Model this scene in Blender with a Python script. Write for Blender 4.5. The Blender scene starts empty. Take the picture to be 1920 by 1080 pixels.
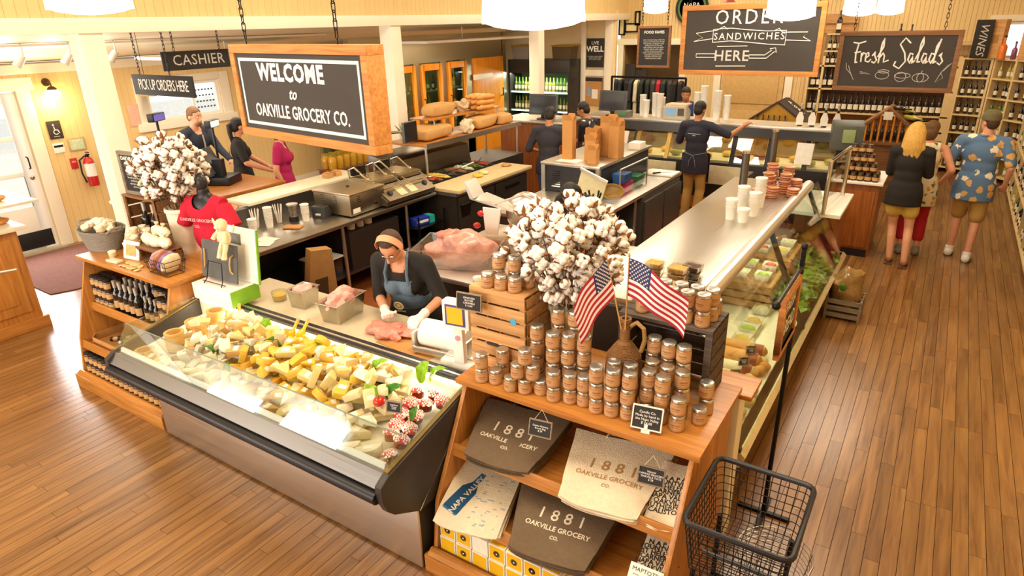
import bpy, bmesh, math, random
from mathutils import Vector, Matrix, Euler, noise
random.seed(7)
SC = bpy.context.scene
COL = SC.collection
PI = math.pi

# ------------------------------------------------------------------ camera
CAM_P = Vector((0, 0, 2.8))
R_ = Vector((0.83919, 0.54335, -0.02315)).normalized()
F_ = Vector((-0.51026, 0.77189, -0.37962)).normalized()
R_ = (R_ - F_ * R_.dot(F_)).normalized()
U_ = R_.cross(F_)
cam = bpy.data.cameras.new('camera'); cam.sensor_width = 36; cam.lens = 36 * 1214 / 1920; cam.clip_end = 80
camo = bpy.data.objects.new('camera', cam); COL.objects.link(camo); SC.camera = camo
camo.matrix_world = Matrix(((R_.x, U_.x, -F_.x, 0), (R_.y, U_.y, -F_.y, 0), (R_.z, U_.z, -F_.z, 2.8), (0, 0, 0, 1)))

def pix(p):
    d = Vector(p) - CAM_P; w = d.dot(F_)
    if w < .1: return None
    return (960 + 1214 * d.dot(R_) / w, 540 - 1214 * d.dot(U_) / w, w)

# ------------------------------------------------------------------ world, light, exposure
SC.view_settings.view_transform = 'Standard'; SC.view_settings.look = 'None'
SC.view_settings.gamma = 1; SC.view_settings.use_curve_mapping = False
SC.view_settings.exposure = 0.0
W = bpy.data.worlds.new('sky'); SC.world = W; W.use_nodes = True
W.node_tree.nodes['Background'].inputs[0].default_value = (.86, .93, 1, 1)
W.node_tree.nodes['Background'].inputs[1].default_value = 2.0

def area(name, loc, rot, sx, sy, power, col):
    l = bpy.data.lights.new(name, 'AREA'); l.shape = 'RECTANGLE'; l.size = sx; l.size_y = sy; l.energy = power; l.color = col
    o = bpy.data.objects.new(name, l); COL.objects.link(o); o.location = loc; o.rotation_euler = rot; return o
# daylight through the shop windows of the front wall, behind the camera
for i, x in enumerate((-9.1, -7.2, -4.6, -2.0)):
    area('front_window_daylight_%d' % i, (x, -2.92, 2.05), (PI/2*.95, 0, 0), 1.25, 1.9, 95, (1, .97, .92))
# even fill for the main hall: area lights added above the view
for i, (x, y) in enumerate(((-4.2, .6), (-4.2, 5), (-4.2, 9), (-1, 2.5), (-1, 7), (-1, 11.5), (-4.4, 12.8))):
    area('hall_fill_light_%d' % i, (x, y, 4.3), (0, 0, 0), 1.5, 1.5, 92, (1, .86, .66))
# panel lamp of the side aisle, and a fill added for the cooler side
area('aisle_lamp_light_a', (-8.6, 5.9, 2.45), (0, 0, 0), .65, 2.1, 34, (1, .88, .70))
area('aisle_fill_light_b', (-7.7, 10.2, 2.5), (0, 0, 0), 1.0, 3.2, 85, (1, .82, .56))
# daylight in the glazed side door
area('side_door_daylight', (-10.0, 3.3, 1.3), (0, -PI/2, 0), 1.8, .8, 60, (.95, .98, 1))

# ------------------------------------------------------------------ materials
MATS = {}
def _nt(name):
    m = bpy.data.materials.new(name); m.use_nodes = True; nt = m.node_tree
    return m, nt, nt.nodes['Principled BSDF']
def lin(c):
    return tuple(((v / 12.92) if v <= .04045 else ((v + .055) / 1.055) ** 2.4) for v in c)
def hx(s): return tuple(int(s[i:i+2], 16) / 255 for i in (0, 2, 4))
def mat(name, col, rough=.5, metal=0., var=.10, scale=14., bump=0., bscale=60., emis=None, es=1., trans=0., ior=1.45, coat=0., stretch=None, rnd=0., sheen=0., alpha=1., sss=0.):
    """plain surface: colour (hex sRGB) with a little noise variation and fine bump"""
    if name in MATS: return MATS[name]
    m, nt, p = _nt(name); L = nt.links.new
    c = lin(hx(col))
    p.inputs['Roughness'].default_value = rough; p.inputs['Metallic'].default_value = metal
    p.inputs['IOR'].default_value = ior; p.inputs['Transmission Weight'].default_value = trans
    p.inputs['Coat Weight'].default_value = coat; p.inputs['Sheen Weight'].default_value = sheen
    p.inputs['Alpha'].default_value = alpha
    if sss: p.inputs['Subsurface Weight'].default_value = sss; p.inputs['Subsurface Radius'].default_value = (.02, .008, .004)
    tc = nt.nodes.new('ShaderNodeTexCoord'); src = tc.outputs['Object']
    if stretch:
        mp = nt.nodes.new('ShaderNodeMapping'); mp.inputs['Scale'].default_value = stretch; L(src, mp.inputs[0]); src = mp.outputs[0]
    if var > 0:
        nz = nt.nodes.new('ShaderNodeTexNoise'); nz.inputs['Scale'].default_value = scale; nz.inputs['Detail'].default_value = 5; L(src, nz.inputs['Vector'])
        mx = nt.nodes.new('ShaderNodeMix'); mx.data_type = 'RGBA'
        mx.inputs['A'].default_value = tuple(max(0, v * (1 - var * 2)) for v in c) + (1,)
        mx.inputs['B'].default_value = tuple(min(1, v * (1 + var * 2)) for v in c) + (1,)
        L(nz.outputs['Fac'], mx.inputs['Factor']); out = mx.outputs['Result']
        if rnd:
            oi = nt.nodes.new('ShaderNodeObjectInfo'); ge = nt.nodes.new('ShaderNodeNewGeometry')
            ad = nt.nodes.new('ShaderNodeMath'); ad.operation = 'ADD'; L(oi.outputs['Random'], ad.inputs[0]); L(ge.outputs['Random Per Island'], ad.inputs[1])
            fr = nt.nodes.new('ShaderNodeMath'); fr.operation = 'FRACT'; L(ad.outputs[0], fr.inputs[0])
            mr = nt.nodes.new('ShaderNodeMapRange'); mr.inputs['To Min'].default_value = 1 - rnd; mr.inputs['To Max'].default_value = 1 + rnd; L(fr.outputs[0], mr.inputs['Value'])
            hs = nt.nodes.new('ShaderNodeHueSaturation'); L(mr.outputs[0], hs.inputs['Value']); L(out, hs.inputs['Color']); out = hs.outputs[0]
        L(out, p.inputs['Base Color'])
    else: p.inputs['Base Color'].default_value = c + (1,)
    if bump > 0:
        n2 = nt.nodes.new('ShaderNodeTexNoise'); n2.inputs['Scale'].default_value = bscale; n2.inputs['Detail'].default_value = 4; L(src, n2.inputs['Vector'])
        b = nt.nodes.new('ShaderNodeBump'); b.inputs['Strength'].default_value = bump; b.inputs['Distance'].default_value = .01; L(n2.outputs['Fac'], b.inputs['Height']); L(b.outputs[0], p.inputs['Normal'])
    if emis: p.inputs['Emission Color'].default_value = lin(hx(emis)) + (1,); p.inputs['Emission Strength'].default_value = es
    MATS[name] = m; return m
def wood(name, dark, light, axis='X', rough=.35, scale=1., rnd=.0, bump=.15, coat=0., world=False, contrast=1.):
    """grained timber; grain runs along axis"""
    if name in MATS: return MATS[name]
    m, nt, p = _nt(name); L = nt.links.new
    p.inputs['Roughness'].default_value = rough; p.inputs['Coat Weight'].default_value = coat; p.inputs['Coat Roughness'].default_value = .2
    ge = nt.nodes.new('ShaderNodeNewGeometry'); oi = nt.nodes.new('ShaderNodeObjectInfo')
    tc = nt.nodes.new('ShaderNodeTexCoord')
    ad = nt.nodes.new('ShaderNodeMath'); ad.operation = 'ADD'; L(oi.outputs['Random'], ad.inputs[0]); L(ge.outputs['Random Per Island'], ad.inputs[1])
    fr = nt.nodes.new('ShaderNodeMath'); fr.operation = 'FRACT'; L(ad.outputs[0], fr.inputs[0])
    va = nt.nodes.new('ShaderNodeVectorMath'); va.operation = 'ADD'
    ml = nt.nodes.new('ShaderNodeMath'); ml.operation = 'MULTIPLY'; ml.inputs[1].default_value = 37.; L(fr.outputs[0], ml.inputs[0])
    L(ge.outputs['Position'] if world else tc.outputs['Object'], va.inputs[0]); L(ml.outputs[0], va.inputs[1])
    s = [26 * scale] * 3; s['XYZ'.index(axis)] = 1.6 * scale
    mp = nt.nodes.new('ShaderNodeMapping'); mp.inputs['Scale'].default_value = s; L(va.outputs[0], mp.inputs[0])
    nz = nt.nodes.new('ShaderNodeTexNoise'); nz.inputs['Scale'].default_value = 1.6; nz.inputs['Detail'].default_value = 7; nz.inputs['Roughness'].default_value = .6; nz.inputs['Distortion'].default_value = .6; L(mp.outputs[0], nz.inputs['Vector'])
    cr = nt.nodes.new('ShaderNodeValToRGB'); cr.color_ramp.elements[0].position = .5 - .22 / contrast; cr.color_ramp.elements[1].position = .5 + .24 / contrast
    cr.color_ramp.elements[0].color = lin(hx(dark)) + (1,); cr.color_ramp.elements[1].color = lin(hx(light)) + (1,); L(nz.outputs['Fac'], cr.inputs[0])
    out = cr.outputs[0]
    if rnd:
        mr = nt.nodes.new('ShaderNodeMapRange'); mr.inputs['To Min'].default_value = 1 - rnd; mr.inputs['To Max'].default_value = 1 + rnd; L(fr.outputs[0], mr.inputs['Value'])
        hs = nt.nodes.new('ShaderNodeHueSaturation'); L(mr.outputs[0], hs.inputs['Value']); L(out, hs.inputs['Color']); out = hs.outputs[0]
    L(out, p.inputs['Base Color'])
    b = nt.nodes.new('ShaderNodeBump'); b.inputs['Strength'].default_value = bump; b.inputs['Distance'].default_value = .004; L(nz.outputs['Fac'], b.inputs['Height']); L(b.outputs[0], p.inputs['Normal'])
    MATS[name] = m; return m
def steel(name, col='C9C5BB', rough=.3, axis='X'):
    """brushed stainless steel"""
    if name in MATS: return MATS[name]
    m, nt, p = _nt(name); L = nt.links.new
    p.inputs['Base Color'].default_value = lin(hx(col)) + (1,); p.inputs['Metallic'].default_value = 1
    tc = nt.nodes.new('ShaderNodeTexCoord'); s = [160.] * 3; s['XYZ'.index(axis)] = 1.5
    mp = nt.nodes.new('ShaderNodeMapping'); mp.inputs['Scale'].default_value = s; L(tc.outputs['Object'], mp.inputs[0])
    nz = nt.nodes.new('ShaderNodeTexNoise'); nz.inputs['Scale'].default_value = 1.; nz.inputs['Detail'].default_value = 3; L(mp.outputs[0], nz.inputs['Vector'])
    mr = nt.nodes.new('ShaderNodeMapRange'); mr.inputs['To Min'].default_value = rough * .75; mr.inputs['To Max'].default_value = rough * 1.35; L(nz.outputs['Fac'], mr.inputs['Value']); L(mr.outputs[0], p.inputs['Roughness'])
    MATS[name] = m; return m
def glass(name, tint='FFFFFF', rough=0., mixf=.08):
    """thin sheet glass: mostly clear, with a mirror share that grows at grazing angles"""
    if name in MATS: return MATS[name]
    m, nt, p = _nt(name); L = nt.links.new; nt.nodes.remove(p)
    tr = nt.nodes.new('ShaderNodeBsdfTransparent'); tr.inputs[0].default_value = lin(hx(tint)) + (1,)
    gl = nt.nodes.new('ShaderNodeBsdfGlossy'); gl.inputs['Roughness'].default_value = rough + .02
    fr = nt.nodes.new('ShaderNodeFresnel'); gb = nt.nodes.new('ShaderNodeNewGeometry'); mi = nt.nodes.new('ShaderNodeMapRange'); mi.inputs['To Min'].default_value = 1.45; mi.inputs['To Max'].default_value = 1 / 1.45; L(gb.outputs['Backfacing'], mi.inputs['Value']); L(mi.outputs[0], fr.inputs[0])
    ad = nt.nodes.new('ShaderNodeMath'); ad.operation = 'ADD'; ad.inputs[1].default_value = mixf; ad.use_clamp = True; L(fr.outputs[0], ad.inputs[0])
    mx = nt.nodes.new('ShaderNodeMixShader'); L(ad.outputs[0], mx.inputs[0]); L(tr.outputs[0], mx.inputs[1]); L(gl.outputs[0], mx.inputs[2])
    L(mx.outputs[0], nt.nodes['Material Output'].inputs[0])
    MATS[name] = m; return m

# ------------------------------------------------------------------ mesh builder
class B:
    def __init__(s): s.v = []; s.f = []
    def add(s, vs, fs, M=None):
        n = len(s.v)
        s.v += [tuple(M @ Vector(q)) for q in vs] if M is not None else [tuple(q) for q in vs]
        s.f += [tuple(i + n for i in f) for f in fs]; return s
    def box(s, x0, x1, y0, y1, z0, z1, M=None):
        return s.add([(x0,y0,z0),(x1,y0,z0),(x1,y1,z0),(x0,y1,z0),(x0,y0,z1),(x1,y0,z1),(x1,y1,z1),(x0,y1,z1)],
                     [(3,2,1,0),(4,5,6,7),(0,1,5,4),(1,2,6,5),(2,3,7,6),(3,0,4,7)], M)
    def bc(s, c, d, rz=0, M=None):
        T = Matrix.Translation(c) @ Matrix.Rotation(rz, 4, 'Z')
        if M is not None: T = M @ T
        return s.box(-d[0]/2, d[0]/2, -d[1]/2, d[1]/2, -d[2]/2, d[2]/2, T)
    def prism(s, poly, axis, a, b, M=None):
        """polygon in the plane normal to axis (X: (y,z), Y: (x,z), Z: (x,y)), pulled from a to b"""
        def P(q, t): return {'X': (t, q[0], q[1]), 'Y': (q[0], t, q[1]), 'Z': (q[0], q[1], t)}[axis]
        n = len(poly); vs = [P(q, a) for q in poly] + [P(q, b) for q in poly]
        fs = [tuple(range(n))[::-1], tuple(range(n, 2*n))] + [(i, (i+1) % n, n+(i+1) % n, n+i) for i in range(n)]
        return s.add(vs, fs, M)
    def lathe(s, prof, seg=20, c=(0,0,0), M=None, a0=0, a1=2*PI, sy=1.):
        full = abs(a1 - a0 - 2*PI) < 1e-6; n = seg if full else seg + 1
        vs = []; fs = []
        for r, z in prof:
            for k in range(n):
                a = a0 + (a1 - a0) * k / seg; vs.append((c[0] + r*math.cos(a), c[1] + r*math.sin(a)*sy, c[2] + z))
        for i in range(len(prof) - 1):
            for k in range(seg):
                k2 = (k + 1) % n; fs.append((i*n+k, i*n+k2, (i+1)*n+k2, (i+1)*n+k))
        if full:
            if prof[0][0] > 1e-5: fs.append(tuple(range(n))[::-1])
            if prof[-1][0] > 1e-5: fs.append(tuple((len(prof)-1)*n + k for k in range(n)))
        return s.add(vs, fs, M)
    def cyl(s, p0, p1, r0, r1=None, seg=12):
        p0, p1 = Vector(p0), Vector(p1); r1 = r0 if r1 is None else r1
        d = p1 - p0; q = d.to_track_quat('Z', 'Y').to_matrix().to_4x4()
        return s.lathe([(r0, 0), (r1, d.length)], seg, M=Matrix.Translation(p0) @ q)
    def tube(s, pts, r, seg=8, closed=False):
        pts = [Vector(p) for p in pts]; n = len(pts); vs = []; fs = []
        rr = r if isinstance(r, (list, tuple)) else [r] * n
        up = None
        for i, p in enumerate(pts):
            a = pts[(i-1) % n] if (closed or i > 0) else p; b = pts[(i+1) % n] if (closed or i < n-1) else p
            t = (b - a).normalized()
            if up is None: up = t.orthogonal().normalized()
            up = (up - t * up.dot(t)); up = up.normalized() if up.length > 1e-6 else t.orthogonal().normalized()
            w = t.cross(up)
            for k in range(seg):
                an = 2*PI*k/seg; vs.append(p + (up*math.cos(an) + w*math.sin(an)) * rr[i])
        m = n if closed else n - 1
        for i in range(m):
            for k in range(seg):
                j = (i+1) % n; fs.append((i*seg+k, i*seg+(k+1) % seg, j*seg+(k+1) % seg, j*seg+k))
        if not closed: fs += [tuple(range(seg))[::-1], tuple((n-1)*seg + k for k in range(seg))]
        return s.add(vs, fs)
    def ell(s, c, r, seg=16, rings=10, M=None, z0=-1., z1=1.):
        r = (r, r, r) if not isinstance(r, (tuple, list)) else r
        vs = []; fs = []; a0 = math.asin(z0); a1 = math.asin(z1)
        for i in range(rings + 1):
            ph = a0 + (a1 - a0) * i / rings
            for k in range(seg):
                th = 2*PI*k/seg; vs.append((c[0] + r[0]*math.cos(ph)*math.cos(th), c[1] + r[1]*math.cos(ph)*math.sin(th), c[2] + r[2]*math.sin(ph)))
        for i in range(rings):
            for k in range(seg): fs.append((i*seg+k, i*seg+(k+1) % seg, (i+1)*seg+(k+1) % seg, (i+1)*seg+k))
        fs += [tuple(range(seg))[::-1], tuple(rings*seg + k for k in range(seg))]
        return s.add(vs, fs, M)
    def sheet(s, fn, nu, nv, th=0., closed_u=False):
        """surface fn(u,v), u,v in 0..1; th gives it thickness"""
        vs = []; fs = []; mu = nu if closed_u else nu + 1
        for j in range(nv + 1):
            for i in range(mu): vs.append(Vector(fn(i/nu, j/nv)))
        for j in range(nv):
            for i in range(nu):
                i2 = (i+1) % mu; fs.append((j*mu+i, j*mu+i2, (j+1)*mu+i2, (j+1)*mu+i))
        if th:
            nn = [Vector((0,0,0)) for _ in vs]
            for f in fs:
                nr = (vs[f[2]] - vs[f[0]]).cross(vs[f[3]] - vs[f[1]])
                for i in f: nn[i] += nr
            n = len(vs); vs2 = [v - q.normalized() * th if q.length > 0 else v.copy() for v, q in zip(vs, nn)]
            cnt = {}
            for f in fs:
                for a, b in zip(f, f[1:] + f[:1]): cnt[(a, b)] = 1
            bd = [(a, b) for (a, b) in cnt if (b, a) not in cnt]
            fs = fs + [tuple(i + n for i in f[::-1]) for f in fs] + [(b, a, a+n, b+n) for a, b in bd]; vs = vs + vs2
        return s.add(vs, fs)
    def link(s, c, r, w, L, ang, M=None):
        """one chain link: a rounded loop standing upright"""
        pts = []
        for k in range(12):
            a = 2*PI*k/12; x = math.cos(a)*w; z = math.sin(a)*w + (L/2-w if math.sin(a) >= 0 else -(L/2-w))
            pts.append(Vector((c[0] + x*math.cos(ang), c[1] + x*math.sin(ang), c[2] + z)))
        return s.tube(pts, r, 6, True)
    def mesh(s, name, m=None, bev=0., smooth=35, seg=2):
        me = bpy.data.meshes.new(name); me.from_pydata(s.v, [], s.f)
        bm = bmesh.new(); bm.from_mesh(me)
        bmesh.ops.remove_doubles(bm, verts=bm.verts, dist=1e-5)
        bmesh.ops.recalc_face_normals(bm, faces=bm.faces)
        if bev: bmesh.ops.bevel(bm, geom=[e for e in bm.edges if e.is_manifold and e.calc_face_angle(0) > .5], offset=bev, segments=seg, affect='EDGES', profile=.6, clamp_overlap=True)
        bm.to_mesh(me); bm.free()
        if smooth:
            me.shade_smooth(); me.set_sharp_from_angle(angle=math.radians(smooth))
        if m: me.materials.append(m)
        return me

WLOC = {}
def obj(name, b, m=None, parent=None, bev=0., smooth=35, label=None, loc=None, rot=None, kind=None, seg=2):
    """ONE mesh object from a builder or a ready mesh; children of world-built things keep world coordinates"""
    me = b.mesh(name, m, bev, smooth, seg) if isinstance(b, B) else b
    o = bpy.data.objects.new(name, me); COL.objects.link(o)
    if m and not isinstance(b, B) and not me.materials: me.materials.append(m)
    if parent is not None:
        o.parent = parent
        if parent.name in WLOC: o.location = -WLOC[parent.name]
    if loc is not None: o.location = loc
    if rot is not None: o.rotation_euler = rot
    if label: o['label'] = label
    if kind: o['kind'] = kind
    return o
def tag(o, label, cat, group=None, kind=None):
    o['label'] = label; o['category'] = cat
    if group: o['group'] = group
    if kind: o['kind'] = kind
    return o
def thing(name, label, cat, loc=(0,0,0), rz=0, group=None, world=False):
    """an Empty at the thing's base that parents its parts; world=True: parts are built in world coordinates"""
    o = bpy.data.objects.new(name, None); COL.objects.link(o); o.empty_display_size = .1
    o.location = loc; o.rotation_euler = (0, 0, rz)
    if world: WLOC[o.name] = Vector(loc)
    return tag(o, label, cat, group)
def struct(name, b, m, parent=None, label=None, **k):
    o = obj(name, b, m, parent, **k); o['kind'] = 'structure'
    if label: o['label'] = label
    return o
def dup(root, loc, rz=0, label=None, group=None, rot=None, scale=None):
    """a copy of a thing with copies of its parts and sub-parts; mesh data shared"""
    r = root.copy(); COL.objects.link(r); r.location = loc; r.rotation_euler = rot if rot is not None else (0, 0, rz)
    if scale: r.scale = scale
    if label: r['label'] = label
    if group: r['group'] = group
    for ch in list(root.children):
        c = ch.copy(); COL.objects.link(c); c.parent = r
        for g in ch.children:
            d = g.copy(); COL.objects.link(d); d.parent = c
    return r
TXT = {}
def text_mesh(body, size, ext=.0015, off=0., sx=1., shear=0., sp=1., lsp=1., align='CENTER'):
    k = (body, size, ext, off, sx, shear, sp, lsp, align)
    if k in TXT: return TXT[k]
    cu = bpy.data.curves.new('lettering', 'FONT'); cu.body = body; cu.size = size; cu.extrude = ext; cu.offset = off; cu.shear = shear
    cu.space_character = sp; cu.space_line = lsp; cu.align_x = align; cu.align_y = 'CENTER'; cu.resolution_u = 2
    o = bpy.data.objects.new('lettering', cu); me = bpy.data.meshes.new_from_object(o)
    if sx != 1.:
        for v in me.vertices: v.co.x *= sx
    bpy.data.objects.remove(o); bpy.data.curves.remove(cu); TXT[k] = me; return me
def text(body, size, m, parent, loc, rot, name='lettering', **k):
    """flat lettering that lies on its sign"""
    me = text_mesh(body, size, **k).copy(); me.materials.clear(); me.materials.append(m)
    o = bpy.data.objects.new(name, me); COL.objects.link(o); o.parent = parent
    o.location = Vector(loc) - (WLOC.get(parent.name, Vector((0,0,0))) if parent else Vector((0,0,0))); o.rotation_euler = rot; return o
FACE = (PI/2, 0, 0)        # upright lettering that faces -Y
def jit(a): return random.uniform(-a, a)

ONES = ['first', 'second', 'third', 'fourth', 'fifth', 'sixth', 'seventh', 'eighth', 'ninth', 'tenth', 'eleventh', 'twelfth', 'thirteenth', 'fourteenth', 'fifteenth', 'sixteenth', 'seventeenth', 'eighteenth', 'nineteenth']
def ordw(k):
    n = k + 1
    if n < 20: return ONES[n - 1]
    return {2: 'twentieth', 3: 'thirtieth', 4: 'fortieth', 5: 'fiftieth'}[n // 10] if n % 10 == 0 else {2: 'twenty-', 3: 'thirty-', 4: 'forty-', 5: 'fifty-'}[n // 10] + ONES[n % 10 - 1]
# remeshing of overlapping volumes into one continuous skin (bodies, cloth), in a scratch scene
def fuse(b, vox=.012, smooth=6, m=None, fac=.5, name='body'):
    S = bpy.data.scenes.new('scratch'); me = bpy.data.meshes.new(name); me.from_pydata(b.v, [], b.f)
    o = bpy.data.objects.new(name, me); S.collection.objects.link(o)
    r = o.modifiers.new('r', 'REMESH'); r.mode = 'VOXEL'; r.voxel_size = vox
    s = o.modifiers.new('s', 'SMOOTH'); s.iterations = smooth; s.factor = fac
    vl = S.view_layers[0]; vl.update()
    out = bpy.data.meshes.new_from_object(o.evaluated_get(vl.depsgraph)); out.name = name
    bpy.data.objects.remove(o); bpy.data.scenes.remove(S); bpy.data.meshes.remove(me)
    out.shade_smooth(); out.materials.clear()
    if m: out.materials.append(m)
    return out
# ================================================================== the setting
cream = mat('cream_paint', 'EFD9A6', .55, var=.04, scale=3)
wallm = mat('yellow_board_paint', 'E6C88C', .5, var=.05, scale=2, rnd=.03)
trimm = mat('white_trim_paint', 'F6ECD6', .4, var=.03, scale=4)
white = mat('white_paint', 'F4F0E6', .45, var=.03, scale=4)
ceilm = mat('ceiling_paint', 'F3E7CC', .6, var=.03, scale=2)
black = mat('black_plastic', '17161A', .4, var=.15)
blackm = mat('black_metal', '1B1A1A', .35, .6, var=.1)
chrome = mat('chrome', 'D8D6D0', .12, 1., var=0)
stl = steel('brushed_steel', 'DCD8D0', .36); stly = steel('brushed_steel_lengthwise', axis='Y'); stlw = steel('warm_steel_panel', 'B8AF98', .34, 'Z')
dsteel = steel('dark_steel', '6A6560', .4, 'Z')
clear = glass('clear_glass')
oak = wood('honey_oak', '9C5E22', 'CE8E42', 'X', .32, .8)
oakz = wood('honey_oak_upright', '9C5E22', 'CE8E42', 'Z', .32, .8)
oaky = wood('honey_oak_lengthwise', '9C5E22', 'CB8A40', 'Y', .32, .8)
cherry = wood('cherry_cabinet', '7A4016', 'A8642A', 'Z', .35, .8)
greyw = wood('weathered_wood', '6E6253', '9C8D77', 'X', .7, 1.1, bump=.3)
rustic = wood('rustic_frame_wood', 'A8672C', 'DD9A4E', 'X', .6, 1., bump=.3)
brownf = wood('walnut_frame_wood', '6B4526', '97683C', 'X', .55, 1., bump=.2)
chalkb = mat('chalkboard', '413C38', .75, var=.10, scale=5)
chalkd = mat('dark_chalkboard', '2E2A28', .75, var=.10, scale=5)
chalk = mat('chalk', 'F7F5EE', .9, var=.03)
chalkg = mat('soft_chalk', 'CFCBC2', .9, var=.05)
paper = mat('paper', 'F2EDE2', .7, var=.03)
kraft = mat('kraft_paper', 'C08A4C', .75, var=.06, scale=20)
rubber = mat('rubber', '2A2826', .6)

def beadboard(name, col, axis, pitch=.075):
    m, nt, p = _nt(name); L = nt.links.new; p.inputs['Base Color'].default_value = lin(hx(col)) + (1,); p.inputs['Roughness'].default_value = .5
    g = nt.nodes.new('ShaderNodeNewGeometry'); s = nt.nodes.new('ShaderNodeSeparateXYZ'); L(g.outputs['Position'], s.inputs[0])
    d = nt.nodes.new('ShaderNodeMath'); d.operation = 'DIVIDE'; d.inputs[1].default_value = pitch; L(s.outputs[axis], d.inputs[0])
    f = nt.nodes.new('ShaderNodeMath'); f.operation = 'FRACT'; L(d.outputs[0], f.inputs[0])
    pp = nt.nodes.new('ShaderNodeMath'); pp.operation = 'PINGPONG'; pp.inputs[1].default_value = .5; L(f.outputs[0], pp.inputs[0])
    mr = nt.nodes.new('ShaderNodeMapRange'); mr.inputs['From Max'].default_value = .08; L(pp.outputs[0], mr.inputs['Value'])
    b = nt.nodes.new('ShaderNodeBump'); b.inputs['Strength'].default_value = .8; b.inputs['Distance'].default_value = .01; L(mr.outputs[0], b.inputs['Height']); L(b.outputs[0], p.inputs['Normal'])
    MATS[name] = m; return m
bead_x = beadboard('far_beadboard', 'E6C88C', 'X'); bead_y = beadboard('side_beadboard', 'E6C88C', 'Y')

# --- floor: dark sub-floor, plank by plank on top of it
floor = struct('floor', B().box(-10.3, 1.5, -3, 15.1, -.12, -.012), mat('floor_joints', '3A2412', .6, var=.2, scale=6), label='wooden plank floor')
plank_m = wood('floor_plank_wood', '6A4420', 'A07440', 'Y', .3, .55, rnd=.16, bump=.12, world=True, coat=.25, contrast=1.1)
PW = .082
def floor_seen(x, y):
    if y < 2.9 and x < -1.0: return True
    if x < -5.0 and y < 5.4 or x < -6.3 or y > 10.2: return True
    return x > -.95 or (y < 2.6 and x > -2.0)
planks = []
i = 0; x = -10.25
rp = random.Random(3)
while x < 1.45:
    y = -3 + rp.uniform(-1, 0)
    while y < 15:
        L_ = rp.uniform(.55, 1.5); c = (x + PW/2, y + L_/2)
        if floor_seen(*c):
            q = pix((c[0], c[1], 0)); s_ = 0
            if q and -60 < q[0] < 1980 and -40 < q[1] < 1130: s_ = L_ / q[2] ** 2 * (1.2 if q[1] > 500 else 1)
            planks.append((s_, x, y, L_))
        y += L_
    x += PW
planks.sort(reverse=True)
pm = B().box(0, 1, 0, 1, -.012, 0).mesh('plank', plank_m, 0, 0)
for s_, x, y, L_ in planks[:300]:
    o = obj('plank', pm, None, floor); o.location = (x + .0015, y + .001, 0); o.scale = (PW - .003, L_ - .002, 1)
rest = B()
for s_, x, y, L_ in planks[300:]: rest.box(x + .0015, x + PW - .0015, y + .001, y + L_ - .001, -.012, 0)
obj('far_plank', rest, plank_m, floor, smooth=0, kind='stuff')
struct('floor_kitchen', B().box(-6.4, -.96, 3.0, 9.75, -.012, .002), mat('red_brown_kitchen_floor', '8A4A1E', .55, var=.12, scale=9, bump=.2), label='reddish brown kitchen floor behind the counters')

# --- left wall with its boards, door and window
LW = -10.22
holes = [(2.96, 3.84, 0, 2.12), (5.52, 6.78, 1.5, 2.05)]
def spans(y0, y1, zt):
    """clear height ranges of a board between y0 and y1"""
    r = [(.0, zt)]
    for a, b, c, d in holes:
        if y1 > a and y0 < b:
            r2 = []
            for lo, hi in r:
                if lo < c: r2.append((lo, min(c, hi)))
                if hi > d: r2.append((max(d, lo), hi))
            r = [q for q in r2 if q[1] - q[0] > .01]
    return r
wl = B()
for a, b, z0, z1 in ((1.4, 2.96, 0, 2.45), (2.96, 3.84, 2.12, 2.45), (3.84, 5.52, 0, 2.45), (5.52, 6.78, 0, 1.5), (5.52, 6.78, 2.05, 2.45), (6.78, 15.1, 0, 2.45)):
    wl.box(LW - .12, LW, a, b, z0, z1)
wl.box(LW - .12, LW, -3, 1.4, 0, 2.45)
wall_left = struct('wall_left', wl, wallm, label='yellow board wall with a glazed door')
bd = B().prism([(0, .0), (.003, .005), (.0865, .005), (.0895, 0)], 'Z', 0, 1)
bdm = bd.mesh('board', wallm, 0, 30)
y = 2.3
while y < 9.2:
    for lo, hi in spans(y, y + .09, 2.35):
        o = obj('board', bdm, None, wall_left); o.location = (LW, y + .09, lo); o.rotation_euler = (0, 0, -PI/2); o.scale = (1, 1, hi - lo)
    y += .09
struct('trim_1', B().prism([(LW, 2.32), (LW + .03, 2.32), (LW + .09, 2.44), (LW, 2.46)], 'Y', -3, 15), trimm, label='cream crown moulding along the board wall')
struct('baseboard_left', B().box(LW, LW + .022, 4.06, 9, 0, .16), trimm)
# glazed door
door = struct('door_1', B().box(LW - .06, LW - .015, 2.98, 3.82, .02, 2.1), white, label='white glazed shop door with black kick plate')
door.data = B().box(LW-.06, LW-.015, 2.98, 3.10, .02, 2.1).box(LW-.06, LW-.015, 3.66, 3.82, .02, 2.1).box(LW-.06, LW-.015, 3.10, 3.66, 1.98, 2.1).box(LW-.06, LW-.015, 3.10, 3.66, .02, .62).box(LW-.06, LW-.015, 3.10, 3.66, 1.03, 1.09).box(LW-.06, LW-.015, 3.10, 3.66, 1.5, 1.56).mesh('door_1', white, .004)
for z0, z1 in ((.62, 1.03), (1.09, 1.5), (1.56, 1.98)): obj('pane', B().box(LW - .042, LW - .036, 3.1, 3.66, z0, z1), clear, door)
obj('kick_plate', B().box(LW - .015, LW - .009, 3.02, 3.78, .05, .28), black, door, bev=.002)
obj('door_handle', B().tube([(LW - .015, 3.74, 1.28), (LW + .03, 3.74, 1.27), (LW + .035, 3.74, 1.2), (LW + .03, 3.74, 1.13), (LW - .015, 3.74, 1.12)], .009), blackm, door)
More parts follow.
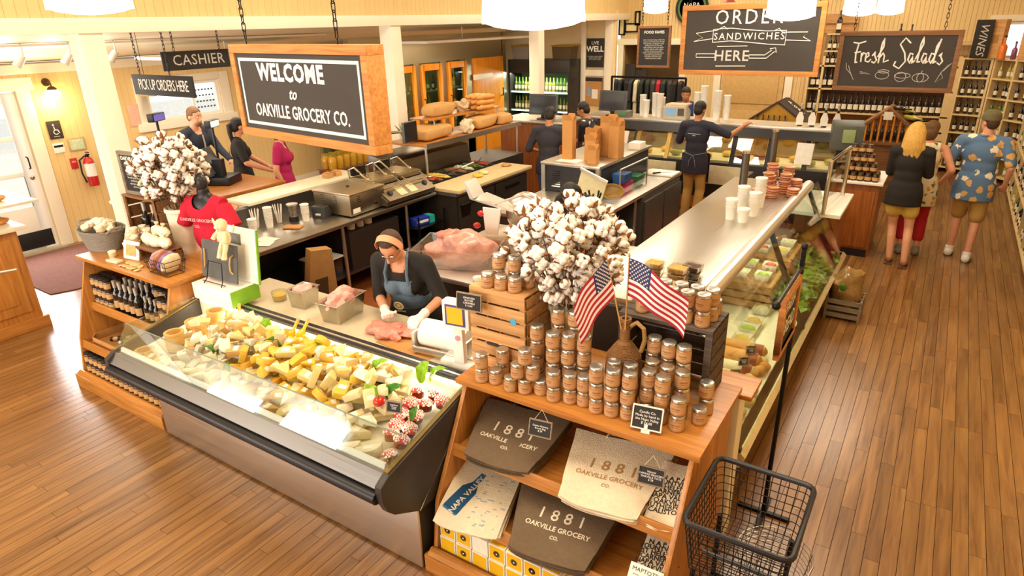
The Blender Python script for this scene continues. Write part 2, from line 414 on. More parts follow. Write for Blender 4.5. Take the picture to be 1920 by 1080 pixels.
obj('lock', B().lathe([(.0, 0), (.03, 0), (.03, .012), (.012, .02), (0, .02)], 14, M=Matrix.Translation((LW - .015, 3.74, 1.0)) @ Matrix.Rotation(PI/2, 4, 'Y')), chrome, door)
struct('trim_2', B().box(LW, LW + .025, 3.84, 4.0, 0, 2.12).box(LW, LW + .025, 2.8, 2.96, 0, 2.12).box(LW, LW + .03, 2.76, 4.05, 2.12, 2.28), trimm, label='white door casing', bev=.003)
struct('trim_5', B().box(LW - .02, LW + .1, 2.9, 3.9, 0, .025), mat('threshold', 'B9AE9A', .4), label='door threshold')
# window over the cash desk
win = struct('window_1', B().box(LW - .07, LW - .02, 5.52, 5.58, 1.5, 2.05).box(LW - .07, LW - .02, 6.72, 6.78, 1.5, 2.05).box(LW - .07, LW - .02, 5.58, 6.72, 2.0, 2.05).box(LW - .07, LW - .02, 5.58, 6.72, 1.5, 1.55).box(LW - .06, LW - .03, 6.28, 6.31, 1.55, 2.0), white, label='white framed window above the cash desk')
obj('pane', B().box(LW - .05, LW - .045, 5.58, 6.28, 1.55, 2.0), clear, win); obj('pane', B().box(LW - .05, LW - .045, 6.31, 6.72, 1.55, 2.0), clear, win)
dm = B()
for r in range(4):
    for k in range(6): dm.box(LW - .044, LW - .042, 6.35 + k * .058, 6.385 + k * .058, 1.62 + r * .09, 1.645 + r * .09)
obj('decal', dm, mat('decal_grey', '6A6A66', .6), win, kind='stuff', label='rows of small dark decals on the glass')
struct('trim_3', B().box(LW, LW + .03, 5.36, 5.52, 1.42, 2.16).box(LW, LW + .03, 6.78, 6.95, 1.42, 2.16).box(LW, LW + .03, 5.52, 6.78, 2.05, 2.16).box(LW, LW + .06, 5.3, 7.0, 1.38, 1.5), trimm, label='white window casing and sill', bev=.004)
# bright yard outside
struct('exterior_ground', B().box(-30, LW - .12, -12, 25, -.3, -.15), mat('pale_gravel', 'CFC8B8', .9), label='pale ground outside the door')

# --- row of posts with the beam and the board wall above it
PX = -6.6
struct('trim_4', B().box(PX - .13, PX + .13, -3, 15, 2.795, 2.925), trimm, label='white beam that the posts carry', bev=.006)
for i, py in enumerate((-1.05, 3.15, 7.11, 11.02)):
    if i: struct('pillar', B().box(PX - .105, PX + .105, py - .105, py + .105, 0, 2.80), trimm, bev=.01, label=['', 'white square post beside the cotton bouquet', 'white square post behind the panini grill', 'white square post in front of the bottle fridge'][i])
wu = struct('wall_upper', B().box(PX - .10, PX + .09, -3, 15, 2.925, 4.7), wallm, label='yellow board wall above the white beam')
y = 1.0
while y < 14.8:
    o = obj('board', bdm, None, wu); o.location = (PX + .09, y + .09, 2.925); o.rotation_euler = (0, 0, -PI/2); o.scale = (1, 1, 1.7); y += .09
# sloping aisle ceiling, hall ceiling, the other walls
struct('ceiling_aisle', B().prism([(LW - .1, 2.46), (PX - .1, 2.86), (PX - .1, 2.95), (LW - .1, 2.56)], 'Y', -3, 15.1), ceilm, label='sloping cream ceiling of the side aisle')
struct('ceiling', B().box(PX - .1, 1.6, -3, 15.1, 4.7, 4.8), ceilm, label='cream hall ceiling')
struct('wall_right', B().box(1.45, 1.57, -3, 15.1, 0, 4.7), bead_y, label='yellow board wall behind the side wine shelves')
fw = B(); WX = [(-9.75, -8.45), (-7.85, -6.55), (-5.25, -3.95), (-2.65, -1.35)]
xs = [-10.3] + [v for w in WX for v in w] + [1.6]
for k in range(0, len(xs), 2): fw.box(xs[k], xs[k + 1], -3.12, -3, 0, 4.7)
for a, b in WX: fw.box(a, b, -3.12, -3, 0, 1.05); fw.box(a, b, -3.12, -3, 3.05, 4.7)
struct('wall_front', fw, bead_x, label='front wall with four tall shop windows')
for i, (a, b) in enumerate(WX):
    wf = struct('window_%d' % (i + 5), B().box(a, a + .06, -3.09, -3.02, 1.05, 3.05).box(b - .06, b, -3.09, -3.02, 1.05, 3.05).box(a, b, -3.09, -3.02, 1.05, 1.11).box(a, b, -3.09, -3.02, 2.99, 3.05), white, label='tall shop window of the front wall, %s from the side aisle' % ['first', 'second', 'third', 'fourth'][i])
    obj('pane', B().box(a + .06, b - .06, -3.06, -3.05, 1.11, 2.99), clear, wf)
# back wall with doorway opening and window
bw = B()
for a, b, z0, z1 in ((-6.7, -6.62, 0, 4.7), (-6.62, -5.2, 2.25, 4.7), (-5.2, .5, 0, 4.7), (.5, 1.38, 0, 1.98), (.5, 1.38, 2.62, 4.7), (1.38, 1.6, 0, 4.7)):
    bw.box(a, b, 15, 15.12, z0, z1)
struct('wall_back', bw, bead_x, label='yellow board back wall above the wine shelves')
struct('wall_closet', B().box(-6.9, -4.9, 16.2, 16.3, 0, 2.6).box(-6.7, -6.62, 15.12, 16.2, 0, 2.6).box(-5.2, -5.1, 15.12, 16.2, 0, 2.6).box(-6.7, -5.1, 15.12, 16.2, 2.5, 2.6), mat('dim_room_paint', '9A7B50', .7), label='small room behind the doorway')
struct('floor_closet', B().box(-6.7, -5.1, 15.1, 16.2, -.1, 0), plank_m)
struct('trim_6', B().box(-6.74, -6.60, 14.965, 15, 0, 2.25).box(-5.22, -5.08, 14.965, 15, 0, 2.25).box(-6.8, -5.02, 14.96, 15, 2.25, 2.38), trimm, label='white casing of the back doorway', bev=.004)
struct('door_2', B().box(-4.25, -2.95, 14.95, 14.99, 0, 2.1).box(-4.15, -3.05, 14.93, 14.95, .2, .9).box(-4.15, -3.05, 14.93, 14.95, 1.05, 1.95), mat('tan_door_paint', 'D2AE70', .5), label='plain tan door under the order sign', bev=.004)
struct('trim_7', B().box(-2.93, -2.78, 14.95, 15, 0, 2.3).box(-4.42, -4.27, 14.95, 15, 0, 2.3).box(-4.5, -2.7, 14.94, 15, 2.12, 2.3), trimm, label='casing of the tan door', bev=.004)
wb = struct('window_4', B().box(.5, .58, 15.02, 15.08, 1.98, 2.62).box(1.3, 1.38, 15.02, 15.08, 1.98, 2.62).box(.5, 1.38, 15.02, 15.08, 1.98, 2.05).box(.5, 1.38, 15.02, 15.08, 2.56, 2.62), white, label='bright window above the corner wine shelf')
obj('pane', B().box(.58, 1.3, 15.045, 15.05, 2.05, 2.56), clear, wb)
struct('trim_8', B().box(.4, .5, 14.965, 15, 1.95, 2.62).box(1.38, 1.45, 14.965, 15, 1.95, 2.62).box(.36, 1.45, 14.96, 15, 2.62, 2.72).box(.36, 1.45, 14.92, 15, 1.9, 1.98), trimm, label='white casing of the bright back window')
# aisle end wall with white panel trim, walk-in cooler
struct('wall_aisle', B().box(-10.3, -6.5, 14.3, 14.4, 0, 3), cream, label='beige end wall of the side aisle')
struct('trim_9', B().box(-7.32, -7.2, 14.2, 14.3, 0, 2.9).box(-6.72, -6.56, 14.2, 14.3, 0, 2.9).box(-7.2, -6.72, 14.25, 14.3, 1.6, 1.74), trimm, label='white panel frame around the small blackboard', bev=.004)
wc = B().box(-9.12, -9, 8.6, 9.62, 0, 2.62).box(-9.12, -9, 9.62, 13.45, 2.08, 2.62).box(-9.12, -9, 9.62, 12.25, 0, .55).box(-9.12, -9, 10.28, 10.45, .55, 2.08).box(-9.12, -9, 11.12, 11.32, .55, 2.08).box(-9.12, -9, 11.98, 12.25, 0, 2.08).box(-9.12, -9, 13.42, 13.6, 0, 2.62)
wcool = struct('wall_cooler', wc, stlw, label='stainless steel wall of the walk-in cooler')
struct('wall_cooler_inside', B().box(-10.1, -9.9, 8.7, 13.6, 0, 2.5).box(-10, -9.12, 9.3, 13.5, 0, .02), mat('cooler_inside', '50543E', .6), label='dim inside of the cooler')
amber = wood('amber_door_wood', 'C8720E', 'EFA02A', 'Z', .35, .7)
for i, (a, b) in enumerate(((9.62, 10.28), (10.45, 11.12), (11.32, 11.98))):
    d = struct('door_%d' % (i + 3), B().box(-9.03, -8.95, a, a + .1, .55, 2.05).box(-9.03, -8.95, b - .1, b, .55, 2.05).box(-9.03, -8.95, a + .1, b - .1, 1.93, 2.05).box(-9.03, -8.95, a + .1, b - .1, .55, .68), amber, label='amber wood framed glass cooler door, number %d from the window wall' % (i + 1), bev=.006)
    obj('pane', B().box(-8.995, -8.985, a + .1, b - .1, .68, 1.93), glass('cooler_pane', 'D8E0C8'), d)
    obj('handle', B().tube([(-8.95, a + .04, 1.15), (-8.9, a + .04, 1.17), (-8.9, a + .04, 1.37), (-8.95, a + .04, 1.39)], .012), blackm, d)
d = struct('door_6', B().box(-9.05, -8.96, 12.25, 13.42, 0, 2.08), amber, label='solid amber wood cooler door with strap hinge', bev=.008)
obj('hinge', B().box(-8.96, -8.945, 12.2, 12.95, 1.62, 1.74), trimm, d, bev=.003)
obj('latch', B().tube([(-8.96, 13.3, 1.2), (-8.9, 13.3, 1.2), (-8.9, 13.3, 1.38)], .014), blackm, d)
# ================================================================== cheese case at the front
X0, X1 = -4.5, -1.93
cc = thing('cheese_case', 'open refrigerated cheese case with slanted front glass and stainless base', 'display case', (-3.2, 2.3, 0), world=True)
obj('base_panel', B().box(X0 + .06, X1 - .02, 1.985, 2.0, .02, .47), stl, cc, bev=.003)
obj('base', B().box(X0 + .07, X1 - .03, 2.0, 2.555, 0, .45), mat('case_dark_side', '35312F', .5), cc)
obj('lower_apron', B().prism([(1.775, .60), (1.80, .555), (1.99, .46), (2.0, .475), (1.81, .575), (1.785, .61)], 'X', X0 + .03, X1 - .03), stl, cc)
obj('bumper_rail', B().tube([(X0 + .03, 1.742, .665), (X1 - .04, 1.742, .665)], .034, 14), black, cc)
obj('fascia', B().prism([(1.755, .70), (1.745, .715), (1.80, .775), (1.825, .775), (1.79, .70)], 'X', X0 + .03, X1 - .03), steel('fascia_steel', '9A9C9E', .3), cc)
prof = [(1.735, .74), (1.735, .66), (1.765, .58), (1.81, .53), (1.99, .42), (2.555, .42), (2.555, .93), (2.50, .935), (1.79, .775)]
endm = mat('case_end_panel', '3A3431', .45, var=.06)
for a in (X0, X1 - .045): 
    e = obj('end_panel', B().prism(prof, 'X', a, a + .045), endm, cc, bev=.008)
    obj('seam', B().tube([(a + .047 if a > -3 else a - .002, 1.985, .43), (a + .047 if a > -3 else a - .002, 2.5, .90)], .003, 6), chrome, e)
shell = mat('case_inside', 'EDE3C8', .4)
obj('tub', B().prism([(1.80, .70), (2.46, .80), (2.46, .935), (2.50, .935), (2.50, .74), (1.80, .66)], 'X', X0 + .045, X1 - .045), shell, cc)
obj('back_rail', B().box(X0, X1, 2.475, 2.56, .925, .955), black, cc, bev=.01)
obj('rail_inlay', B().box(X0 + .05, X1 - .05, 2.50, 2.515, .955, .96), stl, cc)
g = obj('front_glass', B().prism([(1.812, .775), (1.818, .772), (1.925, .932), (1.919, .935)], 'X', X0 + .02, X1 - .02), glass('case_glass', 'F4FAFA', 0, .10), cc)
obj('glass_edge', B().tube([(X0 + .02, 1.923, .935), (X1 - .02, 1.923, .935)], .004, 6), mat('glass_edge_green', '7F8C80', .2), g)
for a in (X0 + .02, X1 - .026):
    s_ = obj('side_glass', B().prism([(1.82, .785), (1.922, .935), (2.48, .945)], 'X', a, a + .006), MATS['case_glass'], cc)
    obj('bolt', B().lathe([(0, 0), (.014, 0), (.014, .01), (.008, .016), (0, .016)], 12, M=Matrix.Translation((a + (.03 if a < -3 else -.03), 1.845, .83)) @ Matrix.Rotation(PI/2, 4, 'X')), chrome, cc)
    obj('side_rail', B().prism([(1.80, .775), (2.5, .93), (2.5, .945), (1.80, .79)], 'X', a - .01, a + .016), mat('brass_rail', '8F7A4A', .35, .8), cc)
tk = B()
x = X0 + .1
while x < X1 - .1: tk.box(x, x + .022, 1.838, 1.844, .776, .792); x += .038
pr = obj('price_rail', B().prism([(1.825, .772), (1.84, .772), (1.848, .80), (1.838, .80)], 'X', X0 + .06, X1 - .06), paper, cc)
obj('price_tick', tk, black, pr, kind='stuff', smooth=0)
tl = obj('case_light_tube', B().cyl((X0 + .08, 2.462, .925), (X1 - .08, 2.462, .925), .011), mat('lit_tube', 'FFF6DC', .5, emis='FFF1CC', es=9, var=0), cc)
area('cheese_case_tube_light', (-3.2, 2.44, .90), (-.9, 0, 0), 2.3, .03, 9, (1, .92, .72))

# ---- cheeses, each one an object
def cheese_mats(n, col): return mat('cheese_' + n, col, .45, var=.06, scale=30, sss=.0)
CM = {k: cheese_mats(k, c) for k, c in dict(cream='E4D3A0', pale='D9C27C', yellow='DDB23C', gold='CF982C', orange='C97A2C', white='EBE0C2', rind='B89158', tan='C79C58', blue='C9C6B0').items()}
lab_m = mat('cheese_label', 'F5EFE0', .6, var=.02); labp = mat('cheese_label_print', '8A6A3C', .6)
wrap = mat('cling_wrap', 'F0EEDC', .15, var=.05, coat=.6)
ging_r = mat('gingham_red', 'C8433A', .7); ging_w = mat('gingham_white', 'F3E6DC', .7)
bark = mat('dark_rind', '54391F', .7)
def cm_wedge(L=.13, w=.09, h=.05): return B().prism([(0, -L*.45), (w*.55, L*.45), (-w*.55, L*.45)], 'Z', 0, h)
def cm_block(L=.12, w=.07, h=.045): return B().box(-w/2, w/2, -L/2, L/2, 0, h)
def cm_half(r=.07, h=.05): return B().lathe([(r, 0), (r, h)], 10, a0=0, a1=PI).add([(r, 0, 0), (-r, 0, 0), (-r, 0, h), (r, 0, h)], [(0, 1, 2, 3)]).add([(r*math.cos(PI*k/10), r*math.sin(PI*k/10), z) for z in (0, h) for k in range(11)], [tuple(range(11)), tuple(range(11, 22))])
def cm_round(r=.055, h=.04): return B().lathe([(r*.9, 0), (r, .006), (r, h - .006), (r*.9, h)], 18)
KM = {}
def cheese(kind, col, label, loc, rot, sc=1., group='cut cheeses heaped in the case', lab=True):
    k = (kind, col)
    if k not in KM:
        b = {'wedge': cm_wedge, 'block': cm_block, 'half': cm_half, 'round': cm_round}[kind]()
        KM[k] = b.mesh('cheese', CM[col], .006, 35)
    nm = {'wedge': 'cheese_wedge', 'block': 'cheese_block', 'half': 'cheese_half', 'round': 'cheese_round'}[kind]
    o = obj(nm, KM[k], None, None); o.location = loc; o.rotation_euler = rot; o.scale = (sc, sc, sc)
    tag(o, label, 'cheese', group)
    if lab:
        kl = ('lab', kind)
        if kl not in KM:
            h = {'wedge': .0505, 'block': .0455, 'half': .0505, 'round': .0405}[kind]
            cy = {'wedge': .02, 'block': 0, 'half': .03, 'round': 0}[kind]
            KM[kl] = B().box(-.024, .024, cy - .016, cy + .016, h, h + .0012).mesh('paper_label', lab_m, 0, 0)
            KM['print'] = B().box(-.017, .017, -.0045, -.001, 0, .0006).box(-.017, .008, .004, .007, 0, .0006).mesh('print', labp, 0, 0)
        q = obj('paper_label', KM[kl], None, o)
    return o
def tray_z(y): return .70 + (y - 1.8) * (.10 / .66)
rc = random.Random(11)
def zone(x):
    if x < -3.95: return ['tan', 'pale', 'cream', 'rind'], 'tan and cream', 'by the wooden cheese boxes'
    if x < -3.45: return ['cream', 'pale', 'white', 'tan', 'blue'], 'cream', 'in the pale heap left of the upright bottles'
    if x < -2.95: return ['yellow', 'pale', 'cream', 'gold', 'yellow'], 'yellow', 'in the yellow heap in front of the steel pans'
    if x < -2.45: return ['yellow', 'pale', 'cream', 'gold', 'white'], 'pale yellow', 'in the heap in front of the serving woman'
    return ['white', 'cream', 'pale', 'white', 'cream'], 'white', 'near the red tomato'
n_ch = 0
for layer in range(3):
    y = 1.99 + layer * .05; ri = 0
    while y < 2.42:
        x = X0 + .45 - layer * .0 + rc.uniform(0, .05); ci = 0
        while x < X1 - .34:
            if not (x < -3.9 and y > 2.2):
                cs, cn, wh = zone(x); kind = rc.choice(['wedge', 'wedge', 'wedge', 'block', 'half', 'block']); col = rc.choice(cs)
                bulge = .035 * math.sin((y - 1.95) / .5 * PI) + .02 * noise.noise(Vector((x * 4, y * 4, 3)))
                z = tray_z(y) + .012 + layer * .04 + bulge * (layer + .3)
                stand = rc.random() < .3
                rot = (rc.uniform(-.3, .3) + (1.1 if stand else .1), rc.uniform(-.25, .25), rc.uniform(0, 6.28))
                cheese(kind, col, '%s cheese %s, %s' % ({'cream': 'cream', 'pale': 'pale', 'white': 'white', 'tan': 'tan', 'blue': 'blue-veined', 'yellow': 'yellow', 'gold': 'golden', 'rind': 'brown-rind'}[col], {'wedge': 'wedge', 'block': 'block', 'half': 'half wheel'}[kind], ['lower', 'middle', 'upper'][layer] + ' layer, %s row from the glass, %s from the wooden boxes' % (ordw(ri), ordw(ci))), (x, y, z + (.03 if stand else 0)), rot, rc.uniform(.68, .98), lab=rc.random() < .65)
                n_ch += 1
            x += rc.uniform(.078, .11); ci += 1
        y += .088; ri += 1
# row of cheeses low behind the front glass
x = X0 + .32; fi = 0
while x < X1 - .22:
    col = rc.choice(['white', 'cream', 'white', 'pale', 'tan'] if x < -2.75 or x > -2.4 else ['tan', 'rind', 'cream'])
    cheese(rc.choice(['block', 'wedge', 'half', 'round']), col, '%s cheese piece low behind the front glass, %s from the wooden boxes' % ({'rind': 'brown-rind'}.get(col, col), ordw(fi)), (x, 1.905 + rc.uniform(-.015, .02), .735), (rc.uniform(-.1, .35), rc.uniform(-.2, .2), rc.uniform(0, 6.28)), rc.uniform(.85, 1.05), 'cheeses behind the front glass')
    x += rc.uniform(.1, .14); fi += 1
# stacks of round wooden cheese boxes
boxm = mat('poplar_box', 'D9AC62', .6, var=.08, scale=24); boxt = mat('box_print', 'A8742E', .6, var=.2, scale=40)
rm = B().lathe([(.062, 0), (.062, .036)], 22).mesh('cheese_box', boxm, 0, 40); rt = B().lathe([(.064, .026), (.066, .028), (.066, .042), (.048, .042), (.046, .038), (0, .038)], 22).mesh('lid', boxm, 0, 40); rp_ = B().lathe([(.044, .0385), (.0, .0395)], 20).mesh('print', boxt, 0, 40)
for s_i, (x, y, n, wh) in enumerate(((-4.18, 2.08, 3, 'stack nearest the glass'), (-4.17, 2.24, 3, 'middle stack'), (-4.16, 2.39, 3, 'stack by the back rail'), (-4.0, 2.36, 2, 'stack beside the yellow bottle'), (-4.33, 1.93, 1, 'pair behind the front glass corner'))):
    for k in range(n):
        o = obj('cheese_box', rm); o.location = (x + jit(.006), y + jit(.006), tray_z(y) + .01 + k * .043); tag(o, 'round wooden soft cheese box, %s of the %s' % (('lowest', 'middle', 'topmost')[k if n == 3 else (0 if n == 1 else k * 2)] if n > 1 else 'lone one', wh), 'cheese box', 'round wooden cheese boxes')
        obj('lid', rt, None, o); 
        if k == n - 1: obj('print', rp_, None, o, loc=(0, 0, .003))
# gingham-wrapped packs at the far end
gm = bpy.data.meshes.new('gingham')
def gingham_pack(loc, rz, wh):
    if 'ging' not in KM:
        b = B().lathe([(.0, 0), (.034, .002), (.036, .01), (.036, .05), (.03, .056)], 14); KM['ging'] = b.mesh('jam_pot', mat('jam_glass', '8A3A1C', .25, var=.2), 0, 40)
        c = B()
        def cf(u, v):
            a = u * 2 * PI; r = .045 * v; return (r * math.cos(a), r * math.sin(a), .064 - .020 * v ** 3 + .004 * v * v * math.sin(a * 8))
        c.sheet(cf, 24, 6, .0012, True); me = c.mesh('cloth_cover', ging_w, 0, 60); me.materials.append(ging_r)
        for p in me.polygons:
            q = p.center; p.material_index = 1 if (int(math.floor(q.x / .009)) + int(math.floor(q.y / .009))) % 2 else 0
        KM['gcl'] = me
    o = obj('jam_pot', KM['ging']); o.location = loc; o.rotation_euler = (.25 + jit(.15), jit(.2), rz); obj('cloth_cover', KM['gcl'], None, o)
    tag(o, 'small pot under red gingham cover, %s' % wh, 'jar', 'gingham covered pots in the cheese case')
gi = 0
for (x, y, k) in [(-2.22, 2.36, 1), (-2.12, 2.38, 1), (-2.2, 2.27, 1), (-2.11, 2.29, 1), (-2.1, 2.2, 1), (-2.18, 2.18, 1), (-2.07, 2.1, 1), (-2.15, 2.1, 1), (-2.05, 2.01, 1), (-2.04, 1.93, 0), (-2.12, 2.02, 1), (-2.05, 2.36, 1)]:
    gi += 1; gingham_pack((x, y, tray_z(y) + .03 * k + .015), jit(3), ['first', 'second', 'third', 'fourth', 'fifth', 'sixth', 'seventh', 'eighth', 'ninth', 'tenth', 'eleventh', 'twelfth'][gi - 1] + ' in the corner by the tote shelf')
# lettuce leaves, tomato, bottles, cracker pack, small price boards
leaf_m = mat('lettuce', '86B51E', .4, var=.22, scale=12, sss=.1); leaf_d = mat('basil_leaf', '3F7A1E', .4, var=.2, scale=12)
def leaf(loc, rz, s, wh, m=leaf_m, tilt=.7):
    b = B()
    def f(u, v):
        w = math.sin(PI * min(1, v * .94 + .06)) ** .7 * .5; x = (u - .5) * w; return (x, (v - .5) * 1.0, .25 * math.sin(v * 3) + .35 * abs(u - .5) * w * 2 + .05 * math.sin(v * 17 + u * 3) * abs(u - .5) * 2)
    b.sheet(f, 8, 12, .012); me = b.mesh('leaf', m, 0, 60); o = obj('lettuce_leaf', me); o.location = loc; o.rotation_euler = (tilt, jit(.3), rz); o.scale = (s, s, s)
    tag(o, wh, 'leaf', 'garnish leaves on the cheese')
for a in (((-3.02, 2.35, .93), .4, .13, 'pale lettuce leaf against the back rail by the steel pans', leaf_m), ((-3.62, 2.42, .92), 1.2, .12, 'lettuce leaf beside the yellow bottle on cheese', leaf_m), ((-3.33, 2.24, .93), 2.6, .11, 'dark leaf between the twin bottles and yellow cheese', leaf_d), ((-2.48, 2.35, .95), -.6, .13, 'lettuce leaf tucked in cheese before the paper roll', leaf_m), ((-2.22, 2.43, .96), .3, .14, 'bright lettuce leaf in the back corner of the case', leaf_m), ((-2.13, 2.45, .95), -.8, .13, 'second lettuce leaf in the back corner of the case', leaf_m), ((-2.36, 2.12, .93), 1.0, .14, 'lettuce leaf left of the red tomato', leaf_m), ((-2.24, 2.2, .94), -.5, .12, 'leaf standing behind the red tomato', leaf_d), ((-3.72, 2.05, .86), 1.9, .11, 'green leaf on the tan cheeses near the boxes', leaf_d), ((-2.07, 2.16, .88), .2, .08, 'small leaf on the gingham covered pots', leaf_d), ((-3.44, 1.99, .86), .8, .07, 'small green leaf low on the pale cheeses', leaf_d)):
    leaf(a[0], a[1], a[2], a[3], a[4])
t = tag(obj('tomato', B().ell((0, 0, 0), (.034, .034, .029), 18, 12), mat('tomato_skin', 'C81E14', .2, var=.1, coat=.4)), 'red tomato garnish lying among white cheeses', 'tomato'); t.location = (-2.27, 2.105, .925)
obj('stem', B().tube([(0, 0, .027), (.003, 0, .04)], .003, 6).box(-.014, .014, -.003, .003, .026, .029).box(-.003, .003, -.014, .014, .026, .029), leaf_d, t)
def bottle_prof(r, h, neck, nh): return [(0, 0), (r * .92, 0), (r, .006), (r, h * .55), (r * .85, h * .63), (neck, h * .72), (neck, h - .012), (neck * 1.15, h - .012), (neck * 1.15, h), (0, h)]
honeyg = mat('yellow_liquor_glass', 'E0B81E', .12, var=.05, coat=.5); 
def slim_bottle(loc, rot, label, group=None):
    o = obj('slim_bottle', B().lathe(bottle_prof(.03, .2, .010, .05), 14), honeyg); o.location = loc; o.rotation_euler = rot; tag(o, label, 'bottle', group)
    obj('cork', B().lathe([(0, .198), (.011, .198), (.011, .22), (0, .22)], 12), mat('cork', 'CDA96C', .8), o); obj('bottle_label', B().lathe([(.0306, .03), (.0306, .085)], 14, a0=-2.6, a1=-.5), paper, o)
slim_bottle((-3.93, 2.40, .80), (-.15, .1, 0), 'yellow bottle standing upright by the wooden cheese boxes')
slim_bottle((-3.30, 2.30, .88), (-.55, .25, 0), 'yellow bottle leaning in cheese, nearer the wooden boxes of the pair', 'twin bottles')
slim_bottle((-3.24, 2.33, .88), (-.55, .25, 0), 'yellow bottle leaning in cheese, nearer the serving woman of the pair', 'twin bottles')
o = tag(obj('chocolate_tray', B().box(-.085, .085, -.05, .05, 0, .02), mat('choc_tray', 'A67838', .5), bev=.004), 'tray of dark chocolate bars behind the front glass', 'tray'); o.location = (-2.52, 1.915, .755); o.rotation_euler = (.3, 0, .1)
for k in range(3): obj('bar', B().box(-.07 + k * .047, -.03 + k * .047, -.04, .04, .02, .034), bark, o, bev=.003)
for (x, y, s) in ((-2.43, 2.23, .055), (-2.4, 2.27, .05)):
    o = tag(obj('dried_fig_cake', B().ell((0, 0, 0), (s, s * .8, s * .55), 12, 8), bark), 'dark dried fruit cake %s on the cheese heap' % ('in front' if y < 2.25 else 'behind'), 'fruit cake', 'dark fruit cakes'); o.location = (x, y, .90)
def price_board(loc, rot, label, w=.075, h=.05, lines=3, stand=True, cat='price sign', group='small chalk price boards', scale=1., frame=None, txt=None):
    t = thing('price_board', label, cat, loc, 0, group); t.rotation_euler = rot; t.scale = (scale,) * 3
    obj('board', B().box(-w/2, w/2, -.003, .003, 0, h), chalkd, t); fm = frame or greyw
    obj('frame', B().box(-w/2 - .006, w/2 + .006, -.006, .005, -.006, 0).box(-w/2 - .006, w/2 + .006, -.006, .005, h, h + .006).box(-w/2 - .006, -w/2, -.006, .005, 0, h).box(w/2, w/2 + .006, -.006, .005, 0, h), fm, t)
    text(txt or '\n'.join(['Small Batch', 'Cheese', '$ 9.00'][:lines]), h * .2 if not txt else h * .17, chalk, t, (0, -.0036, h / 2), FACE, ext=.0004)
    return t
price_board((-2.16, 2.10, .90), (-.3, 0, .3), 'black price board standing among white cheeses by the tomato')
price_board((-3.47, 2.13, .885), (-.3, 0, .2), 'black price board in the pale heap of cheese', .06, .045)

# ---- serving worktop behind the case
wt = thing('serving_worktop', 'cream worktop behind the cheese case', 'worktop', (-3.0, 2.8, 0), world=True)
obj('top', B().box(-4.36, -1.96, 2.565, 3.02, .89, .925), mat('worktop_cream', 'CDBFA0', .35, var=.05), wt, bev=.006)
obj('front_panel', B().box(-4.3, -2.0, 2.64, 2.95, 0.05, .89), dsteel, wt)

# ================================================================== tote shelf (right) and jam shelf (left): same joinery
def tiered_shelf(name, label, xa, xb, ytop, zt, base=.0):
    t = thing(name, label, 'shelf unit', ((xa + xb) / 2, 2.5, 0), world=True)
    sp = [(2.02, 0), (2.02, .11), (2.055, .13), (2.10, .42), (ytop + .04, zt - .03), (3.02, zt - .03), (3.02, 0)]
    for a in (xa, xb - .025): obj('side_panel', B().prism(sp, 'X', a, a + .025), oakz, t, bev=.003)
    obj('top_board', B().box(xa - .03, xb + .03, ytop, 3.06, zt - .03, zt), oak, t, bev=.004)
    for z, yf in ((.36, 2.115), (.66, 2.26)):
        s = obj('shelf_board', B().box(xa + .025, xb - .025, yf, 3.0, z - .02, z), oak, t)
        obj('lip', B().prism([(yf - .018, z - .03), (yf, z - .035), (yf + .012, z + .035), (yf - .002, z + .04)], 'X', xa + .025, xb - .025), oak, s, bev=.002)
    obj('bottom_board', B().box(xa + .025, xb - .025, 2.06, 3.0, .10, .12), oak, t)
    obj('plinth', B().box(xa - .02, xb + .02, 1.995, 2.025, 0, .115).prism([(2.0, .115), (2.03, .115), (2.05, .14), (2.035, .14)], 'X', xa - .005, xb + .005), oak, t, bev=.004)
    obj('back_panel', B().box(xa + .025, xb - .025, 2.985, 3.0, .1, zt - .03), oak, t)
    return t
tiered_shelf('tote_shelf', 'honey wood tiered shelf with tote bags below and candle jars on top', -1.92, -.64, 2.37, 1.03)
tiered_shelf('jam_shelf', 'honey wood tiered shelf of bottles and jam jars beside the cheese case', -5.79, -4.52, 2.26, 1.10)
ep = thing('counter_end', 'white panelled counter end with an orange wood cap behind the jar shelf', 'counter end', (-.7, 3.1, 0), world=True)
obj('panel', B().box(-1.3, -.66, 3.10, 3.24, 0, .95), trimm, ep); obj('corner_post', B().box(-.70, -.62, 3.09, 3.22, 0, .95), trimm, ep, bev=.006)
obj('cap', B().box(-1.3, -.56, 3.065, 3.29, .95, .978), oak, ep, bev=.004)

# ---- candle jars on the tote shelf
jar_b = mat('jar_filling', 'B4824C', .3, var=.10, scale=9, coat=.5); jar_l = mat('jar_label', 'C79A6C', .7, var=.03); jar_lp = mat('jar_label_print', '9C6A3A', .7)
lid_m = mat('silver_lid', 'BDB9B2', .28, .9, var=.05); lid_p = mat('pink_lid_paper', 'D9A79A', .6)
JB = B().lathe([(0, 0), (.031, 0), (.0355, .004), (.0358, .058), (.033, .064), (.030, .066), (0, .066)], 20).mesh('jar', jar_b, 0, 40)
JL = B().lathe([(.0362, .012), (.0364, .052)], 20, a0=-2.75, a1=-.05).mesh('jar_label', jar_l, 0, 60)
JP = B().lathe([(.0367, .034), (.0367, .040)], 8, a0=-2.0, a1=-.9).lathe([(.0367, .025), (.0367, .028)], 8, a0=-1.9, a1=-1.0).mesh('print', jar_lp, 0, 60)
JC = B().lathe([(.0, .083), (.028, .083), (.0325, .0815), (.0345, .079), (.0348, .066), (.0335, .0645)], 20).mesh('lid', lid_m, 0, 40)
JR = B().lathe([(.0, .0834), (.0265, .0836)], 16).mesh('lid_rim', mat('lid_top', 'CFC9BF', .35, .7), 0, 40)
ORD = ['lowest', 'second', 'third', 'fourth', 'fifth']
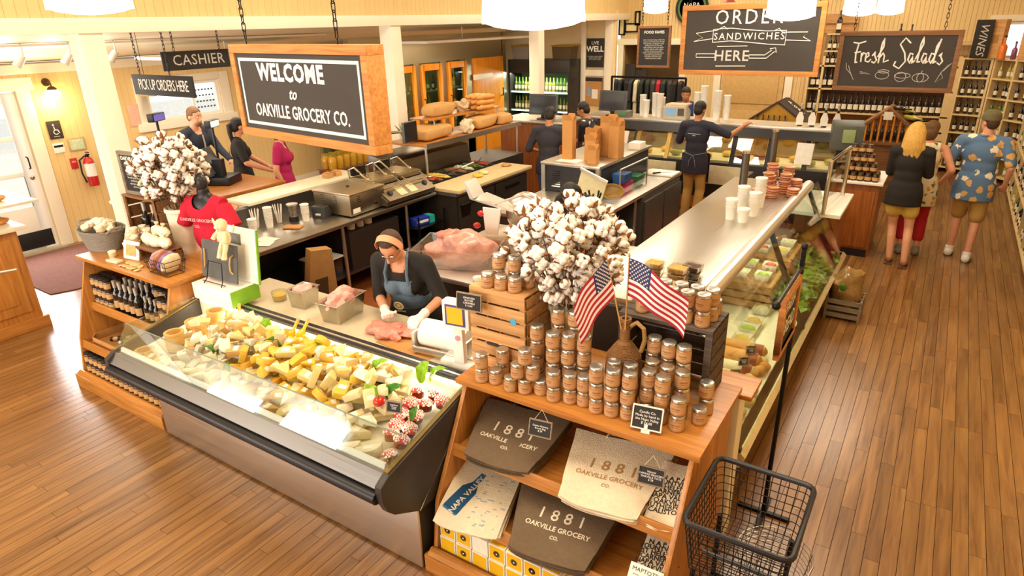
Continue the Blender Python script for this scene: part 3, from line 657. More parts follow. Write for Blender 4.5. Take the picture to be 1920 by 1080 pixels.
def jar(x, y, z, where, pos, rz=None):
    o = obj('candle_jar', JB); o.location = (x, y, z); o.rotation_euler = (0, 0, jit(.5) if rz is None else rz)
    l = obj('label_wrap', JL, None, o); obj('print', JP, None, l); c = obj('lid', JC, None, o)
    tag(o, 'candle jar, %s%s' % (pos + ' of ' if pos else '', where), 'jar', 'candle jars on the tote shelf')
def stack(x, y, n, where, z=1.03):
    for k in range(n):
        pos = '' if n == 1 else ('topmost' if k == n - 1 else ORD[k])
        jar(x + jit(.003), y + jit(.003), z + k * .0845, where, pos)
stack(-1.81, 2.425, 2, 'the short stack at the crate corner'); stack(-1.735, 2.45, 1, 'single jar before the crate, first')
stack(-1.74, 2.525, 2, 'the stack against the crate slats')
stack(-1.625, 2.425, 1, 'the pyramid before the crate, bottom left'); stack(-1.55, 2.445, 1, 'the pyramid before the crate, bottom middle'); stack(-1.475, 2.475, 1, 'the pyramid before the crate, bottom right')
jar(-1.587, 2.435, 1.1145, 'the pyramid before the crate', 'left of the second row'); jar(-1.512, 2.46, 1.1145, 'the pyramid before the crate', 'right of the second row'); jar(-1.55, 2.448, 1.199, 'the pyramid before the crate', 'peak')
stack(-1.55, 2.57, 4, 'the tall column beside the wooden crate')
for k, (x, y) in enumerate(((-1.39, 2.455), (-1.31, 2.48), (-1.235, 2.495))): stack(x, y, 2, 'the low front row under the bouquet, column %s' % ['one', 'two', 'three'][k])
for k, (x, y) in enumerate(((-1.435, 2.535), (-1.36, 2.56), (-1.285, 2.58))): stack(x, y, 4, 'the tall row under the bouquet, column %s' % ['one', 'two', 'three'][k])
for k, (x, y) in enumerate(((-1.46, 2.635), (-1.375, 2.655))): stack(x, y, 5, 'the tallest row against the bouquet bucket, column %s' % ['one', 'two'][k])
for k, (x, y) in enumerate(((-1.16, 2.47), (-1.083, 2.48), (-1.005, 2.495))): stack(x, y, 3, 'the front row below the jug, column %s' % ['one', 'two', 'three'][k])
for k, (x, y) in enumerate(((-1.11, 2.56), (-1.03, 2.575))): stack(x, y, 3, 'the row touching the jug, column %s' % ['one', 'two'][k])
for k, (x, y, n) in enumerate(((-.935, 2.56, 3), (-.858, 2.545, 3), (-.775, 2.53, 2))): stack(x, y, n, 'the front row below the dark crate, column %s' % ['one', 'two', 'three'][k])
for k, (x, y, n) in enumerate(((-.955, 2.655, 3), (-.875, 2.64, 3), (-.795, 2.63, 3))): stack(x, y, n, 'the middle row below the dark crate, column %s' % ['one', 'two', 'three'][k])
for k, (x, y, n) in enumerate(((-.985, 2.745, 4), (-.905, 2.73, 4), (-.825, 2.72, 4))): stack(x, y, n, 'the tall row against the dark crate, column %s' % ['one', 'two', 'three'][k])
stack(-.70, 2.63, 1, 'lone jar at the shelf corner'); stack(-.705, 2.735, 2, 'the short stack at the shelf corner')
# wooden crate with jars on it
def crate(name, label, x0, x1, y0, y1, z0, z1, m, openf='X', nslat=5):
    t = thing(name, label, 'crate', ((x0 + x1) / 2, (y0 + y1) / 2, z0), world=True)
    h = (z1 - z0) / nslat
    for (px, py) in ((x0, y0), (x1 - .035, y0), (x0, y1 - .02), (x1 - .035, y1 - .02)):
        obj('corner_post', B().box(px, px + .035, py + .008, py + .02, z0, z1 - .02), m, t)
    for k in range(nslat):
        for (ya, yb) in ((y0, y0 + .009), (y1 - .009, y1)):
            if openf == 'F' and ya == y0: continue
            obj('slat', B().box(x0, x1, ya, yb, z0 + k * h + .006, z0 + (k + 1) * h - .006), m, t, bev=.0015)
        for xa in (x0, x1 - .009):
            obj('slat', B().box(xa, xa + .009, y0 + .01, y1 - .01, z0 + k * h + .006, z0 + (k + 1) * h - .006), m, t, bev=.0015)
    for k in range(4):
        w = (y1 - y0) / 4; obj('top_slat', B().box(x0, x1, y0 + k * w + .002, y0 + (k + 1) * w - .004, z1 - .018, z1), m, t, bev=.0015)
    return t
pine = wood('pine_crate_wood', 'B07840', 'DDAE72', 'X', .65, 1.1, rnd=.12, bump=.3)
wc_ = crate('wooden_crate', 'pale slatted wooden crate on end with six jars on top', -1.97, -1.62, 2.56, 2.86, 1.03, 1.50, pine, nslat=6)
obj('sticker', B().lathe([(0, 0), (.02, 0), (.02, .001), (0, .001)], 16, M=Matrix.Translation((-1.69, 2.559, 1.35)) @ Matrix.Rotation(PI/2, 4, 'X')), mat('blue_sticker', '4FA6C8', .5), wc_)
obj('hand_hold', B().prism([(-1.86, 1.175), (-1.74, 1.175), (-1.73, 1.19), (-1.87, 1.19)], 'Y', 2.557, 2.561), rubber, wc_)
for k, (x, y) in enumerate(((-1.87, 2.60), (-1.79, 2.605), (-1.71, 2.61))): stack(x, y, 1, 'front row on the wooden crate, jar %s' % ['one', 'two', 'three'][k], 1.50)
for k, (x, y) in enumerate(((-1.85, 2.68), (-1.76, 2.69))): stack(x, y, 2, 'the back row on the wooden crate, column %s' % ['one', 'two'][k], 1.50)
stack(-1.68, 2.70, 1, 'rear jar on the wooden crate', 1.50)
dk = wood('dark_crate_wood', '3E3430', '6B5C50', 'X', .7, 1.1, rnd=.1, bump=.3)
crate('grey_crate', 'dark weathered crate lying open with jars on top', -1.2, -.72, 2.79, 3.06, 1.03, 1.43, dk, 'F', 5)
for r, (yy, off) in enumerate(((2.84, 0), (2.92, .02), (3.0, .01))):
    for k in range(4 if r else 3):
        stack(-.79 - k * .079 + off, yy, 2 if r < 2 else 1, '%s dark crate row, column %s from the aisle' % (['the front', 'the middle', 'the rear'][r], ['one', 'two', 'three', 'four'][k]), 1.43)
stack(-1.1, 2.86, 1, 'jar on the dark crate behind the flags', 1.43); stack(-1.02, 2.94, 1, 'jar deep in the row on the dark crate by the flags', 1.43)
# clear clamshell tubs behind the jars
tubm = glass('clear_plastic', 'F6F4EA', .1, .12); nutm = mat('granola', 'C99A4A', .7, var=.35, scale=60, bump=.6)
dnut = mat('dark_snack', '4A2A1E', .6, var=.35, scale=60, bump=.6)
def clam(loc, rz, label, m, n):
    if ('clam', m.name) not in KM:
        KM[('clam', m.name)] = B().prism([(-.055, -.045), (.055, -.045), (.06, -.04), (.06, .04), (.055, .045), (-.055, .045), (-.06, .04), (-.06, -.04)], 'Z', .002, .03).mesh('snack', m, .004, 40)
        KM['cl'] = B().lathe([(.07, 0), (.075, .036), (.078, .037), (.078, .04), (.073, .04), (.068, .003), (0, .003)], 4, M=Matrix.Rotation(PI/4, 4, 'Z')).mesh('tub', tubm, .006, 40)
    o = obj('snack_tub', KM['cl']); o.location = loc; o.rotation_euler = (0, 0, rz); obj('snack', KM[('clam', m.name)], None, o, loc=(0, 0, .002)).scale = (.8, 1, 1); tag(o, label, 'tub', 'clear snack tubs behind the jars')
# (they stand on the deli case top, see below)

# bouquet of cotton bolls
cot = mat('cotton_fluff', 'FBF6EC', .95, var=.03, bump=.5, bscale=90); caly = mat('boll_husk', '8A5A30', .8, var=.25, scale=60); twig = mat('cotton_twig', '6B4A2E', .8, var=.2)
bb = B()
for k in range(4):
    a = k * PI/2 + .3; bb.ell((math.cos(a) * .0115, math.sin(a) * .0115, .006), (.0125, .0125, .0155), 8, 6)
BOLL = bb.mesh('cotton_boll', cot, 0, 60)
hb = B()
for k in range(5):
    a = k * 2 * PI/5; c_, s_ = math.cos(a), math.sin(a)
    hb.add([(0, 0, -.012), (c_*.012 - s_*.008, s_*.012 + c_*.008, -.004), (c_*.012 + s_*.008, s_*.012 - c_*.008, -.004), (c_*.027, s_*.027, .012), (c_*.014, s_*.014, -.008)], [(0, 1, 4), (0, 4, 2), (1, 3, 4), (4, 3, 2), (0, 2, 1), (1, 2, 3)])
HUSK = hb.mesh('husk', caly, 0, 0)
def bouquet(name, label, base, rb, zb, c, rad, n, seed, potlabel, potmat, zlow=-.97, bs=1.42):
    r = random.Random(seed)
    pot = thing('flower_bucket', potlabel, 'bucket', base)
    obj('pot', B().lathe([(0, 0), (rb * .78, 0), (rb * .8, .01), (rb, zb - .02), (rb * 1.05, zb - .015), (rb * 1.05, zb), (rb * .95, zb), (rb * .76, .02), (0, .02)], 28), potmat, pot)
    obj('rim', B().lathe([(rb * 1.06, zb - .03), (rb * 1.075, zb - .02), (rb * 1.06, zb - .01)], 28), potmat, pot)
    t = thing(name, label, 'bouquet', (base[0], base[1], base[2] + zb * .5))
    o0 = Vector((base[0], base[1], base[2] + zb * .5)); cc_ = Vector(c) - o0
    for k in range(n):
        while True:
            d = Vector((r.gauss(0, 1), r.gauss(0, 1), r.gauss(0, 1))).normalized()
            if d.z > zlow and d.dot((CAM_P - Vector(c)).normalized()) > -.62: break
        q = r.uniform(.06, 1.0) ** .42; p = cc_ + Vector((d.x * rad[0], d.y * rad[1], d.z * rad[2])) * q
        rot = (d + Vector((r.uniform(-.6, .6), r.uniform(-.6, .6), r.uniform(-.2, .8)))).to_track_quat('Z', 'Y').to_euler()
        sc = r.uniform(.85, 1.25) * bs
        ob_ = obj('cotton_boll', BOLL, None, t); ob_.location = p; ob_.rotation_euler = rot; ob_.scale = (sc,) * 3; obj('husk', HUSK, None, ob_).scale = (1.25, 1.25, 1.2)
        if k % 4 == 0:
            m_ = p * .45 + Vector((r.uniform(-.02, .02), r.uniform(-.02, .02), .03)); obj('twig', B().tube([Vector((p.x * .12, p.y * .12, 0)), m_, p - Vector(d) * .012], [.004, .003, .002], 5), twig, t)
    return t
cream_pot = mat('cream_enamel', 'E2D3A4', .45, var=.06)
bouquet('cotton_bouquet', 'large bouquet of white cotton bolls in front of the slicer', (-1.5, 2.86, 1.03), .125, .36, (-1.54, 2.86, 1.69), (.34, .30, .29), 230, 5, 'cream metal bucket that holds the cotton behind the jars', cream_pot)

# jug with two flags
jugm = mat('wicker_jug', '8A6034', .75, var=.25, scale=60, bump=.8, bscale=120)
jg = thing('wicker_jug', 'brown wicker covered jug that holds two small flags', 'jug', (-1.12, 2.695, 1.03))
rings = []
for k in range(46): 
    z = .005 + k * .0062; r_ = .092 * (1 - .12 * abs(z - .12) / .12) if z < .22 else .092 * (1 - .12 * .83) * (1 - (z - .22) / .12)
    rings += [(max(r_, .03), z), (max(r_, .03) + .003, z + .003)]
obj('body', B().lathe([(0, .003)] + rings + [(.026, .30), (.024, .40), (.03, .405), (.03, .42), (.02, .42), (.02, .3)], 26), jugm, jg)
obj('handle', B().tube([(.028, 0, .385), (.06, 0, .41), (.10, -.01, .39), (.108, -.01, .33), (.088, 0, .26)], .011, 8), mat('jug_handle', 'A07A44', .7, bump=.6), jg)
fl_r = mat('flag_red', 'B01E34', .7, var=.06); fl_w = mat('flag_white', 'F1E9E4', .7, var=.03); fl_b = mat('flag_blue', '2E3566', .7, var=.08)
def flag(label, base, tip, hang, L_, Hh, sag, fold):
    t = thing('small_flag', label, 'flag', base)
    d = (Vector(tip) - Vector(base)); obj('stick', B().cyl((0, 0, 0), d, .004, .003, 8), mat('flag_stick', 'C99A5C', .6), t)
    obj('finial', B().ell(d, (.006, .006, .012), 8, 6), mat('flag_stick', ''), t)
    hang = Vector(hang).normalized(); dn = d.normalized()
    def f(u, v):  # u along the fly, v from the hoist top down
        p = d * (.97 - v * Hh / d.length) + hang * (u * L_) + Vector((0, 0, -sag * u * u)) ; n_ = dn.cross(hang).normalized()
        return p + n_ * (fold * math.sin(u * 7.5 + v * 1.5) * (.25 + u))
    b = B().sheet(f, 30, 13, .0008); me = b.mesh('cloth', fl_w, 0, 60); me.materials.append(fl_r); me.materials.append(fl_b)
    # colour by grid cell
    NU, NV = 30, 13
    for i_, p in enumerate(me.polygons):
        q = p.center; best = None
        rel = q - d * .97
        # invert by nearest grid cell
        best = min(((q - Vector(f((i + .5) / NU, (j + .5) / NV))).length, i, j) for i in range(NU) for j in range(NV)) if False else None
        p.material_index = 0
    # faces were made in grid order: front cells first
    n_cells = NU * NV
    for i_, p in enumerate(me.polygons):
        k = i_ if i_ < n_cells else (i_ - n_cells if i_ < 2 * n_cells else 0)
        i, j = k % NU, k // NU; p.material_index = 2 if (i < 12 and j < 7) else (1 if j % 2 == 0 else 0)
    c = obj('cloth', me, None, t)
    st = B()
    for r in range(9):
        for k in range(6 if r % 2 == 0 else 5):
            u = (k * 2 + 1 + r % 2) / 12.5 * .4; v = (r + .75) / 9.6 * 7 / 13; p = Vector(f(u, v)); n_ = (Vector(f(u + .01, v)) - p).cross(Vector(f(u, v + .01)) - p).normalized()
            for s_ in (.0014, -.0022): 
                M_ = Matrix.Translation(p + n_ * s_) @ n_.to_track_quat('Z', 'Y').to_matrix().to_4x4()
                st.add([((.0062 if q % 2 == 0 else .0027) * math.cos(q * PI/5), (.0062 if q % 2 == 0 else .0027) * math.sin(q * PI/5), 0) for q in range(10)], [tuple(range(10))], M_)
    obj('star', st, fl_w, c, smooth=0, kind='stuff')
    return t
flag('small striped flag drooping towards the wooden crate', (-1.13, 2.67, 1.4), (-1.205, 2.63, 1.78), (-.32, -.6, -.55), .25, .20, .05, .012)
flag('small striped flag spread towards the dark crate', (-1.11, 2.67, 1.4), (-1.09, 2.63, 1.80), (.96, -.2, -.12), .31, .20, .09, .016)

# chalk boards around the jars
price_board((-1.93, 2.50, 1.39), (-.1, 0, .12), 'chalk board hung on the wooden crate corner', .14, .085, txt='GRASS FED\nBUTTER\nCARAMELS\n$ 12.00')
pb = price_board((-.885, 2.43, 1.05), (-.35, 0, .15), 'white framed chalk board on a clip stand before the jars', .13, .10, frame=paper, txt='Candle Co.\nMade by hand in\nthe Napa Valley\n$ 24.00')
obj('clip_stand', B().box(-.02, .02, -.008, .02, -.022, -.006).box(-.008, .008, -.008, .006, -.01, .02), paper, pb)
# ================================================================== jam shelf: bottles, jars, baskets
darkglass = mat('dark_bottle_glass', '1C1712', .12, var=.1, coat=.5); olive = mat('olive_bottle_glass', '3A3A18', .12, var=.1, coat=.5)
tanlab = mat('kraft_label', 'C39A62', .7); foil = mat('silver_foil', 'C9C4B8', .35, .6); blacklid = mat('black_lid', '26221E', .4)
WB = B().lathe(bottle_prof(.037, .30, .0135, .08), 14).mesh('bottle', darkglass, 0, 40)
WC = B().lathe([(.0155, .235), (.0165, .30), (.0165, .304), (0, .304)], 12).mesh('capsule', foil, 0, 40)
WL = B().lathe([(.0376, .05), (.0376, .12)], 14, a0=-2.9, a1=-.1).mesh('bottle_label', tanlab, 0, 60)
JamB = B().lathe([(0, 0), (.03, 0), (.033, .004), (.033, .066), (.029, .072), (0, .072)], 14).mesh('jam_jar', mat('jam_dark', '5A3418', .25, var=.2, coat=.4), 0, 40)
JamL = B().lathe([(.0335, .014), (.0335, .056)], 14, a0=-3.0, a1=0).mesh('jar_label', tanlab, 0, 60)
JamC = B().lathe([(.031, .072), (.0325, .074), (.0325, .088), (.030, .09), (0, .09)], 14).mesh('lid', blacklid, 0, 40)
JamG = B().lathe([(.031, .072), (.0325, .074), (.0325, .088), (.030, .09), (0, .09)], 14).mesh('lid', mat('gold_lid', 'B8A22E', .3, .6), 0, 40)
def wine(x, y, z, label, group, s=1., lab=WL, body=WB, cap=WC):
    o = obj('bottle', body); o.location = (x, y, z); o.scale = (s,) * 3; o.rotation_euler = (0, 0, jit(.4)); tag(o, label, 'bottle', group)
    if cap: obj('capsule', cap, None, o)
    if lab: obj('bottle_label', lab, None, o)
    return o
def jam(x, y, z, label, group, lid=JamC):
    o = obj('jam_jar', JamB); o.location = (x, y, z); o.rotation_euler = (0, 0, jit(.4)); tag(o, label, 'jar', group); obj('jar_label', JamL, None, o); obj('lid', lid, None, o)
NTH = ['first', 'second', 'third', 'fourth', 'fifth', 'sixth', 'seventh', 'eighth', 'ninth', 'tenth', 'eleventh', 'twelfth', 'thirteenth', 'fourteenth', 'fifteenth', 'sixteenth', 'seventeenth']
# upper shelf: jam stacks, bottles, jam stacks
for k in range(4):
    for r in range(2):
        for h in range(3): jam(-5.72 + k * .07, 2.31 + r * .072, .66 + h * .09, 'black-lidded jam jar left of the bottles, %s column, %s row, %s' % (NTH[k], ['front', 'rear'][r], ['lowest', 'middle', 'topmost'][h]), 'jam jars left of the bottles')
for k in range(5):
    for r in range(3): wine(-5.42 + k * .08 + r * .01, 2.32 + r * .085, .66, 'dark bottle with silver capsule and kraft band, %s of the %s row' % (NTH[k], ['front', 'middle', 'rear'][r]), 'dark bottles on the jam shelf', .9)
for k in range(4): wine(-5.0 + k * .07, 2.33, .66, 'smaller bottle with pale cap before the jam stack, %s in its row' % NTH[k], 'small bottles on the jam shelf', .72)
for k in range(3):
    for r in range(2):
        for h in range(3): jam(-4.74 + k * .07, 2.32 + r * .075, .66 + h * .09, 'black-lidded jam jar right of the bottles, %s column, %s row, %s' % (NTH[k], ['front', 'rear'][r], ['lowest', 'middle', 'topmost'][h]), 'jam jars right of the bottles')
for k in range(3):
    for h in range(3): jam(-4.98 + k * .075, 2.43, .66 + h * .09, 'black-lidded jam jar behind the small bottles, %s column, %s' % (NTH[k], ['lowest', 'middle', 'topmost'][h]), 'jam jars behind the small bottles')
# middle shelf: open carton with gold-lidded jars
ct = thing('open_carton', 'open octagonal kraft carton on the middle shelf', 'carton', (-5.45, 2.32, .36))
cp = [(-.28, -.12), (-.22, -.17), (.16, -.17), (.2, -.14), (.2, .14), (.16, .18), (-.22, .18), (-.28, .12)]
obj('bottom', B().prism(cp, 'Z', 0, .006), kraft, ct)
cb = B()
for k in range(8):
    a, b = Vector(cp[k]), Vector(cp[(k + 1) % 8]); cb.add([(a.x, a.y, 0), (b.x, b.y, 0), (b.x, b.y, .07), (a.x, a.y, .07), (a.x*.97, a.y*.97, 0), (b.x*.97, b.y*.97, 0), (b.x*.97, b.y*.97, .07), (a.x*.97, a.y*.97, .07)], [(0, 1, 2, 3), (5, 4, 7, 6), (3, 2, 6, 7)])
obj('wall', cb, kraft, ct)
for k in range(3): wine(-5.6 + k * .08, 2.26 + k * .06, .38, 'small dark bottle lying in the open carton, %s' % NTH[k], 'bottles in the open carton', .6).rotation_euler = (0, 1.45, .5 + k * .3)
for k in range(6):
    for r in range(3):
        for h in range(2): jam(-5.12 + k * .072, 2.18 + r * .075, .36 + h * .09, ('gold' if h else 'black') + '-lidded jar on the middle shelf, %s row, %s from the carton' % (['front', 'second', 'rear'][r], NTH[k]), 'jars on the middle shelf', JamG if h else JamC)
for k in range(16):
    for h in range(2): jam(-5.72 + k * .073, 2.10, .12 + h * .09, '%s black-lidded jar on the bottom shelf, %s from the aisle end' % (['lower', 'upper'][h], NTH[k]), 'jars on the bottom shelf')
# top of the jam shelf: basket of little jars, clustered jars, crate with wine, soft toys
wick = mat('grey_wicker', '8C8578', .75, var=.2, scale=80, bump=.8, bscale=90)
WJ = B().lathe([(0, 0), (.026, 0), (.029, .004), (.029, .034), (.026, .038), (0, .038)], 14).mesh('honey_jar', mat('pale_honey', 'D9B98A', .3, var=.1), 0, 40)
WJC = B().lathe([(.028, .036), (.031, .038), (.031, .050), (.028, .053), (0, .053)], 14).mesh('lid', mat('cream_lid', 'EFE6CF', .5), 0, 40)
def hj(loc, label, group, rot=None):
    o = obj('cream_jar', WJ); o.location = loc; o.rotation_euler = rot or (0, 0, 0); obj('lid', WJC, None, o); tag(o, label, 'jar', group)
bk = thing('wicker_basket', 'oval grey wicker basket heaped with cream-lidded jars', 'basket', (-5.80, 2.50, 1.03)); bk.scale = (1.3, 1.3, 1.2); rr = []
for k in range(16): z = k * .0095; r_ = .125 + .055 * z / .15; rr += [(r_, z), (r_ + .005, z + .005)]
obj('body', B().lathe([(0, .004)] + rr + [(.178, .15), (.168, .15), (.118, .012), (0, .012)], 28, sy=.72), wick, bk)
for s_ in (-1, 1): obj('handle', B().tube([(s_*.175, -.05, .145), (s_*.2, -.03, .175), (s_*.2, .03, .175), (s_*.175, .05, .145)], .008, 7), wick, bk)
rj = random.Random(4)
for k in range(34):
    a = rj.uniform(0, 6.28); q = math.sqrt(rj.random()) * .8; hj((-5.80 + .19 * q * math.cos(a), 2.50 + .135 * q * math.sin(a), 1.03 + .135 + .06 * (1 - q) + rj.uniform(0, .02)), 'cream-lidded jar heaped in the grey wicker basket', 'jars in the wicker basket', (rj.uniform(-.5, .5), rj.uniform(-.5, .5), 0))
for k, (x, y, n) in enumerate(((-5.49, 2.40, 1), (-5.48, 2.56, 3), (-5.43, 2.5, 2), (-5.42, 2.58, 4), (-5.35, 2.53, 3), (-5.36, 2.46, 1), (-5.5, 2.64, 3), (-5.42, 2.65, 4), (-5.3, 2.62, 4))):
    for h in range(n): hj((x, y, 1.03 + h * .054), '%s cream-lidded jar of the %s stack beside the wicker basket' % (ORD[h], NTH[k]), 'stacked cream-lidded jars')
cr = crate('display_crate', 'brown crate open to the front with two wine bottles inside', -5.74, -5.26, 2.70, 2.98, 1.03, 1.46, brownf, 'F', 4)
wine(-5.58, 2.78, 1.07, 'dark wine bottle in the brown crate, nearer the basket', 'wine in the brown crate', 1.05, lab=WL); wine(-5.44, 2.78, 1.07, 'dark wine bottle in the brown crate, nearer the bouquet', 'wine in the brown crate', 1.05)
toy = mat('cream_plush', 'EAD9AE', .9, var=.06, bump=.4, bscale=80)
def plush(name, label, loc, rz, s=1., sit=True):
    t = thing(name, label, 'soft toy', loc, rz); t.scale = (s,) * 3
    obj('body', B().ell((0, 0, .07), (.045, .04, .06), 14, 10), toy, t); h = obj('head', B().ell((0, -.005, .16), (.042, .04, .042), 14, 10).ell((0, -.04, .15), (.018, .016, .015), 10, 6), toy, t)
    for sx in (-1, 1):
        obj('ear', B().ell((sx*.035, .01, .19), (.012, .008, .035), 8, 6, M=Matrix.Rotation(sx*.5, 4, 'Y')), toy, t)
        obj('arm', B().tube([(sx*.035, -.01, .11), (sx*.065, -.03, .08), (sx*.07, -.045, .055)], [.016, .015, .017], 8), toy, t)
        obj('leg', B().tube([(sx*.025, -.01, .03), (sx*.03, -.035 if sit else -.01, -.03), (sx*.03, -.045 if sit else -.01, -.07)], [.018, .016, .02], 8), toy, t)
    return t
plush('plush_toy', 'cream plush animal sitting on the brown crate', (-5.36, 2.76, 1.52), .6, .9)
oil = obj('oil_bottle', B().lathe([(0, 0), (.035, 0), (.037, .006), (.037, .17), (.014, .22), (.014, .28), (0, .28)], 14), mat('olive_oil', 'B8A21E', .12, coat=.5)); oil.location = (-5.31, 2.88, 1.46); tag(oil, 'yellow oil bottle standing on the brown crate', 'bottle')
oil2 = obj('oil_bottle', oil.data); oil2.location = (-5.39, 2.93, 1.46); oil2.scale = (.9, .9, .9); tag(oil2, 'second yellow oil bottle on the brown crate, behind the first', 'bottle')
white_pot = mat('white_enamel', 'E9E0C9', .4, var=.05)
bouquet('cotton_bouquet', 'bouquet of cotton bolls in front of the cash desk', (-5.06, 2.80, 1.03), .11, .38, (-5.07, 2.80, 1.73), (.31, .27, .26), 190, 9, 'white enamel bucket that holds the cotton on the jam shelf', white_pot)
# small crate with bagged treats, wire basket, crackers
crate('gift_crate', 'low brown crate of cellophane bags at the bouquet foot', -5.22, -4.86, 2.46, 2.64, 1.03, 1.15, brownf, 'F', 2)
cello = mat('cellophane_bag', 'EFE2C4', .15, var=.12, scale=18, coat=.6, bump=.5, bscale=25)
for k, (x, y, z, s) in enumerate(((-5.14, 2.54, 1.20, .075), (-5.03, 2.53, 1.20, .07), (-4.93, 2.55, 1.2, .072), (-5.1, 2.60, 1.26, .065), (-4.97, 2.58, 1.27, .065))):
    b = B().ell((0, 0, 0), (s, s * .6, s * .7), 14, 9)
    b.v = [tuple(Vector(v) * (1 + .18 * noise.noise(Vector(v) * 30 + Vector((k, 0, 0))))) for v in b.v]
    o = obj('treat_bag', b, cello); o.location = (x, y, z); obj('twist_tie', B().tube([(0, 0, s * .6), (.005, 0, s * .75), (.014, 0, s * 1.05)], [.012, .005, .018], 8), cello, o); tag(o, 'clear bag of treats on the low crate, %s' % NTH[k], 'bag', 'cellophane treat bags')
wb_ = thing('wire_basket', 'wire basket of bagged snacks at the shelf edge', 'basket', (-4.74, 2.42, 1.03))
wire = mat('dark_wire', '4A4238', .4, .7)
for z, s_ in ((.004, .8), (.04, .87), (.08, .94), (.12, 1.)): obj('hoop', B().tube([(.15*s_*c, .085*s_*s, z) for c, s in ((-1, -1), (1, -1), (1, 1), (-1, 1))], .003, 6, True), wire, wb_)
for k in range(9):
    x = -.14 + k * .035
    for sy in (-1, 1): obj('upright', B().tube([(x*.8, sy*.085*.8, .004), (x, sy*.085, .12)], .002, 5), wire, wb_)
for k, (c, x) in enumerate((('C9A0A0', -.08), ('B06A4A', -.03), ('8A6AA0', .03), ('E2D2A8', .08))):
    b = B().ell((0, 0, 0), (.03, .09, .075), 12, 8); b.v = [tuple(Vector(v) * (1 + .2 * noise.noise(Vector(v) * 25 + Vector((k, 2, 0))))) for v in b.v]
    o = obj('snack_bag', b, mat('snack_bag_%d' % k, c, .25, var=.15, coat=.5)); o.location = (-4.74 + x, 2.42, 1.12); o.rotation_euler = (.4, .2, .1); tag(o, 'shiny snack bag in the wire basket, %s from the bouquet' % NTH[k], 'bag', 'snack bags in the wire basket')
for k in range(9):
    o = obj('ginger_biscuit', B().lathe([(0, 0), (.024, 0), (.026, .003), (.024, .008), (0, .009)], 10), mat('biscuit', 'DDBE82', .7, var=.1)); o.location = (-5.2 + (k % 5) * .055, 2.32 + (k // 5) * .055, 1.032 + (k % 2) * .004); o.rotation_euler = (jit(.2), jit(.2), 0); tag(o, 'pale biscuit on the jam shelf top edge, %s' % NTH[k], 'biscuit', 'biscuits on the jam shelf top')
o = tag(obj('biscuit_packet', B().box(-.07, .07, -.03, .03, 0, .02), cello, bev=.006), 'flat packet lying on the jam shelf top', 'packet'); o.location = (-5.35, 2.34, 1.031); o.rotation_euler = (0, 0, .1)
o = tag(obj('paper_stand', B().box(-.09, .09, -.006, .006, 0, .15), paper, bev=.003), 'small framed card leaning before the stacked jars', 'card'); o.location = (-5.28, 2.44, 1.031); o.rotation_euler = (-.25, 0, .15); obj('picture', B().box(-.06, .06, -.0075, -.006, .03, .12), mat('card_picture', 'C8A060', .6, var=.3, scale=30), o)
for o_ in COL.objects:   # everything that stands on the jam shelf top rests on its raised board
    if o_.parent is None and o_.type != 'LIGHT' and -6.2 < o_.location.x < -4.5 and 2.2 < o_.location.y < 3.05 and 1.02 < o_.location.z < 2: o_.location.z += .07
# white box with slate board, white tray and plush rabbit at the case corner
wbx = thing('white_gift_box', 'white box with green side at the corner of the cheese case', 'box', (-4.22, 2.545, .957), .03)
obj('body', B().box(-.22, .22, -.12, .12, 0, .12), white, wbx, bev=.004); obj('green_side', B().box(.221, .226, -.12, .12, 0, .12), mat('leaf_green_card', '7DB52E', .5), wbx)
sl = thing('slate_board', 'dark slate serving board with rope handles on a wire easel', 'serving board', (-4.24, 2.52, 1.08), .03)
obj('slate', B().box(-.2, .2, 0, .012, .02, .3, Matrix.Rotation(-.18, 4, 'X')), mat('slate', '5A5A58', .75, var=.12, bump=.3), sl, bev=.002)
for s_ in (-1, 1): obj('rope_handle', B().tube([Matrix.Rotation(-.18, 3, 'X') @ Vector((s_*.165, -.004, z)) + Vector((s_*dx, -.01*d_, 0)) for z, dx, d_ in ((.09, 0, 0), (.11, -.018, 1), (.16, -.022, 1.4), (.21, -.018, 1), (.23, 0, 0))], .006, 7), mat('rope', 'C9A468', .8, bump=.6), sl)
obj('easel', B().tube([(-.1, -.06, 0), (-.09, -.035, .03), (-.075, -.005, .16), (.075, -.005, .16), (.09, -.035, .03), (.1, -.06, 0)], .0035, 6).tube([(-.13, -.045, .012), (.13, -.045, .012)], .003, 6), blackm, sl)
wt_ = thing('white_print_board', 'white picture board with green edge standing behind the slate', 'picture', (-4.17, 2.63, 1.08), .03)
obj('panel', B().box(-.22, .22, 0, .015, 0, .40, Matrix.Rotation(-.12, 4, 'X')), white, wt_, bev=.002); obj('green_edge', B().box(.221, .232, 0, .016, 0, .40, Matrix.Rotation(-.12, 4, 'X')), MATS['leaf_green_card'], wt_)
obj('print', B().box(-.12, .06, -.002, -.0005, .27, .35, Matrix.Rotation(-.12, 4, 'X')), mat('grey_print', '6E7068', .6, var=.3, scale=30), wt_)
plush('plush_rabbit', 'plush rabbit in a white jumper hanging over the slate board', (-4.10, 2.54, 1.37), -.1, 1.05)

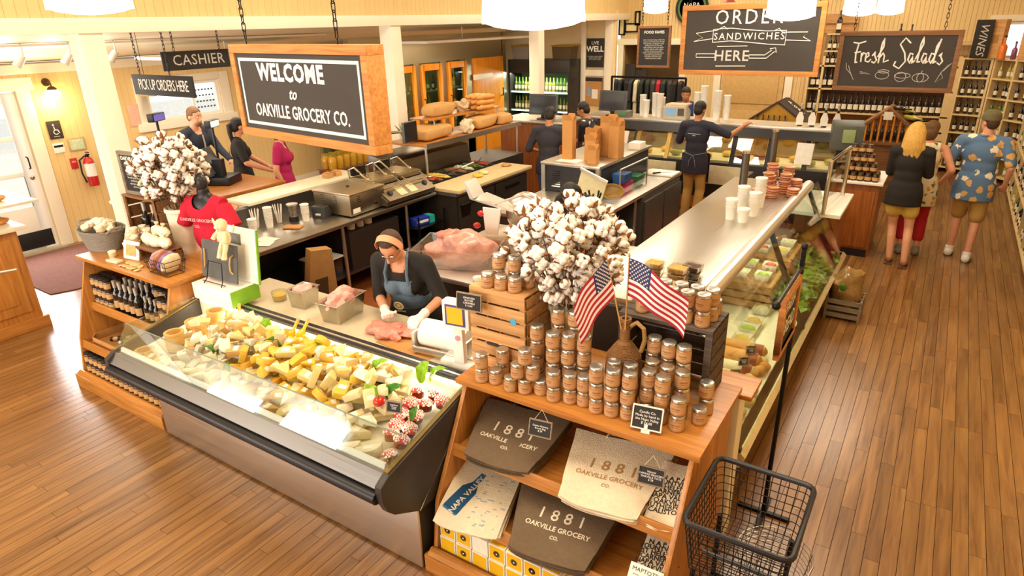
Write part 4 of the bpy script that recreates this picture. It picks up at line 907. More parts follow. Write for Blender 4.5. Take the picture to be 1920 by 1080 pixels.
# ================================================================== tote bags and boxes on the tote shelf
totes = mat('brown_canvas', '6E5B45', .9, var=.08, scale=40, bump=.5, bscale=160); totec = mat('natural_canvas', 'E3D3B4', .9, var=.06, scale=40, bump=.5, bscale=160)
gold = mat('cream_print', 'E8DCC0', .8); blueP = mat('blue_print', '2E6E9E', .7); blackP = mat('black_print', '2A2622', .7)
def bag_mesh(w, h, th, m, seed, flare=.82):
    r = random.Random(seed); b = B()
    def f(u, v, top):
        ww = w * (flare + (1 - flare) * v); x = (u - .5) * ww; c = 1 - max(0, abs(u - .5) * 2 - .82) / .18 * (.12 if v < .2 else 0)
        z = (th * (.5 + .5 * (4 * u * (1 - u)) ** .5 * (4 * v * (1 - v) + .2)) if top else 0) + .004 * math.sin(u * 9 + seed) + .004 * math.cos(v * 7 + seed * 2)
        return (x, (v - .5) * h + (.02 * (abs(u - .5) * 2) ** 4 if v < .25 else 0), z)
    n, k = 12, 10; vs = []; fs = []
    for top in (0, 1):
        for j in range(k + 1):
            for i in range(n + 1): vs.append(f(i/n, j/k, top))
    N = (n + 1) * (k + 1)
    for j in range(k):
        for i in range(n):
            a = j*(n+1)+i; fs += [(a+N, a+1+N, a+n+2+N, a+n+1+N), (a+n+1, a+n+2, a+1, a)]
    for i in range(n): fs += [(i, i+1, i+1+N, i+N), (k*(n+1)+i+1, k*(n+1)+i, k*(n+1)+i+N, k*(n+1)+i+1+N)]
    for j in range(k): a = j*(n+1); fs += [(a+n+1, a, a+N, a+n+1+N), (a+n, a+2*n+1, a+2*n+1+N, a+n+N)]
    return b.add(vs, fs).mesh('tote_bag', m, 0, 60)
def tote_stack(c, rz, tilt, w, h, n, m, word, group, pr=gold, th=.011, flare=.72, sub=None):
    ms = [bag_mesh(w, h, th, m, k, flare) for k in range(3)]
    R0 = Matrix.Rotation(rz, 4, 'Z') @ Matrix.Rotation(tilt, 4, 'X')
    for k in range(n):
        off = R0 @ Vector((jit(.008), jit(.008) - .004 * k, k * th * .95))
        o = obj('tote_bag', ms[k % 3]); o.location = Vector(c) + off; o.rotation_euler = (R0 @ Matrix.Rotation(jit(.04), 4, 'Z')).to_euler()
        tag(o, '%s, %s' % (word, 'topmost of its stack' if k == n - 1 else (ORD[k] if k < 5 else NTH[k]) + ' from the bottom of its stack'), 'tote bag', group)
        hd = obj('handle', B().tube([(-.09, h/2 - .01, th*.5), (-.085, h/2 + .03, th*.6), (0, h/2 + .05, th*.5), (.085, h/2 + .03, th*.6), (.09, h/2 - .01, th*.5)], .006, 6), m, o)
        if k == n - 1: top = o
    return top
t1 = tote_stack((-1.62, 2.44, .70), .12, .24, .52, .42, 7, totes, 'brown canvas tote on the upper tote shelf', 'brown totes on the upper shelf')
def tote_print(t, pr, w=.5, h=.40, th=.011, flare=.72, seed=0):
    for body, size, y0 in (('1 8 8 1', .09, .03), ('OAKVILLE GROCERY', .036, -.04), ('CO.', .026, -.085)):
        o = text(body, size, pr, t, (0, 0, 0), (0, 0, 0), ext=.0004, off=.0006)
        lay(o, 0, y0, 0, w, h, th, flare, seed)
def lay(o, x0, y0, rot, w, h, th, flare, seed):
    """lets a print follow the bag's soft surface"""
    c_, s_ = math.cos(rot), math.sin(rot)
    for v in o.data.vertices:
        x, y = x0 + v.co.x * c_ - v.co.y * s_, y0 + v.co.x * s_ + v.co.y * c_
        vv = y / h + .5; uu = min(1, max(0, x / (w * (flare + (1 - flare) * vv)) + .5)); vv = min(1, max(0, vv))
        z = th * (.5 + .5 * (4*uu*(1-uu)) ** .5 * (4*vv*(1-vv) + .2)) + .004 * math.sin(uu*9 + seed) + .004 * math.cos(vv*7 + seed*2)
        v.co = (x, y, z + .0012 + v.co.z)
tote_print(t1, gold, .52, .42, seed=0)
t2 = tote_stack((-1.04, 2.43, .70), .10, .26, .52, .44, 6, totec, 'natural canvas tote on the upper tote shelf', 'natural totes on the upper shelf')
tote_print(t2, mat('bronze_print', 'A87F50', .7), .52, .44, seed=2)
t3 = tote_stack((-1.23, 2.27, .40), .16, .24, .54, .42, 11, totes, 'brown canvas tote on the lower tote shelf', 'brown totes on the lower shelf'); tote_print(t3, gold, .54, .42, seed=1)
t4 = tote_stack((-1.71, 2.24, .41), .22, .30, .36, .42, 6, totec, 'bottle print tote on the lower shelf', 'bottle print totes', flare=1.)
bt = B().prism([(-.05, -.16), (.04, -.16), (.045, -.15), (.045, .0), (.015, .05), (.012, .12), (-.022, .12), (-.025, .05), (-.055, .0), (-.055, -.15)], 'Z', .0125, .0135)
bo = obj('bottle_print', bt, blueP, t4); bmb = bmesh.new(); bmb.from_mesh(bo.data); bmesh.ops.triangulate(bmb, faces=bmb.faces); bmesh.ops.subdivide_edges(bmb, edges=bmb.edges, cuts=5, use_grid_fill=True); bmb.to_mesh(bo.data); bmb.free()
for v in bo.data.vertices: v.co.z = 0
lay(bo, -.06, .03, -.35, .36, .42, .011, 1., 2)
nv = text('NAPA VALLEY', .042, totec, t4, (0, 0, 0), (0, 0, 0), ext=.0003, off=.001); lay(nv, -.065, .0, PI/2 - .35, .36, .42, .011, 1., 2)
for v in nv.data.vertices: v.co.z += .001
sc_ = B()
for k in range(34):
    x, y = random.Random(k).uniform(-.02, .15), random.Random(k + 50).uniform(-.18, .17); sc_.box(x, x + random.Random(k + 9).uniform(.006, .03), y, y + .006, 0, .0004)
mpn = obj('map_print', sc_, mat('faded_blue_print', '8FA6B4', .7), t4, kind='stuff', smooth=0); lay(mpn, 0, 0, 0, .36, .42, .011, 1., 2)
# town-name totes standing on edge at the shelf end
words = 'N A P A\nYOUNTVILLE\nST HELENA\nCARNEROS\nNAPA VALLEY\nOAKVILLE\nRUTHERFORD\nCALISTOGA'
for zi, (z, yf, wh) in enumerate(((.675, 2.40, 'upper'), (.375, 2.28, 'lower'))):
    for k in range(3):
        o = obj('tote_bag', bag_mesh(.17, .36, .012, totec, k + 5, 1.)); o.location = (-.745 + .004 * k, yf + .02, z + .03 + k * .012); o.rotation_euler = (.36, -.06, .05); tag(o, 'town name tote at the %s shelf end, %s' % (wh, ['lowest', 'middle', 'topmost'][k]), 'tote bag', 'town name totes')
    tw = text(words, .033, blackP, o, (0, 0, 0), (0, 0, 0), ext=.0004, lsp=.75, off=.0006); lay(tw, 0, 0, .1, .17, .36, .012, 1., 7)
tg = thing('swing_tag', 'white maker swing tag hanging from the lower town name totes', 'tag', (-.73, 2.115, .50))
obj('card', B().box(-.075, .075, -.001, .001, -.05, .05), paper, tg, bev=.0005); tg.rotation_euler = (-.55, .12, .15)
text('MAPTOTE', .026, blackP, tg, (-.005, -.0015, .026), FACE, ext=.0003); text('>>>     ------>', .016, blackP, tg, (-.01, -.0015, .002), FACE, ext=.0003); text('MADE IN THE USA\nWWW.MAPTOTE.COM', .011, blackP, tg, (0, -.0015, -.026), FACE, ext=.0003)
obj('string', B().tube([(.06, 0, .04), (.07, .04, .1), (.05, .08, .13)], .0015, 5), mat('string', 'D8CBB0', .8), tg)
def hung_board(loc, rot, label, lines, w=.11, h=.075):
    t = price_board(loc, rot, label, w, h, txt=lines); obj('string', B().tube([(-w*.35, 0, h), (0, -.004, h + .06), (w*.35, 0, h)], .0015, 5), MATS['string'], t); return t
hung_board((-1.385, 2.31, .90), (-.3, 0, .15), 'chalk board hanging over the brown totes', 'Canvas Grocery\nBrown Bag\n$ 28')
hung_board((-.80, 2.30, .86), (-.3, 0, .15), 'chalk board hanging over the natural totes', 'Natural\nCANVAS GROCERY\nOAKVILLE TOTE\n$ 28')
# yellow boxes in the bottom bay
ybox = mat('yellow_carton', 'E8B416', .5, var=.06); ybw = mat('white_carton_edge', 'F1EAD6', .6)
YB = B().box(-.05, .05, -.045, .045, 0, .10).mesh('yellow_box', ybw, .003); YF = B().box(-.043, .043, -.0465, -.045, .007, .093).mesh('front_print', ybox, 0, 0); YT = B().box(-.043, .043, -.038, .038, .1, .1012).mesh('top_print', ybox, 0, 0)
YD = B().lathe([(0, 0), (.014, 0), (.014, .001), (0, .001)], 14, M=Matrix.Translation((0, -.0465, .05)) @ Matrix.Rotation(PI/2, 4, 'X')).lathe([(.017, 0), (.0185, .0008), (.02, 0)], 14, M=Matrix.Translation((0, -.0465, .05)) @ Matrix.Rotation(PI/2, 4, 'X')).mesh('dot', blackP, 0, 40)
YC = B().lathe([(0, .0012), (.005, .0014)], 10, M=Matrix.Translation((0, -.0465, .05)) @ Matrix.Rotation(PI/2, 4, 'X')).mesh('dot_centre', ybw, 0, 40)
for r in range(2):
    for k in range(11):
        o = obj('yellow_box', YB); o.location = (-1.83 + k * .107, 2.115 + (0 if r == 0 else .006), .12 + r * .101); o.rotation_euler = (0, 0, jit(.02))
        tag(o, '%s yellow box with white edges, %s from the cheese case' % (['lower', 'upper'][r], NTH[k]), 'box', 'yellow boxes under the totes')
        if not (r == 1 and k == 2): 
            obj('front_print', YF, None, o); obj('top_print', YT, None, o)
            if r == 1 or k in (1, 5, 8): d_ = obj('dot', YD, None, o); obj('dot_centre', YC, None, d_)
        else: o['label'] = 'plain white box in the upper row of yellow boxes'
# ================================================================== long deli case along the aisle
dc = thing('deli_case', 'long glass fronted deli case with steel top along the aisle', 'display case', (-1.1, 5.3, 0), world=True)
ya, yb = 3.34, 7.45
obj('base', B().box(-1.72, -.70, ya, yb, .0, .36), mat('case_dark_side', ''), dc)
obj('front_trim', B().prism([(-.70, .30), (-.62, .33), (-.60, .40), (-.63, .43), (-.70, .43)], 'Y', ya, yb), mat('trim_cream_metal', 'D8C89A', .3, .5), dc)
obj('deck', B().box(-1.70, -.64, ya + .02, yb - .02, .40, .43), mat('deck_white', 'EBE3C8', .4), dc)
obj('rear_wall', B().box(-1.72, -1.66, ya, yb, .36, 1.2), dsteel, dc)
obj('top_sheet', B().box(-1.72, -1.02, ya, yb - .55, 1.21, 1.25), stly, dc, bev=.004)
obj('top_roll', B().tube([(-1.0, ya, 1.235), (-1.0, yb - .55, 1.235)], .05, 16), steel('roll_steel', 'F0EEE8', .35, 'Y'), dc)
obj('front_glass', B().prism([(-.975, 1.215), (-.969, 1.218), (-.630, .432), (-.636, .43)], 'Y', ya + .01, yb - .2), glass('deli_glass', 'F2F6EC', 0, .06), dc)
for y in (ya, 5.25, yb - .6): obj('strut', B().prism([(-1.0, 1.19), (-.97, 1.2), (-.63, .43), (-.67, .43)], 'Y', y, y + .045), black, dc)
obj('end_panel', B().prism([(-1.72, .36), (-1.72, 1.2), (-.99, 1.2), (-.64, .42), (-.70, .36)], 'Y', ya - .03, ya), endm, dc)
for z, xa_, xb_ in ((.92, -1.62, -1.15), (.68, -1.62, -.98)):
    obj('inner_shelf', B().box(xa_, xb_, 4.6, yb - .3, z, z + .012), clear, dc)
obj('lamp_tube', B().cyl((-1.1, ya + .1, 1.185), (-1.1, yb - .7, 1.185), .013), MATS['lit_tube'], dc)
area('deli_case_tube_light', (-1.12, 5.1, 1.17), (0, .25, 0), .04, 3.3, 26, (1, .93, .68))
# breads near, salad bowls and leaves far
crust = mat('bread_crust', 'D9964A', .6, var=.2, scale=18, bump=.4, bscale=30); crumb = mat('bread_crumb', 'E9CF96', .7, var=.1, scale=40)
salami = mat('cured_sausage', '9A3F2A', .4, var=.35, scale=50); netm = mat('white_casing', 'E3D2B4', .6, var=.12, scale=30)
def loaf(x, y, z, L_, r, rz, m, label, cat, group, tip=None):
    t = thing(cat.replace(' ', '_'), label, cat, (x, y, z), rz, group)
    pr = [(-L_/2, .2*r), (-L_/2 + .02, .75*r), (-L_*.25, r), (L_*.25, r), (L_/2 - .02, .75*r), (L_/2, .2*r)]
    obj('body', B().tube([(a, .004*math.sin(a*30), r) for a, _ in pr], [q for _, q in pr], 12), m, t)
    if tip: obj('band', B().tube([(L_*.1, 0, r), (L_*.42, 0, r)], r*.98, 12), tip, t)
    else: obj('score', B().tube([(-L_*.3, -.4*r, 1.9*r), (L_*.3, .4*r, 1.95*r)], .008, 6), crumb, t)
k = 0
for y, m, tp, r in ((4.42, crust, salami, .055), (4.26, netm, salami, .045), (4.12, netm, None, .042), (3.98, netm, salami, .05), (3.84, crust, None, .05), (4.58, crust, salami, .05)):
    loaf(-.98, y, .435, .42, r, jit(.06), m, 'long sausage or loaf lying in the deli case, %s from the near end' % NTH[[3.84, 3.98, 4.12, 4.26, 4.42, 4.58].index(y)], 'deli loaf', 'loaves in the deli case', tp)
for i in range(3): 
    t = price_board((-.85, 4.0 + i * .2, .545), (-.4, 0, .5), 'small card sign on the deli loaves, %s' % NTH[i], .06, .05, group='card signs in the deli case')
rg = random.Random(21)
def rock(name, loc, s, m, label, cat, group, amp=.25):
    b = B().ell((0, 0, 0), s, 12, 8); o3 = Vector((rg.uniform(0, 50), 0, 0)); b.v = [tuple(Vector(v) * (1 + amp * noise.noise(Vector(v) * 22 + o3))) for v in b.v]
    o = obj(name, b, m); o.location = loc; o.rotation_euler = (0, 0, rg.uniform(0, 6)); tag(o, label, cat, group); return o
for i in range(14): rock('bread_roll', (-.78 + rg.uniform(-.06, .05), 3.5 + i * .075, .468), (.045, .04, .034), rg.choice([crust, crumb]), 'small roll in the row along the deli glass, %s from the near end' % NTH[i], 'bread roll', 'rolls along the deli glass')
for i in range(6): rock('cheese_ball', (-.98 + rg.uniform(-.1, .1), 3.46 + i * .06, .475), (.05, .05, .042), CM['pale'], 'round cheese by the near end of the deli case, %s' % NTH[i], 'cheese', 'round cheeses in the deli case')
rock('pumpkin', (-.74, 3.42, .50), (.08, .075, .07), crust, 'round loaf at the near corner of the deli glass', 'loaf', None, .08)
# crates of salad and leafy bedding
kale = B()
for i in range(420):
    y = rg.uniform(5.5, 7.2); x = rg.uniform(-.93, -.68); z = .45 + (-.66 - x) * .35 * rg.random(); a = rg.uniform(0, 6.28); s = rg.uniform(.03, .065); q = Euler((rg.uniform(-.9, .9), rg.uniform(-.9, .9), a)).to_matrix().to_4x4(); q.translation = (x, y, z)
    kale.add([(-s*.5, -s, 0), (s*.5, -s, 0), (s*.7, 0, s*.3), (s*.3, s, 0), (-s*.3, s, 0), (-s*.7, 0, s*.3)], [(0, 1, 2, 5), (5, 2, 3, 4)], q)
o = obj('leafy_greens', kale, mat('kale_leaf', '6E9A1E', .5, var=.3, scale=20), kind='stuff', smooth=0); tag(o, 'bed of green leaves along the far deli glass', 'greens', kind='stuff')
for i in range(2):
    t = thing('salad_crate', 'wooden crate that lifts salad bowls in the deli case, %s' % ['nearer', 'farther'][i], 'crate', (-1.16, 5.75 + i * .75, .43), 0, 'salad crates')
    for z in (.02, .09, .16): 
        for yy in (-.3, .3): obj('slat', B().box(-.2, .2, yy - .006, yy + .006, z, z + .055), pine, t)
        for xx in (-.2, .2): obj('slat', B().box(xx - .006, xx + .006, -.3, .3, z, z + .055), pine, t)
    obj('board', B().box(-.2, .2, -.3, .3, .215, .225), pine, t)
porc = mat('white_porcelain', 'F4F0E4', .2, var=.02)
def bowl(x, y, z, w, label, m):
    t = thing('salad_bowl', label, 'bowl', (x, y, z), 0, 'salad bowls')
    obj('dish', B().lathe([(0, 0), (w*.55, 0), (w*.72, .06), (w*.75, .06), (w*.60, .006), (0, .006)], 4, M=Matrix.Rotation(PI/4, 4, 'Z')), porc, t, bev=.006)
    f = B().ell((0, 0, .035), (w*.44, w*.44, .03), 14, 8); f.v = [tuple(Vector(v) + Vector((0, 0, .012 * noise.noise(Vector(v) * 40)))) for v in f.v]; obj('salad', f, m, t)
sal = [mat('salad_green', '9DB83A', .5, var=.35, scale=40), mat('salad_red', 'C8502E', .5, var=.35, scale=40), mat('salad_cream', 'E9DDB0', .5, var=.2, scale=40), mat('salad_gold', 'D9B040', .5, var=.3, scale=40)]
bl = [(-1.07, 5.62, 'front green salad bowl nearest the black strut', 0), (-1.25, 5.62, 'rear cream salad bowl nearest the black strut', 2), (-1.07, 5.9, 'front red salad bowl in the middle of the crate row', 1), (-1.25, 5.9, 'rear green salad bowl in the middle of the crate row', 0), (-1.07, 6.38, 'front golden salad bowl on the farther crate', 3), (-1.25, 6.38, 'rear red salad bowl on the farther crate', 1), (-1.07, 6.66, 'front cream salad bowl on the farther crate', 2), (-1.25, 6.66, 'rear golden salad bowl on the farther crate', 3)]
for x, y, l_, k in bl: bowl(x, y, .655, .125, l_, sal[k])
for i, (y, m) in enumerate(((4.75, 3), (4.95, 0), (5.12, 3), (5.4, 2))): bowl(-1.0, y, .435, .13, 'salad bowl on the deck before the black strut, %s from the loaves' % NTH[i], sal[m])
# tubs, cups and cookies on top of the deli case
for i, (x, y, n, m) in enumerate(((-1.17, 3.44, 3, nutm), (-1.33, 3.44, 3, nutm), (-1.17, 3.6, 4, nutm), (-1.33, 3.62, 4, nutm), (-1.14, 3.78, 3, dnut))):
    for h in range(n): clam((x, y, 1.252 + h * .042), jit(.15), '%s snack tub of the %s stack on the deli case' % (ORD[h], NTH[i]), m, 0)
cupm = mat('translucent_cup', 'F1EEE6', .35, var=.03)
CUP = B().lathe([(0, 0), (.036, 0), (.045, .10), (.048, .103), (.044, .104), (.034, .006), (0, .006)], 16).mesh('deli_cup', cupm, 0, 40)
CAP = B().lathe([(.036, 0), (.048, .0), (.05, .012), (.048, .014), (.0, .014)], 16).mesh('rolled_rim', cupm, 0, 40)
def cups(x, y, z, n, label, group, s=1., step=.028):
    for h in range(n):
        o = obj('deli_cup', CUP); o.location = (x, y, z + h * step * s); o.scale = (s,) * 3; o.rotation_euler = (0, 0, jit(1)); tag(o, '%s, %s' % (label, 'top cup' if h == n - 1 else ordw(h) + ' cup from below'), 'cup', group)
        if h == n - 1: obj('rim', CAP, None, o, loc=(0, 0, .094))
for i, (x, y, n) in enumerate(((-1.33, 5.32, 3), (-1.22, 5.28, 1), (-1.3, 5.55, 5), (-1.19, 5.5, 4), (-1.22, 5.8, 6))): cups(x, y, 1.25, n, 'frosted cup stack %s on the deli case' % ['one', 'two', 'three', 'four', 'five'][i], 'cup stacks on the deli case', 1.05)
cook = mat('cookie_pack', 'B0713A', .35, var=.3, scale=40, coat=.4); pink = mat('pink_pack', 'C98A78', .35, var=.2, coat=.4)
for i, (x, y, n) in enumerate(((-1.32, 6.15, 4), (-1.2, 6.2, 5), (-1.28, 6.4, 9), (-1.14, 6.42, 9), (-1.3, 6.62, 11), (-1.16, 6.66, 10), (-1.05, 6.5, 6), (-1.04, 6.3, 4))):
    for h in range(n):
        if ('ck', h % 2) not in KM: KM[('ck', h % 2)] = B().lathe([(0, 0), (.05, 0), (.056, .008), (.055, .014), (.04, .019), (0, .02)], 12).mesh('cookie', [cook, pink][h % 2], 0, 40)
        o = obj('wrapped_cookie', KM[('ck', h % 2)]); o.location = (x + jit(.008), y + jit(.008), 1.25 + h * .021); tag(o, 'wrapped cookie, %s from below in the %s stack on the deli case' % (ordw(h), NTH[i]), 'cookie', 'wrapped cookie stacks')
for i, (x, y, h_) in enumerate(((-1.42, 6.0, .42), (-1.36, 6.82, .5))):
    t = thing('steel_post', 'short chrome post on the deli case, %s the cookie stacks' % ['before', 'behind'][i], 'post', (x, y, 1.25), 0, 'chrome posts'); obj('pole', B().cyl((0, 0, 0), (0, 0, h_), .035, seg=16), dsteel, t); obj('cap', B().lathe([(0, h_), (.036, h_), (.036, h_ + .02), (0, h_ + .02)], 16), chrome, t)
# low counter and glass guard beyond the deli case
lc = thing('low_counter', 'white topped low counter with wood front beyond the deli case', 'counter', (-.9, 7.9, 0), world=True)
obj('top', B().box(-1.2, -.68, 7.0, 8.0, .90, .94), white, lc, bev=.006); obj('body', B().box(-1.18, -.72, 7.47, 7.98, 0, .90), cherry, lc)
gg = thing('glass_guard', 'tall glass sneeze guard with chrome corner posts', 'glass guard', (-.85, 7.4, .94), world=True)
for (x, y) in ((-.84, 6.98), (-.78, 7.86)): obj('corner_post', B().cyl((x, y, .94), (x, y, 1.47), .022, seg=12), chrome, gg)
obj('top_bar', B().cyl((-.84, 6.98, 1.47), (-.78, 7.86, 1.47), .02, seg=12), chrome, gg); obj('pane', B().prism([(-.845, 6.98), (-.839, 6.98), (-.779, 7.86), (-.785, 7.86)], 'Z', .96, 1.46), clear, gg)
# cherry cabinet with pyramids of dark jars
cab = thing('cherry_cabinet', 'cherry wood cabinet behind the blonde woman', 'cabinet', (-.7, 9.1, 0), world=True)
obj('carcass', B().box(-1.0, -.48, 8.72, 9.45, 0, .90), cherry, cab, bev=.004); obj('top', B().box(-1.03, -.45, 8.68, 9.48, .90, .93), white, cab, bev=.005)
obj('door', B().box(-.94, -.52, 8.70, 8.72, .12, .82), cherry, cab, bev=.004); obj('kick_plate', B().box(-.98, -.5, 8.705, 8.72, 0, .09), black, cab)
djar = mat('dark_preserve', '3A221A', .2, var=.2, coat=.5)
DJ = B().lathe([(0, 0), (.036, 0), (.038, .005), (.038, .08), (.03, .09), (0, .09)], 12).mesh('preserve_jar', djar, 0, 40); DL = B().lathe([(.0385, .02), (.0385, .06)], 12, a0=-2.9, a1=-.2).mesh('jar_label', tanlab, 0, 60); DC = B().lathe([(.033, .09), (.033, .104), (0, .106)], 12).mesh('lid', mat('bronze_lid', '6E5630', .35, .6), 0, 40)
for h in range(4):
    for i in range(6 - h):
        for j in range(3 - min(h, 2)):
            o = obj('preserve_jar', DJ); o.location = (-.95 + h * .04 + i * .08, 8.76 + h * .035 + j * .08, .93 + h * .106); obj('jar_label', DL, None, o); obj('lid', DC, None, o)
            tag(o, 'preserve jar on the cherry cabinet, pyramid layer %s, %s row, %s along' % (['one', 'two', 'three', 'four'][h], ['front', 'second', 'rear'][j], ordw(i)), 'jar', 'preserve jar pyramid')
# basket of baguettes by the aisle
pb_ = thing('slatted_basket', 'low slatted crate on the floor holding a wrapped bread bag', 'crate', (-.48, 6.72, 0))
for z in (.03, .1, .17): 
    for yy in (-.13, .13): obj('slat', B().box(-.15, .15, yy - .006, yy + .006, z, z + .045), greyw, pb_)
    for xx in (-.15, .15): obj('slat', B().box(xx - .006, xx + .006, -.13, .13, z, z + .045), greyw, pb_)
for xx in (-.15, .15):
    for yy in (-.13, .13): obj('post', B().box(xx - .012, xx + .012, yy - .012, yy + .012, 0, .23), greyw, pb_)
obj('bottom', B().box(-.15, .15, -.13, .13, .03, .04), greyw, pb_)
b = B().ell((0, 0, 0), (.16, .14, .22), 16, 12); b.v = [tuple(Vector(v) * (1 + .3 * noise.noise(Vector(v) * 9))) for v in b.v]
o = tag(obj('bread_bag', b, mat('clear_brown_bag', '8A6A3A', .2, var=.3, scale=14, coat=.6, bump=.5, bscale=18)), 'crinkled clear bag of bread in the low floor crate', 'bag'); o.location = (-.48, 6.72, .30); obj('leaf_print', B().ell((-.03, -.13, .05), (.03, .012, .04), 8, 6), leaf_d, o)

# ================================================================== sign stand and basket cart in the aisle
ss = thing('sign_stand', 'tall black iron stand with a bread sign hook', 'sign stand', (-.47, 3.42, 0), world=True)
obj('pole', B().cyl((-.47, 3.42, .02), (-.47, 3.42, 1.70), .013, seg=10), blackm, ss)
obj('arm', B().cyl((-.47, 3.46, 1.60), (-.47, 2.86, 1.60), .011, seg=10), blackm, ss); obj('arm_knob', B().ell((-.47, 2.85, 1.60), .02, 12, 8), blackm, ss); obj('finial', B().ell((-.47, 3.42, 1.71), .018, 10, 8), blackm, ss)
obj('base', B().box(-.62, -.32, 3.405, 3.435, 0, .02).box(-.485, -.455, 3.27, 3.57, 0, .02), blackm, ss)
bs = thing('hanging_board', 'small wood framed chalk sign for bread hanging on the iron stand', 'sign', (-.45, 3.2, 1.27), world=True)
obj('board', B().box(-.475, -.465, 3.07, 3.37, 1.27, 1.53), chalkd, bs)
obj('frame', B().box(-.485, -.455, 3.03, 3.41, 1.53, 1.565).box(-.485, -.455, 3.03, 3.41, 1.235, 1.27).box(-.485, -.455, 3.03, 3.07, 1.27, 1.53).box(-.485, -.455, 3.37, 3.41, 1.27, 1.53), rustic, bs, bev=.003)
text('FRESH', .075, chalk, bs, (-.463, 3.22, 1.475), (PI/2, 0, PI/2), ext=.0004); text('BREAD', .12, chalk, bs, (-.463, 3.22, 1.365), (PI/2, 0, PI/2), ext=.0004, sx=.75)
for y in (3.1, 3.34): obj('string', B().tube([(-.47, y, 1.56), (-.462, y + .01, 1.585), (-.47, y, 1.612)], .002, 5), MATS['string'], bs)
bc = thing('basket_cart', 'black wire basket on a stand beside the tote shelf', 'basket cart', (-.37, 2.36, 0), world=True)
RX0, RX1, RY0, RY1, ZR, ZB = -.585, -.165, 2.10, 2.60, .90, .62
def ring(z, s, r=.012): 
    cx, cy = (RX0 + RX1)/2, (RY0 + RY1)/2; hx_, hy = (RX1 - RX0)/2*s, (RY1 - RY0)/2*s; c = .04
    P = []
    for sx, sy, a0 in ((1, 1, 0), (-1, 1, PI/2), (-1, -1, PI), (1, -1, 3*PI/2)):
        for q in range(4): a = a0 + q * PI/6; P.append((cx + sx*(hx_ - c) + c*math.cos(a), cy + sy*(hy - c) + c*math.sin(a), z))
    return P
obj('rim', B().tube(ring(ZR, 1), .0125, 8, True), black, bc)
for k, (z, s) in enumerate(((.86, .975), (.82, .955), (.78, .94), (.74, .92), (.70, .9), (.66, .88), (.62, .86))): obj('hoop', B().tube(ring(z, s), .0022, 6, True), blackm, bc)
cx, cy = (RX0 + RX1)/2, (RY0 + RY1)/2
for k in range(11):
    x = RX0 + .03 + k * (RX1 - RX0 - .06) / 10
    obj('wire', B().tube([(x, RY0, ZR), (cx + (x - cx)*.86, cy - (RY1 - RY0)/2*.86, ZB), (cx + (x - cx)*.86, cy + (RY1 - RY0)/2*.86, ZB), (x, RY1, ZR)], .0022, 5), blackm, bc)
for k in range(13):
    y = RY0 + .03 + k * (RY1 - RY0 - .06) / 12
    obj('wire', B().tube([(RX0, y, ZR), (cx - (RX1 - RX0)/2*.86, cy + (y - cy)*.86, ZB), (cx + (RX1 - RX0)/2*.86, cy + (y - cy)*.86, ZB), (RX1, y, ZR)], .0022, 5), blackm, bc)
for (x, y) in ((RX0 + .05, RY0 + .05), (RX1 - .05, RY0 + .05), (RX0 + .05, RY1 - .05), (RX1 - .05, RY1 - .05)): obj('leg', B().cyl((x, y, 0), (x, y, .62), .012, seg=8), blackm, bc)
obj('handle', B().tube([(RX0 + .07, RY0 + .14, .66), (RX0 + .07, RY0 + .1, .70), (RX1 - .07, RY0 + .1, .70), (RX1 - .07, RY0 + .14, .66)], .01, 8), black, bc)
obj('lower_frame', B().tube([(RX0 + .05, RY0 + .05, .25), (RX1 - .05, RY0 + .05, .25), (RX1 - .05, RY1 - .05, .25), (RX0 + .05, RY1 - .05, .25)], .01, 8, True), blackm, bc)
rb_ = thing('round_wire_basket', 'round bare wire basket on the floor behind the black cart', 'basket', (-.30, 2.78, .0))
wl_ = mat('pale_wire', '9A9488', .3, .8)
for k in range(12): z = .01 + k * .028; obj('hoop', B().tube([((.13 + .05*z/.33) * math.cos(a*PI/10), (.13 + .05*z/.33) * math.sin(a*PI/10), z) for a in range(20)], .0025, 5, True), wl_, rb_)
for k in range(14): a = k * PI/7; obj('upright', B().tube([(0, 0, .01), (.13*math.cos(a), .13*math.sin(a), .01), (.18*math.cos(a), .18*math.sin(a), .32)], .0025, 5), wl_, rb_)
# ================================================================== kitchen: serving side
pinkm = mat('raw_chicken', 'E9A596', .35, var=.18, scale=26, bump=.5, bscale=40, coat=.3); redm = mat('raw_meat', 'DE8A78', .35, var=.25, scale=30, bump=.5, bscale=40, coat=.3)
frost = glass('frosted_tub', 'EFE6D6', .25, .16)
def heap(c, r, seed, freq=14, amp=.3, seg=26, rings=16):
    b = B().ell((0, 0, 0), r, seg, rings); b.v = [tuple(Vector(c) + Vector(v) * (1 + amp * noise.noise(Vector(v) * freq + Vector((seed, 0, 0))))) for v in b.v]; return b
def pan(loc, rz, w, l, h, label, group, fill):
    t = thing('steel_pan', label, 'pan', loc, rz, group)
    def rect(a, b, z): return [(-a, -b, z), (a, -b, z), (a, b, z), (-a, b, z)]
    L4 = [rect(w*.42, l*.42, 0), rect(w*.5, l*.5, h), rect(w*.56, l*.54, h), rect(w*.56, l*.54, h - .004), rect(w*.48, l*.48, h - .006), rect(w*.40, l*.40, .004)]
    vs = sum(L4, []); fs = [(3, 2, 1, 0)] + [(i*4 + k, i*4 + (k+1) % 4, (i+1)*4 + (k+1) % 4, (i+1)*4 + k) for i in range(5) for k in range(4)] + [(20, 21, 22, 23)]
    obj('body', B().add(vs, fs), steel('pan_steel', 'C4BEB0', .28, 'Z'), t, bev=.004)
    obj('meat', fill, pinkm, t)
pan((-3.66, 2.79, .925), .1, .15, .17, .14, 'small deep steel pan of ground meat, nearer the slate board', 'steel meat pans', heap((0, 0, .125), (.068, .075, .03), 1, 30, .15))
